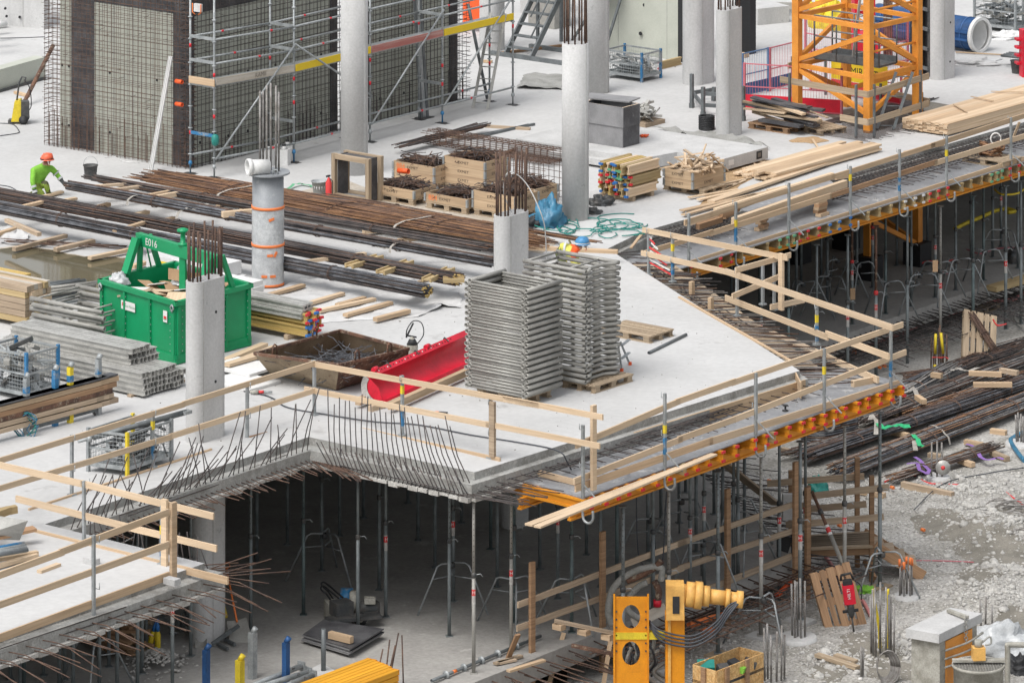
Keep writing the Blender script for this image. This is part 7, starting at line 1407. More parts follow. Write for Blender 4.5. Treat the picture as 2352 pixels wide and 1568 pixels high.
for k in range(9): p = fz(1150 + U(-60, 330), 1210 + U(-60, 60)); MB().box(p + Z * U(.08, .25), (.15, .15, .012), m=Matrix.Rotation(U(-1, 1), 3, 'X') @ Matrix.Rotation(U(0, 3), 3, 'Z')).build('base_plate', M['galvanised'], t); MB().tube(p + Z * .1, p + V(U(-.2, .2), U(-.2, .2), U(.15, .4)), .022, 6).build('spindle', M['grey_steel'], t)
for i, (x, y) in enumerate(((1450, 1290), (1500, 1260))): t = thing('steel_bracket', f'grey steel bracket lying by the flat spade, {ORD[i]}', 'bracket', fz(x, y)); p = fz(x, y, FZ + .05); MB().beam(p, p + X * .35 + Z * .25, .06, .06).build('arm', M['grey_steel'], t); MB().beam(p + X * .1, p + X * .3 - Yv * .3, .05, .05).build('leg', M['grey_steel'], t)
# plywood stack
c = fz(2330, 1300); t = thing('plywood_stack', 'stack of dirty black plywood sheets on the lower floor', 'plywood', c)
q4 = [fz(2050, 1290), fz(330 - 0, 1305, c=1) - X * .5, fz(285, 1255, c=1), fz(2190, 1190)]; q4 = [fz(2060, 1295), fz(60, 1395, c=1), fz(285, 1260, c=1), fz(2200, 1195)]
for k in range(5): o = V(U(-.06, .06), U(-.06, .06), 0); MB().hprism([p + o for p in q4], FZ + .06 + .03 * k, FZ + .082 + .03 * k).build('sheet', M['dark_plywood' if k in (4, 2) else 'grey_board'], t)
tag(MB().beam(fz(2255, 1225, FZ + .28), fz(80, 1262, FZ + .28, 1), .1, .12).build('timber_block', M['pine']), 'pale timber block on the black plywood sheets', 'timber')
# screed pump
c = fz(40, 1150, c=1); t = thing('screed_pump', 'dirty blue and grey two-wheeled screed pump on the lower floor', 'pump', c)
m90 = Matrix.Rotation(R(90), 3, 'X'); mY = Matrix.Rotation(R(90), 3, 'Y')
for p in (fz(140, 1165, c=1), fz(205, 1120, c=1)): MB().lathe(p + Z * .12, [(.04, -.045), (.10, -.045), (.125, -.02), (.125, .02), (.10, .045), (.04, .045)], 18, m90).build('wheel', M['black_rubber'], t); MB().lathe(p + Z * .12 - Yv * .047, [(.05, -.003), (.05, .003)], 12, m90).build('hub', M['drum_dirty'], t)
MB().beam(fz(-90, 1130, FZ + .18, 1), fz(270, 1090, FZ + .2, 1), .3, .06).build('chassis', M['dark_steel'], t); MB().lathe(fz(45, 1020, FZ + .2, 1) + Z * .1, [(.10, -.12), (.2, -.11), (.2, .11), (.10, .12)], 20, mY).build('blue_drum', M['blue_steel'], t); MB().lathe(fz(95, 1030, FZ + .22, 1) + Z * .08, [(.17, -.08), (.2, -.05), (.2, .05), (.17, .08)], 18, mY).build('guard', M['drum_dirty'], t)
MB().lathe(fz(205, 1055, FZ + .22, 1) + Z * .03, [(.07, -.2), (.13, -.17), (.14, .12), (.10, .18)], 14, mY).build('motor', M['dark_steel'], t); MB().block(fz(205, 1040, FZ + .3, 1) + Z * .08, (.2, .16, .1)).build('motor_box', M['drum_dirty'], t); MB().block(fz(-40, 1130, FZ, 1), (.3, .35, .35), .3).build('hopper', M['drum_dirty'], t); MB().block(fz(10, 1090, FZ + .2, 1), (.35, .3, .25), .5).build('gearbox', M['dark_steel'], t)
for s in (0, .25): MB().wire([fz(2300, 1050, FZ + .3) + Yv * s, fz(2240, 960, FZ + .4) + Yv * s, fz(2195, 915, FZ + .5) + Yv * s, fz(2220, 900, FZ + .52) + Yv * s, fz(2340, 1000, FZ + .4) + Yv * s], .016, 6).build('handle_bar', M['black_rubber'], t)
# stillage with pipes and post stubs
for i, (x, y0, mt, w) in enumerate(((1410, 1330, 'blue_paint', .1), (1640, 1400, 'yellow_paint', .12), (1727, 1212, 'galvanised', .12), (1955, 1280, 'blue_paint', .1))):
    yb = (1625, 1680, 1525, 1600)[i]; c = fz(x, yb); t = thing('stillage_post', f'{["short blue", "yellow", "grey", "taller blue"][i]} stillage post with lug rising at the picture edge', 'post', c); h = hgt(c, 1044.7 + y0 * .3359) - FZ; MB().block(c, (w, w, h), RB).build('tube', M[mt], t); MB().tube(c + Z * h, c + Z * (h + .09) + X * .06, .05, 8).build('lug', M[mt if mt != 'galvanised' else 'galvanised'], t)
c = fz(2212, 1490); t = thing('round_post', 'short round grey post set in a concrete pad', 'post', c); MB().tube(c, c + Z * .78, .045, 12).build('tube', M['grey_steel'], t); MB().hprism([fz(2080, 1500), fz(2210, 1570), fz(2330, 1510), fz(2200, 1440)], FZ + .002, FZ + .05).build('pad', M['cast_concrete'], t)
for i, (x0, y0, x1, y1) in enumerate(((1660, 1600, 2060, 1440), (1720, 1600, 2110, 1480), (1800, 1640, 2140, 1500))):
    a, b = fz(x0, y0, FZ + .25), fz(x1, y1, FZ + .25); t = thing('steel_prop', f'galvanised prop lying by the stillage posts, {ORD[i]} of the lying props', 'prop', a, 'props lying by the stillage posts'); MB().tube(a, b, .05, 12).build('outer_tube', M['galvanised'], t); d = (b - a).normalized(); MB()._box(b, d, Z.cross(d), Z, (.02, .17, .17)).build('end_plate', M['galvanised'], t); MB().path([b - d * .25 + Z.cross(d) * .1, b - d * .3 - Z.cross(d) * .1 + Z * .06, b - d * .33 + Z.cross(d) * .1 - Z * .06], .014, 5).build('locking_wire', M['dark_steel'], t)
# yellow beams at the lower edge
c = fz(150, 1405, FZ, 1); t = thing('yellow_beam_stack', 'stack of bright orange-yellow formwork beams at the lower edge of the picture', 'beam stack', c); s0 = fz(390, 1480, FZ + .45, 1)
for k in range(4):
    for i in range(8): a = s0 - Z * (.1 * k) + (-B * .11 + A * .028) * i * 1.0 + A * U(-.04, .04); MB().beam(a, a - A * 3.2, .098, .088).build('beam', M['bright_yellow'], t); MB().beam(a + A * .004, a - A * .03, .101, .0905).build('end_paint', M['beam_orange'], t)
# dowels standing in the floor by the beams, scaffold tube along the edge
for i, (x0, y0, x1, y1) in enumerate(((235, 1560, 293, 1325), (300, 1560, 340, 1260), (310, 1560, 378, 1298), (330, 1540, 400, 1215), (434, 1560, 423, 1230))): b = fz(x0, y0 + 40, FZ, 1); tag(MB().tube(b, onz(781 + x1 * .3359, 1044.7 + y1 * .3359, b.y), .013, 6).build('rebar_rod', M['rusty_bar']), f'rusty rebar rod standing by the yellow beams, {ORD[i]} in order', 'rebar', 'rods by the yellow beams')
a, b = fz(625, 1542, FZ + .06, 1), fz(1372, 1236, FZ + .06, 1); t = thing('ring_standard', 'grey scaffold standard with ring collars lying along the floor edge', 'scaffold tube', a); MB().pipe(a, b, .03, 10).build('tube', M['grey_steel'], t); d = (b - a).normalized(); m3 = Matrix((Z.cross(d), Z, d)).transposed()
for f in (.13, .29, .45, .60, .77): MB().lathe(a.lerp(b, f), [(.032, -.02), (.075, -.005), (.075, .005), (.032, .02)], 14, m3).build('ring', M['galvanised'], t)
MB().tube(a.lerp(b, .19), a.lerp(b, .22), .032, 10).build('orange_mark', M['tape_orange'], t)
for i, (x0, y0, x1, y1) in enumerate(((1150, 1385, 1215, 1225), (1060, 1425, 1240, 1370), (1150, 1475, 1395, 1400), (1085, 1420, 1200, 1395))): tag(MB().beam(fz(x0, y0, FZ + .04, 1), fz(x1, y1, FZ + .04 + (.5 if i == 0 else 0), 1), .1, .04).build('timber_plank', M[['brown_timber', 'old_timber', 'pine', 'old_timber'][i]]), f'{["board leaning at the prop", "thin board", "pale thick plank", "short board"][i]} on the lower floor edge near the timber posts', 'plank')
# timber trestles before the rail
for i, (x0, y0, x1, y1, x2, y2) in enumerate(((1420, 1600, 1530, 1215, 1490, 1140), (1790, 1640, 1850, 1260, 1840, 1200))):
    a = fz(x0, y0, GZ, 1); t = thing('timber_frame_leg', f'sloping timber leg of the shutter frame before the low rail, {ORD[i]}', 'timber', a); MB().beam(a, onz(781 + x1 * .3359, 1044.7 + y1 * .3359, a.y + .4), .11, .08, X).build('leg', M['pine'], t)
p0, p1 = onz(781 + 1465 * .3359, 1044.7 + 1130 * .3359, 85.6), onz(781 + 1870 * .3359, 1044.7 + 1215 * .3359, 85.6); t = thing('timber_shutter', 'weathered timber ledge with blocks before the low rail', 'timber', p0); MB().beam(p0, p1, .1, .05).build('ledge', M['old_timber'], t); MB().beam(p0 + V(.3, -.3, -.35), p1 + V(.1, -.3, -.3), .06, .06).build('ledge', M['rust_steel'], t)
for f in (.08, .5, .9): MB().box(p0.lerp(p1, f) - Z * .09, (.2, .14, .1), RB).build('block', M['pine'], t)
# reinforcement projecting from the lower floor edge
lst = []
for k in range(54): b = edge_pt(fl[1], fl[2], .0 + k / 53, V(0, 0, 0), FZ - .1 - .12 * (k % 2)); lst.append([b - B * .05, b + B * U(.8, 1.6) + Z * U(-.2, 0)])
for k in range(10): a = edge_pt(fl[1], fl[2], .3, B * (.2 + .14 * k), FZ - .22); lst.append([a, a + (fl[2] - fl[1]) * .72 + Z * U(-.05, .05)])
bars(lst, .013, 'rusty_bar', lower); lst = []
for k in range(80): b = edge_pt(fl[4], fl[5], .01 + k / 80, V(0, 0, 0), FZ - .12 - .1 * (k % 2)); lst.append([b, b + B * U(.9, 1.8) + A * U(-.2, .2) + Z * U(-.3, -.05)])
for k in range(9): a = edge_pt(fl[4], fl[5], .0, B * (.2 + .18 * k), FZ - .25); lst.append([a, a + (fl[5] - fl[4]) * U(.85, 1) + Z * U(-.06, .06)])
for k in range(60): b = edge_pt(fl[2], fl[3], k / 60, V(0, 0, 0), FZ - .15); lst.append([b, b + V(U(1.0, 2.2), U(-.3, .3), U(-.35, -.1))])
bars(lst, .0105, 'dark_bar', lower)
# yellow hose and small things under the far deck
t = thing('yellow_hose', 'yellow hose curling on the lower floor beneath the far deck', 'hose', at(2, 1, 2000, 440, FZ)); MB().wire([at(2, 1, *p, FZ + .3) for p in ((1880, 470), (1960, 430), (2060, 390), (2150, 350), (2230, 335), (2290, 350), (2240, 360))], .05, 8).build('hose', M['yellow_paint'], t)
t = thing('yellow_hose', 'thin yellow hose looped near the ceiling of the far deck', 'hose', at(2, 1, 2250, 210, -1.2)); MB().wire([at(2, 1, *p, -1.3) for p in ((2150, 200), (2200, 235), (2300, 230), (2352, 200))], .025, 6).build('hose', M['yellow_paint'], t)
tag(MB().beam(at(2, 1, 2130, 880, FZ + .1), at(2, 1, 2400, 800, FZ + .1), .3, .12).build('timber_beam_piece', M['beam_old']), 'thick yellow timber lying on the floor edge under the far deck', 'timber')
for i, (x, y) in enumerate(((1180, 915), (1745, 725))): e = at(2, 1, x, y, FZ); k = onz(1562 + x * .3359, 367.5 + y * .3359, P(1957 if i == 0 else 2160, 760 if i == 0 else 770, FZ).y - .6); tag(MB().box(k, (.12, .02, .26), .3).build('cardboard_tag', M['cardboard']), f'brown cardboard tag tied to a prop under the far deck, {"lower" if i == 0 else "higher"}', 'tag')
for i, pts in enumerate((((1640, 710), (1700, 690), (1760, 700), (1830, 690), (1880, 680)), ((1960, 610), (2050, 640), (2150, 610), (2240, 600), (2352, 605)), ((2140, 1090), (2170, 1130), (2230, 1120)), ((1750, 760), (1800, 770), (1840, 775)))): t = thing('barrier_tape', f'red and white barrier tape trailing under the far deck, {ORD[i]} strip', 'tape', at(2, 1, *pts[0], FZ)); MB().wire([at(2, 1, x, y, FZ + .08 + .05 * (j % 2)) for j, (x, y) in enumerate(pts)], .018, 4).build('tape', M['tape_red' if i % 2 == 0 else 'pink_wire'], t)
tag(crumple(at(2, 1, 2280, 700, FZ), .2, .2, .35, 51, .3).build('dark_bag', M['dark_steel']), 'dark bag standing on the lower floor under the far deck', 'bag')
t = thing('work_lamp', 'black portable work lamp on the floor behind the rough timber rail', 'lamp', at(2, 3, 715, 690, FZ)); c = at(2, 3, 715, 690, FZ); MB().box(c + Z * .25, (.22, .12, .3), m=Matrix.Rotation(.3, 3, 'Y')).build('housing', M['black_rubber'], t); MB().path([c - X * .14, c - X * .14 + Z * .42, c + X * .14 + Z * .42, c + X * .14], .014, 6).build('stand', M['black_rubber'], t)
# ================================================================ GRAVEL YARD BESIDE THE DECK
g2 = lambda x, y, z=0.0: at(2, 2, x, y, GZ) + Z * z
g3 = lambda x, y, z=0.0: at(2, 3, x, y, GZ) + Z * z
g1_ = lambda x, y, z=0.0: at(2, 1, x, y, GZ) + Z * z
for (a, b, w, h, n, rb, mts, lab, kw) in (
    (g2(1480, 600), g2(1870, 395), .62, .26, 60, .020, ['blue_bar', 'grey_bar'], 'short stack of grey-blue bars ending below the deck corner', dict(over=.2, ties=2)),
    (g2(1190, 765), g2(2480, 270), .5, .2, 110, .013, ['rusty_bar', 'dark_bar', 'grey_bar'], 'long brown rebar bundle on the gravel, starting near the deck props', dict(ties=3, over=1.2, wig=.04)),
    (g2(1560, 700), g2(2500, 380), .5, .16, 90, .012, ['rusty_bar', 'orange_bar', 'grey_bar'], 'brown rebar lying beyond the grey bundles', dict(ties=2, over=1.5, wig=.05)),
    (g2(840, 1010), g2(2500, 440), .42, .22, 100, .014, ['dark_bar', 'blue_bar', 'rusty_bar'], 'dark rebar bundle with yellow-painted ends on the gravel', dict(ties=4, ends='beam_yellow', wig=.03)),
    (g2(700, 985), g2(1500, 770), .5, .14, 60, .010, ['rusty_bar', 'grey_bar'], 'thin rusty rebar behind the yellow-ended bundle', dict(ties=2, over=1.0, wig=.05)),
    (g2(1060, 1120), g2(2500, 560), .6, .26, 170, .0125, ['grey_bar', 'blue_bar', 'dark_bar', 'orange_bar'], 'broad grey rebar bundle, the widest on the gravel', dict(ties=4, wig=.06, straps=1)),
    (g2(1420, 1140), g2(2180, 900), .36, .12, 70, .010, ['rusty_bar', 'grey_bar', 'orange_bar'], 'thin brown rebar bundle with purple slings', dict(ties=2, over=.7, wig=.03)),
    (g2(1720, 420), g2(2420, 170), .5, .1, 60, .011, ['rusty_bar', 'dark_bar'], 'brown rebar farther out by the leaning pallet', dict(ties=1, over=1.0, wig=.12)),
    (g2(1500, 440), g2(1850, 385), .5, .1, 16, .02, ['rusty_bar'], 'few thick rusty bars beyond the grey-blue stack', dict(ties=0, over=.6))):
    bundle(a, b, w, h, n, rb, mts, lab, z0=.1, **kw)
t = thing('bent_bar_bundle', 'bundle of U-bent rusty bars under the deck edge', 'rebar', g2(980, 850))
for k in range(16): o = Z * (.05 + .05 * (k % 8)) + X * .05 * (k // 8); MB().wire([g2(1150, 740) + o, g2(960, 760) + o, g2(840, 800) + o, g2(850, 840) + o, g2(980, 850) + o, g2(1200, 800) + o], .02, 6).build('bent_bar', M[random.choice(['rusty_bar', 'blue_bar'])], t)
for i, (x0, y0, x1, y1, m_) in enumerate(((1975, 490, 2200, 500, 'pine'), (2005, 570, 2270, 570, 'pine'), (1180, 800, 1280, 835, 'pine'), (1450, 790, 1560, 815, 'pine'), (2125, 780, 2230, 795, 'pine'), (1950, 855, 2070, 880, 'pine'), (2130, 930, 2240, 975, 'pallet_timber'), (1910, 985, 2005, 1015, 'pine'), (1520, 1150, 1865, 1225, 'old_timber'), (1220, 1195, 1400, 1225, 'pine'), (1290, 640, 1490, 665, 'old_timber'), (1620, 655, 1670, 690, 'pine'), (700, 910, 770, 930, 'old_timber'), (1720, 500, 1790, 510, 'pine'), (2190, 470, 2310, 490, 'old_timber'), (1700, 945, 1790, 960, 'old_timber'))):
    z = .42 if i in (0, 1, 11, 13, 14) else .08; tag(MB().beam(g2(x0, y0, z), g2(x1, y1, z), .12, .1 if i != 8 else .14).build('timber_bearer', M[m_]), f'timber bearer {"lying on top of" if z > .2 else "under or beside"} the rebar on the gravel, {nth(i)} of them', 'timber', 'bearers among the rebar on the gravel')
S_ = lambda pts, z=.35: [g2(x, y, z) for x, y in pts]
flat_strap('sling', S_([(1440, 600), (1500, 610), (1560, 600), (1580, 560), (1600, 575), (1620, 620)]), 'strap_grey', 'grey sling looped over the brown rebar below the deck', .1)
flat_strap('sling', S_([(1300, 790), (1310, 760), (1345, 800), (1340, 890)]), 'strap_grey', 'grey sling hooped on the dark rebar near the green strap', .1)
flat_strap('sling', S_([(1860, 450), (1900, 430), (1960, 455), (2050, 430)]), 'strap_grey', 'grey sling flat on the brown rebar farther out', .1)
flat_strap('sling', S_([(1540, 920), (1600, 930), (1610, 1000)]), 'strap_grey', 'short grey sling beside the green sling end', .1)
flat_strap('green_strap', S_([(1350, 830), (1385, 865), (1450, 850), (1500, 840), (1555, 860), (1540, 835)], .4), 'strap_green', 'bright green strap lying on the dark rebar', .14)
flat_strap('green_strap', S_([(1590, 910), (1625, 940), (1640, 990), (1670, 985)], .4), 'strap_green', 'bright green sling end on the widest grey bundle', .1)
flat_strap('purple_strap', S_([(1950, 900), (2010, 910), (2050, 980), (2100, 1010), (2160, 990), (2210, 1000)], .16), 'strap_purple', 'purple sling across the thin brown bundle near its far end', .09)
flat_strap('purple_strap', S_([(1600, 1015), (1650, 1045), (1705, 1110), (1690, 1130), (1640, 1110), (1625, 1060), (1550, 1060)], .25), 'strap_purple', 'purple sling looped on the thin brown bundle near its end', .08)
for nm, mt, r, lab, pts in (('red_string', 'tape_red', .02, 'thin red cord crossing the gravel by the cut-off disc', [g2(*p, .05) for p in ((1400, 1120), (1500, 1085), (1600, 1080), (1700, 1130), (1850, 1140), (2050, 1150), (2200, 1180), (2290, 1240), (2352, 1280))]),
    ('red_string', 'pink_wire', .012, 'thin red cord on the gravel by the stair foot', [g3(*p, .04) for p in ((1590, 735), (1750, 735), (1900, 740), (2010, 745))]),
    ('pink_hose', 'hose_pink', .045, 'pink hose running from the deck corner over the gravel', [g1_(*p, .12) for p in ((2400, 910), (2280, 985), (2150, 1000), (1990, 1040), (1850, 1085), (1700, 1130), (1500, 1225), (1250, 1300), (1020, 1350))]),
    ('pink_hose', 'hose_pink', .04, 'short pink hose under the jackhammer pallet', [g3(*p, .06) for p in ((960, 660), (1000, 720), (1180, 980), (1250, 1020), (1290, 1090), (1310, 1130))]),
    ('blue_hose', 'tarp_blue', .05, 'blue hose at the edge of the gravel by tall bars', [g2(*p, .08) for p in ((2352, 790), (2290, 820), (2260, 850), (2300, 920), (2352, 985))]),
    ('cable', 'cable_black', .012, 'thin black wire across the gravel heap', [g2(*p, .1) for p in ((1600, 1330), (1800, 1150), (2100, 1080), (2352, 1040))]),
    ('white_hose', 'hose_grey', .03, 'white looped hose at the edge by the deck props', [g1_(*p, .1) for p in ((2352, 1075), (2300, 1080), (2290, 1110), (2320, 1160), (2352, 1180))])):
    tag(MB().wire(pts, r, 6).build(nm, M[mt]), lab, 'hose' if 'hose' in nm else 'cord')
# footings with starter bars
def footing(c, r, barsl, lab, pad=True, cap=None, mt='grey_bar', z1=None):
    t = thing('pile_head', lab, 'pile head', c)
    if pad: MB().lathe(c + Z * -.15, [(r, 0), (r * 1.02, .15), (r * .97, .24)], 26).build('concrete_pad', M['cast_concrete'], t)
    for (dx, dy, h) in barsl:
        e = c + V(dx, dy, .05); b = MB().tube(e, e + V(U(-.02, .02), 0, h), .02, 7).build('starter_bar', M[mt], t)
        if cap: MB().tube(e + Z * (h - .12), e + Z * (h + .01), .028, 7).build('bar_cap', M[cap], b)
    return t
footing(g3(1550, 985), .24, [(-.14, -.05, .72), (-.06, -.1, .68), (0, .05, .74), (.06, -.08, .76), (.1, 0, .72), (-.1, .08, .6)], 'round pile head with orange-capped bars by the timber stair', cap='tape_orange')
footing(g3(805, 1270), .36, [(-.06, -.1, 1.1), (.0, .0, 1.05), (.05, -.12, 1.15), (.13, -.05, 1.08), (-.1, .05, 1.0)], 'round pile head with bare bars near the leaning pallet')
footing(g3(1370, 1400), .2, [(-.13, 0, 1.25), (-.09, -.1, 1.3), (.0, .1, 1.35), (.1, -.05, 1.3), (.16, 0, 1.15), (.2, .05, 1.1), (-.16, .1, 1.1), (.24, -.1, 1.0)], 'cluster of grey bars wrapped with yellow hose', pad=False)
footing(g3(640, 1560), .2, [(-.16, 0, .95), (-.1, .1, 1.0), (.05, -.05, .9), (.14, 0, 1.0), (-.05, -.1, .85), (.2, .1, .8)], 'cluster of grey bars beside the chipboard box', pad=False)
footing(g3(2090, 1190), .3, [(-.09, 0, .5), (0, .05, .55), (.12, -.03, .42)], 'three short bars rising from rubble behind the grey cabinet', pad=False)
footing(g2(1765, 1095), .25, [(-.14, 0, .75), (-.03, -.05, .78), (.08, 0, .74)], 'pile head with three bars next to the cutting disc'); footing(g2(2320, 860), .3, [(-.06, 0, .62), (-.02, .05, .66), (.04, 0, .64), (.08, -.05, .6), (.12, 0, .62)], 'pile head with tall bars at the edge of the gravel')
footing(g3(1240, 1530), .1, [(0, 0, .55), (.03, .05, .5)], 'two thin bars rising from the mud', pad=False)
c = g2(1800, 1090); t = thing('cutting_disc', 'round steel cutting disc with red centre leaning on bars', 'disc', c); m3 = Matrix.Rotation(R(90), 3, 'X'); e = c + V(-.02, -.15, .29)
MB().lathe(e, [(.02, -.006), (.155, -.006), (.155, .006), (.02, .006)], 30, m3).build('blade', M['aluminium'], t); MB().lathe(e - Yv * .008, [(.0, -.002), (.045, -.002), (.045, .002), (.0, .002)], 16, m3).build('hub', M['tape_red'], t)
for k in range(2):
    q0 = g3(1365 + 50 * k, 1350); MB().wire([q0 + V(.0, -.12, .0), q0 + V(-.02 + .05 * k, -.12, .5), q0 + V(-.1 + .1 * k, -.1, .95), q0 + V(-.13 + .14 * k, -.08, 1.2)], .03, 8).build('yellow_sleeve', M['yellow_paint'], bpy.data.objects['pile_head.002'])
t = thing('cable_bunch', 'coil of grey wires hanging on the bars with the yellow hose', 'cable', g3(1385, 1530))
for k in range(9): MB().path([g3(1390, 1530) + V(.13 * math.cos(a) * (1 + .08 * k) + .01 * k, -.12 - .012 * k, .28 + .22 * math.sin(a) * (1 + .05 * k)) for a in [j * .42 for j in range(16)]], .011, 5).build('wire_loop', M['grey_bar'], t)
c = g1_(1775, 1450); t = thing('bar_cluster', 'tall rusty bars with yellow sleeves standing on the gravel', 'rebar', c)
for i, (dx, h) in enumerate(((-.19, .8), (-.15, .75), (-.1, .85), (-.02, 1.0), (.02, 1.08), (.08, .9), (.14, .8), (.17, .86), (.05, .7))): MB().tube(c + V(dx, U(-.1, .1), 0), c + V(dx + U(-.02, .02), U(-.1, .1), h), .016, 6).build('bar', M['rusty_bar'], t)
for (x0, x1, h0, h1) in ((-.11, -.1, .45, .9), (.07, .02, .45, .92), (-.12, -.12, .0, .2), (.14, .14, .02, .2)): MB().tube(c + V(x0, -.12, h0), c + V(x1, -.12, h1), .032, 8).build('yellow_sleeve', M['yellow_paint'], t)
MB().path([c + V(x - .18, -.1 + .1 * math.sin(x * 30), .36) for x in (0, .1, .2, .3, .36)], .012, 5).build('red_tie', M['tape_red'], t)
# leaning pallets
def lean(c, rx, rz, lab, pr):
    o = pr.put(c, rz, lab); o.rotation_euler = (rx, 0, rz); return o
o = PALB.put(g3(1130, 1235, .02), 0, 'reddish pallet leaning upright with a jackhammer on it'); o.matrix_basis = Matrix.Translation(g3(1075, 1165, .43) + Yv * .2) @ Matrix.Rotation(.22, 4, 'Z') @ Matrix.Rotation(R(74), 4, 'X') @ Matrix.Rotation(R(90) + .22, 4, 'Z')
o = PAL.put(g1_(2040, 1250), 0, 'grey pallet leaning on the gravel with rusty bars across it'); o.matrix_basis = Matrix.Translation(g1_(2035, 1340, .40)) @ Matrix.Rotation(.35, 4, 'Z') @ Matrix.Rotation(R(52), 4, 'X') @ Matrix.Rotation(1.25, 4, 'Z')
pallet(g1_(2005, 1030), RA, 'pallet lying flat on the bars under the far deck edge')
bundle(g1_(1985, 1330, .8), g1_(2175, 1370, -.05), .28, .06, 26, .012, ['rusty_bar'], 'short rusty bars laid over the leaning grey pallet', ties=1, over=.1, z0=.12, wig=.02)
c = g3(1160, 1200); t = thing('jackhammer', 'red electric jackhammer standing on its chisel against the reddish pallet', 'jackhammer', c); dj = V(-.13, .0, 1).normalized(); sj = X - dj * X.dot(dj); jb = c + V(.07, -.14, .0)
mj = Matrix((sj, dj.cross(sj), dj)).transposed()
MB().tube(jb, jb + dj * .36, .018, 8).build('chisel', M['dark_steel'], t); MB().lathe(jb + dj * .3, [(.035, 0), (.06, .06), (.065, .2), (.08, .26)], 14, mj).build('chuck', M['dark_steel'], t); MB().box(jb + dj * .74, (.22, .17, .36), m=mj).build('body', M['red_paint'], t)
MB().box(jb + dj * .95, (.18, .15, .10), m=mj).build('motor_cap', M['black_rubber'], t); MB().path([jb + dj * 1.0 - sj * .12, jb + dj * 1.1 - sj * .1, jb + dj * 1.12 + sj * .08, jb + dj * 1.0 + sj * .12], .025, 8).build('handle', M['black_rubber'], t); MB().path([jb + dj * .42 - sj * .16 , jb + dj * .42 + sj * .14], .03, 8).build('side_grip', M['black_rubber'], t)
bp = t.children[2]; lettering('HILTI', .085, jb + dj * .76 - Yv * .09 , dj * -1 if False else dj, bp, 'paper', up=-sj)
MB().wire([jb + dj * 1.0 + sj * .1, jb + sj * .25 + dj * .85, jb + sj * .22 + dj * .6], .012, 5).build('cable', M['black_rubber'], t)
# timber stair platform
FZp = FZ - .1; pc = [P(1851, 1258, FZp), P(2002, 1252, FZp), P(2004, 1219, FZp), P(1856, 1229, FZp)]; t = thing('timber_stair_platform', 'rough timber landing with rails and steps down to the gravel', 'stair', pc[0])
for k in range(7): a, b = pc[0].lerp(pc[3], k / 7), pc[1].lerp(pc[2], k / 7); MB().beam(a, b, .2, .04).build('deck_board', M['pallet_timber'], t)
MB().beam(pc[0] - Z * .1, pc[1] - Z * .1, .05, .14).build('edge_joist', M['brown_timber'], t); MB().beam(pc[1] - Z * .1, pc[2] - Z * .1, .05, .14).build('edge_joist', M['brown_timber'], t)
for (e, yt) in ((pc[1], 1092), (pc[2] - X * .3, 1050), (pc[0] + X * .05, 1115), (pc[3] - X * .3 + Yv * .6, 1080)): h = hgt(e, yt); MB().box(V(e.x, e.y, (h + GZ) / 2), (.09, .1, h - GZ), .1).build('post', M['brown_timber'], t)
for (x0, y0, x1, y1, e, off) in ((1850, 1140, 2042, 1118, pc[1], -.08), (1850, 1169, 1990, 1157, pc[1], .5), (1850, 1202, 2030, 1186, pc[1], -.08), (1762, 1110, 1985, 1093, pc[2], .05), (1770, 1172, 1850, 1160, pc[2], .2), (1805, 1205, 1860, 1195, pc[2], .2)): MB().beam(onz(x0, y0, e.y + off), onz(x1, y1, e.y + off), .05, .12).build('rail', M['old_timber'], t)
for (dx, dy) in ((0, 0), (-.15, .9)): MB().beam(pc[1] + V(.05 + dx, dy, -.02), g3(1665, 850, .06) + V(dx, dy, 0), .05, .22).build('stringer', M['brown_timber'], t)
for k in range(4): f = .2 + .22 * k; a = (pc[1] + V(.05, 0, 0)).lerp(g3(1665, 850, .1), f); MB().box(a + V(-.07, .45, .02), (.2, .9, .04)).build('step', M['old_timber'], t)
MB().beam(P(1985, 1287, GZ + .35), P(2010, 1328, GZ + .1), .05, .1).build('brace', M['brown_timber'], t)
p0, p1 = onz(1865, 1128, pc[0].y - .5), g3(1235, 1050, .05); t = thing('steel_prop', 'long prop with red sticker leaning across the stair landing', 'prop', p1); dq = (p0 - p1).normalized(); MB().tube(p1, p1.lerp(p0, .62), .042, 10).build('outer_tube', M['galvanised_dull'], t); MB().tube(p1.lerp(p0, .6), p0, .033, 10).build('inner_tube', M['rust_steel'], t)
ms = Matrix((dq.orthogonal().normalized(), dq.cross(dq.orthogonal().normalized()), dq)).transposed(); MB().lathe(p1.lerp(p0, .66), [(.045, -.1), (.045, .1)], 12, ms, close=False).build('sticker', M['paper'], t); MB().lathe(p1.lerp(p0, .66), [(.046, -.05), (.046, .05)], 12, ms, close=False).build('red_mark', M['tape_red'], t); MB().lathe(p1.lerp(p0, .82), [(.05, -.05), (.05, .05)], 12, ms).build('collar', M['dark_steel'], t)
tag(MB().box(onz(1812, 1163, pc[0].y + .3), (.25, .1, .5), .2).build('notice_board', M['white_plastic']), 'blank white board hung on the stair landing posts', 'board'); tag(crumple(g2(940, 1180), .2, .2, .3, 61, .5).build('green_netting', M['hose_green']), 'bunch of dark green netting on the gravel by the stair', 'netting')
tag(MB().beam(at(2, 2, 290, 970, -1.6), at(2, 2, 660, 1260, FZ + .05), .22, .04).build('scaffold_plank', M['old_timber']), 'long sloping plank leaning below the near deck', 'plank')
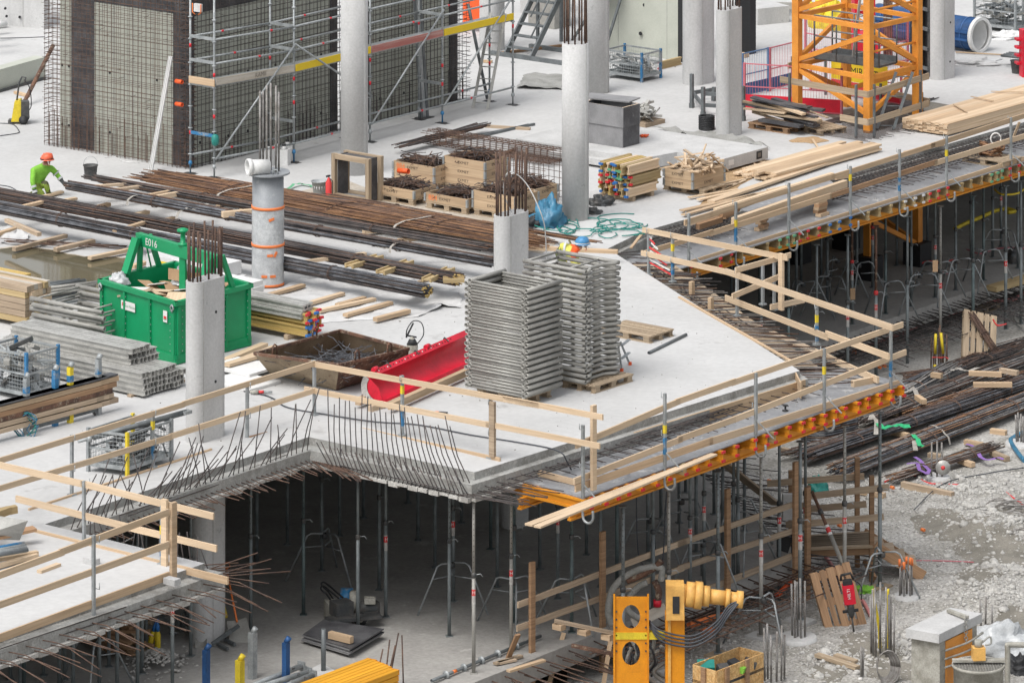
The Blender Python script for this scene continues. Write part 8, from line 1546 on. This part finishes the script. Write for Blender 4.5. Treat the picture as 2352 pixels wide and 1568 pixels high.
# coloured caps and pipes on the gravel
for i, (x, y) in enumerate(((1350, 355), (1385, 345), (1180, 250), (1240, 240), (600, 1135), (640, 1150), (930, 1320), (1050, 1420), (1080, 1440), (1440, 1180), (1650, 1470))): tag(MB().tube(g2(x, y, .12), g2(x + 22, y + 6, .12), .035, 8).build('orange_spacer', M['tape_orange']), 'small orange bar cap lying on the gravel and bars', 'cap', 'orange caps scattered on the gravel')
for i, (x0, y0, x1, y1, z) in enumerate(((660, 1050, 775, 940, .25), (60, 1345, 300, 1275, .5), (150, 1335, 235, 1320, .35))): a, b = g3(x0, y0, z), g3(x1, y1, z); tag(MB().pipe(a, b, .06 if i else .05, 12).build('orange_pipe', M['orange_panel' if i == 0 else 'tape_orange']), f'orange plastic pipe {["lying on bars by the bare pile head", "above the chipboard box", "short one behind the chipboard box"][i]}', 'pipe')
tag(MB().box(g2(1590, 375, .05), (.5, .35, .03), .4).build('steel_sheet', M['aluminium']), 'small pale metal sheet on the gravel by the yellow-sleeved bars', 'sheet'); tag(crumple(g3(1255, 935), .25, .15, .1, 63, .7).build('green_ribbon', M['hivis_green']), 'bright green ribbon crumpled on the gravel', 'ribbon')
for i, (x0, y0, x1, y1) in enumerate(((935, 1415, 1215, 1490), (1060, 1420, 1205, 1450))): tag(MB().beam(g3(x0, y0, .14), g3(x1, y1, .10), .14, .06).build('timber_plank', M['pallet_timber']), f'{"long" if i == 0 else "short"} pale board on the rocks in the mud', 'plank')
for i in range(12): p = g3(U(820, 1200), U(1440, 1545)); tag(MB().rock(p + Z * .03, U(.05, .13), .8).build('rock', M['pale_rubble']), 'pale rock lying in the mud by the two boards', 'rock', 'rocks by the two boards')
for i, (x, y, r) in enumerate(((2290, 820, .3), (2230, 330, .14), (1975, 330, .12), (2200, 980, .22), (2320, 1000, .25), (2060, 630, .1))): tag(MB().rock(g3(x, y) + Z * .05, r, .7).build('rock', M['pale_rubble']), f'pale boulder on the gravel, {ORD[i]} by distance from the rubble heap', 'rock')
t = thing('rebar_scrap', 'tangle of grey bent rebar scrap half buried in rubble', 'scrap', g3(2220, 540))
for k in range(34): a = g3(2040 + U(0, 260), 400 + U(0, 210), U(.05, .3)); MB().wire([a, a + V(U(.2, .6), U(-.5, .3), U(-.05, .15)), a + V(U(.7, 1.5), U(-.9, .5), U(-.15, .05))], .014, 5, 3).build('bent_bar', M['grey_bar'], t)
# chipboard box
bz = -3.25; q4 = [at(2, 3, 82, 1430, bz), at(2, 3, 250, 1478, bz), at(2, 3, 575, 1350, bz), at(2, 3, 405, 1308, bz)]; t = thing('chipboard_box', 'open chipboard box with timber battens, full of tools', 'box', V(q4[1].x, q4[1].y, GZ))
for i in range(4):
    a, b = q4[i], q4[(i + 1) % 4]; d = (b - a).normalized(); n = d.cross(Z); L_ = (b - a).length; MB()._box((a + b) / 2 - n * .012 - Z * .5, d, n, Z, (L_ - .03, .024, 1.0)).build('side_panel', M['osb'], t)
    for f in ((.5,) if i == 0 else (.2, .62) if i == 1 else ()): MB()._box(a.lerp(b, f) + n * .022 - Z * .5, d, n, Z, (.1, .04, 1.02)).build('batten', M['brown_timber'], t)
MB().hprism(q4, bz - .3, bz - .25).build('inner_load', M['dark_steel'], t); cq = (q4[0] + q4[2]) / 2
for i, (dx, dy, s, mt) in enumerate(((-.4, -.1, (.3, .25, .2), 'hose_green'), (-.1, -.15, (.2, .15, .15), 'dark_steel'), (.1, 0, (.2, .2, .2), 'black_rubber'), (.25, -.1, (.25, .12, .1), 'hivis_green'), (.4, .2, (.2, .2, .12), 'dark_steel'))): tag(MB().box(cq + V(dx, dy, -.14), s, m=Matrix.Rotation(.4 * i, 3, 'Z') @ Matrix.Rotation(.3, 3, 'X')).build('tool_case', M[mt]), f'{["teal", "dark grey", "black", "bright green", "small dark"][i]} tool case lying in the chipboard box', 'tool case')
# grey cabinet with overhanging cap
cz = -3.0; k4 = [at(2, 3, 1545, 1185, cz), at(2, 3, 1770, 1225, cz), at(2, 3, 2065, 1082, cz), at(2, 3, 1850, 1040, cz)]; t = thing('electric_cabinet', 'grey metal cabinet with overhanging lid and chain', 'cabinet', V(k4[1].x, k4[1].y, GZ)); MB().hprism(k4, cz - .16, cz).build('lid', M['cast_concrete'], t)
cc = sum(k4, V(0, 0, 0)) / 4; i4 = [cc + (p - cc) * .86 for p in k4]; MB().hprism(i4, GZ, cz - .161).build('body', M['drum_dirty'], t); ar = (i4[2] - i4[1]); MB()._box((i4[1] + i4[2]) / 2 + Z * (-.6) + ar.normalized().cross(Z) * .01, ar.normalized(), ar.normalized().cross(Z), Z, (ar.length * .7, .02, .8)).build('rusty_door', M['crane_orange'], t)
for z in (-.35, -.5, -.65): MB().wire([i4[1].lerp(i4[2], .1) + Z * z + B * .03, i4[1].lerp(i4[2], .6) + Z * z + B * .12, i4[1].lerp(i4[2], 1.1) + Z * z + B * .05], .02, 6).build('pipe', M['drum_dirty'], t)
for k in range(9): MB().path([k4[2].lerp(k4[1], .38) + V(.03 * math.cos(a) * (k % 2) , .03 * math.cos(a) * (1 - k % 2) - .05, .1 - .055 * k + .035 * math.sin(a)) for a in [j * .7 for j in range(10)]], .009, 4).build('chain_link', M['galvanised_dull'], t)
MB().beam(k4[3].lerp(k4[1], .2) + Z * .04, k4[2].lerp(k4[1], .35) + Z * .06, .08, .05).build('lid_bar', M['drum_dirty'], t)
# mixing drum
mz = -3.35; c = at(2, 3, 2040, 1425, mz); t = thing('mixing_drum', 'round grey mixing drum with grille and cream motor on its bar', 'mixer', V(c.x, c.y, GZ)); MB().lathe(V(c.x, c.y, GZ), [(.44, 0), (.44, .9), (.47, .9), (.47, .95), (.44, .95), (.42, .75)], 30, close=False).build('drum', M['drum_dirty'], t); MB().lathe(V(c.x, c.y, GZ), [(.41, .0), (.41, .72)], 24).build('contents', M['mud'], t)
for k in range(-8, 9): w = math.sqrt(max(0, .43 ** 2 - (k * .05) ** 2)); MB().beam(c + V(k * .05, -w, .0), c + V(k * .05, w, 0), .008, .02).build('grille_bar', M['galvanised_dull'], t); MB().beam(c + V(-w, k * .05, -.012), c + V(w, k * .05, -.012), .008, .02).build('grille_bar', M['galvanised_dull'], t)
MB().beam(c - X * .46 + Z * .06, c + X * .46 + Z * .06, .12, .04).build('cross_bar', M['drum_dirty'], t); MB().block(c + V(0, 0, .08), (.22, .2, .22), .1).build('motor', M['rig_cream'], t); MB().tube(c + Z * .3, c + Z * .42, .07, 12).build('motor_cap', M['drum_dirty'], t); MB().wire([c + V(.05, 0, .36), c + V(.2, 0, .48), c + V(.22, 0, .36), c + V(.12, 0, .33)], .018, 6).build('hose', M['hose_grey'], t); MB().tube(c + V(.05, -.46, -.25), c + V(.12, -.6, -.45), .05, 10).build('outlet', M['drum_dirty'], t)
tag(crumple(g3(2160, 1330), .75, .5, .45, 71, .35).build('plastic_sheet', M['clear_wrap']), 'pale plastic-wrapped heap behind the mixing drum', 'sheeting'); tag(crumple(g3(2320, 1480), .25, .25, .3, 73, .5).build('dark_sheet', M['black_rubber']), 'black plastic bunched at the corner by the mixing drum', 'sheet'); t = thing('stand_pipe', 'grey pipe elbow standing beside the mixing drum', 'pipe', g3(2250, 1600)); MB().wire([g3(2240, 1620), g3(2240, 1620, .75), g3(2250, 1620, .85), g3(2400, 1610, .82)], .05, 8).build('pipe', M['drum_dirty'], t)
# yellow drill rig
Yr = 85.0; rg = lambda x, y, c_=1: onz(X0[c_] + x * .3359, Y0[3] + y * .3359, Yr); t = thing('drill_rig', 'orange-yellow drill rig mast with cream rotary head and plate with two holes', 'drill rig', V(rg(2280, 1500).x, Yr, GZ)); RY, RC = M['rig_yellow'], M['rig_cream']
def plate_hole(cx, z0, z1, w, cz_, rx, rz, n=28):
    mb = MB(); th = .05; out, inn = [], []
    for k in range(n):
        a = 2 * math.pi * k / n + math.pi / 4; ca, sa = math.cos(a), math.sin(a); s = 1 / max(abs(ca), abs(sa)); out.append(V(cx + w / 2 * ca * s, 0, (z0 + z1) / 2 + (z1 - z0) / 2 * sa * s)); inn.append(V(cx + rx * ca, 0, cz_ + rz * sa))
    b = 0
    for ring in (out, inn):
        for yy in (Yr - th, Yr): mb.v += [V(p.x, yy, p.z) for p in ring]
    for k in range(n):
        j = (k + 1) % n; o0, o1, i0, i1 = k, n + k, 2 * n + k, 3 * n + k; q0, q1, r0_, r1 = j, n + j, 2 * n + j, 3 * n + j
        mb.face([o0, i0, r0_, q0][::-1]); mb.face([o1, q1, r1, i1][::-1]); mb.face([i0, i1, r1, r0_][::-1]); mb.face([o0, q0, q1, o1][::-1])
    return mb
xc = rg(1990, 0).x; zt, zm, zb_ = rg(0, 965).z, rg(0, 1225).z, GZ
plate_hole(xc, zm, zt, .61, rg(0, 1100).z, .16, .215).build('plate', RY, t); plate_hole(xc, rg(0, 1480).z, zm - .004, .61, rg(0, 1350).z, .16, .215).build('plate', RY, t); MB().box(V(xc, Yr - .025, (rg(0, 1480).z + GZ) / 2), (.61, .05, rg(0, 1480).z - GZ)).build('plate_foot', RY, t)
for s in (-1, 1): MB().box(V(xc + .3 * s, Yr - .03, (zt + GZ) / 2 + .02), (.03, .12, zt - GZ + .04)).build('edge_rib', RY, t)
for k in range(12): MB().tube(V(xc + (.26 if k % 2 else -.26), Yr - .07, zt - .25 - .14 * (k // 2)), V(xc + (.26 if k % 2 else -.26), Yr - .05, zt - .25 - .14 * (k // 2)), .016, 6).build('bolt', M['dark_steel'], t)
MB().box(rg(2050, 1228), (.88, .14, .12)).build('cross_arm', M['yellow_paint'], t); ms_ = rg(2290, 1085); MB().box(V(ms_.x, Yr + .1, (rg(0, 1085).z + GZ) / 2), (.34, .3, rg(0, 1085).z - GZ)).build('mast', RY, t); MB().box(V(ms_.x - .1, Yr - .06, (rg(0, 1085).z + GZ) / 2), (.05, .06, rg(0, 1085).z - GZ - .01)).build('slide_rail', M['rig_cream'], t); MB().box(rg(2290, 990), (.32, .4, .6)).build('head_block', RC, t); MB().box(rg(2295, 1000) - Yv * .21, (.12, .02, .3)).build('slot', M['black_rubber'], t)
ax0 = rg(20, 950, 2) ; mX = Matrix.Rotation(R(90), 3, 'Y')
for (x0, x1, r_, nm) in ((0, 40, .17, 'gear_housing'), (40, 100, .22, 'gear_housing'), (100, 150, .24, 'flange'), (150, 200, .18, 'gear_housing'), (200, 310, .13, 'motor'), (310, 340, .16, 'flange'), (340, 425, .12, 'motor'), (385, 430, .15, 'end_plate')): a, b = rg(x0, 945 + x0 * .1, 2), rg(x1, 945 + x1 * .1, 2); MB().tube(a, b, r_, 20).build(nm, RC, t)
for k in range(4): MB().wire([rg(410, 985, 2) - Yv * .1, rg(330, 1010 + 18 * k, 2) - Yv * (.15 + .03 * k), rg(250, 1110 + 26 * k, 2) - Yv * .2, rg(120, 1200 + 24 * k, 2) - Yv * .2, rg(0, 1215 + 24 * k, 2) - Yv * .15, rg(2180, 1175 + 22 * k, 1) - Yv * .15, rg(2115, 1130 + 6 * k, 1)], .017, 6).build('hydraulic_hose', M['cable_black'], t)
t = thing('hose_heap', 'grey and black hoses hanging behind the yellow drill plate', 'hoses', rg(2100, 1500) + Yv * .8)
for k in range(16): a = rg(U(1960, 2200), U(1300, 1380)) + Yv * U(.3, 1.2); MB().wire([a, a + V(U(-.2, .2), U(-.2, .2), -.25), a + V(U(-.25, .25), U(-.2, .2), -.5), a + V(U(-.3, .3), 0, -.75)], .02 if k % 3 else .035, 6).build('hose', M['cable_black' if k % 3 else 'hose_grey'], t)
t = thing('suction_hose', 'thick ribbed grey hose and rusty pipe looped behind the timber rail', 'hose', P(1440, 1420, FZ)); ph = lambda x, y: onz(781 + x * .3359, 1044.7 + y * .3359, 87.2); MB().wire([ph(1860, 1160), ph(1835, 1080), ph(1850, 960), ph(1900, 870), ph(2000, 800), ph(2120, 765), ph(2200, 775), ph(2195, 860)], .065, 10).build('grey_hose', M['hose_grey'], t); MB().wire([ph(1960, 860), ph(2060, 820), ph(2150, 770), ph(2200, 720)], .06, 10).build('rusty_pipe', M['rust_steel'], t); MB().wire([ph(2050, 1120), ph(1970, 1060), ph(1975, 980), ph(2040, 900), ph(2100, 870)], .06, 10).build('grey_hose', M['hose_grey'], t); MB().wire([ph(2150, 860), ph(2180, 930), ph(2170, 1010)], .06, 10).build('rusty_pipe', M['rust_steel'], t); MB().lathe(ph(2170, 1010), [(.075, -.06), (.075, .06)], 12).build('coupling', M['red_paint'], t)
tag(MB().beam(ph(2000, 1150), ph(2230, 1045), .05, .2).build('edge_board', M['bleached_board']), 'bleached board with faded blue marks behind the drill plate', 'board')
# crumbs of concrete and wood left on the decks and the slab
pts, rad = [], []
for _ in range(260):
    t_, u_ = U(.02, .98), U(.1, .95); p = dn0.lerp(dn1, t_) - B * u_ if _ < 170 else fn0.lerp(fn1, t_) - B * U(.1, .8); pts.append((p.x, p.y, DZ + .004)); rad.append(min(.035, .006 + random.expovariate(140)))
scatter('debris', pts, rad, 'pale_rubble', 'crumbs of concrete scattered on the plywood decks', 'debris')
pts, rad = [], []
for _ in range(420): p = P(U(60, 1700), U(120, 1040)) if _ % 2 else P(U(560, 1750), U(700, 1040)); pts.append((p.x, p.y, .003)); rad.append(min(.025, .005 + random.expovariate(200)))
pts = [q for q in pts if q[0] * .7807 - q[1] * .6249 < pF.x * .7807 - pF.y * .6249 - .3]; scatter('slab_debris', pts, rad[:len(pts)], 'mud', 'small crumbs and scraps lying on the pale slab', 'debris')
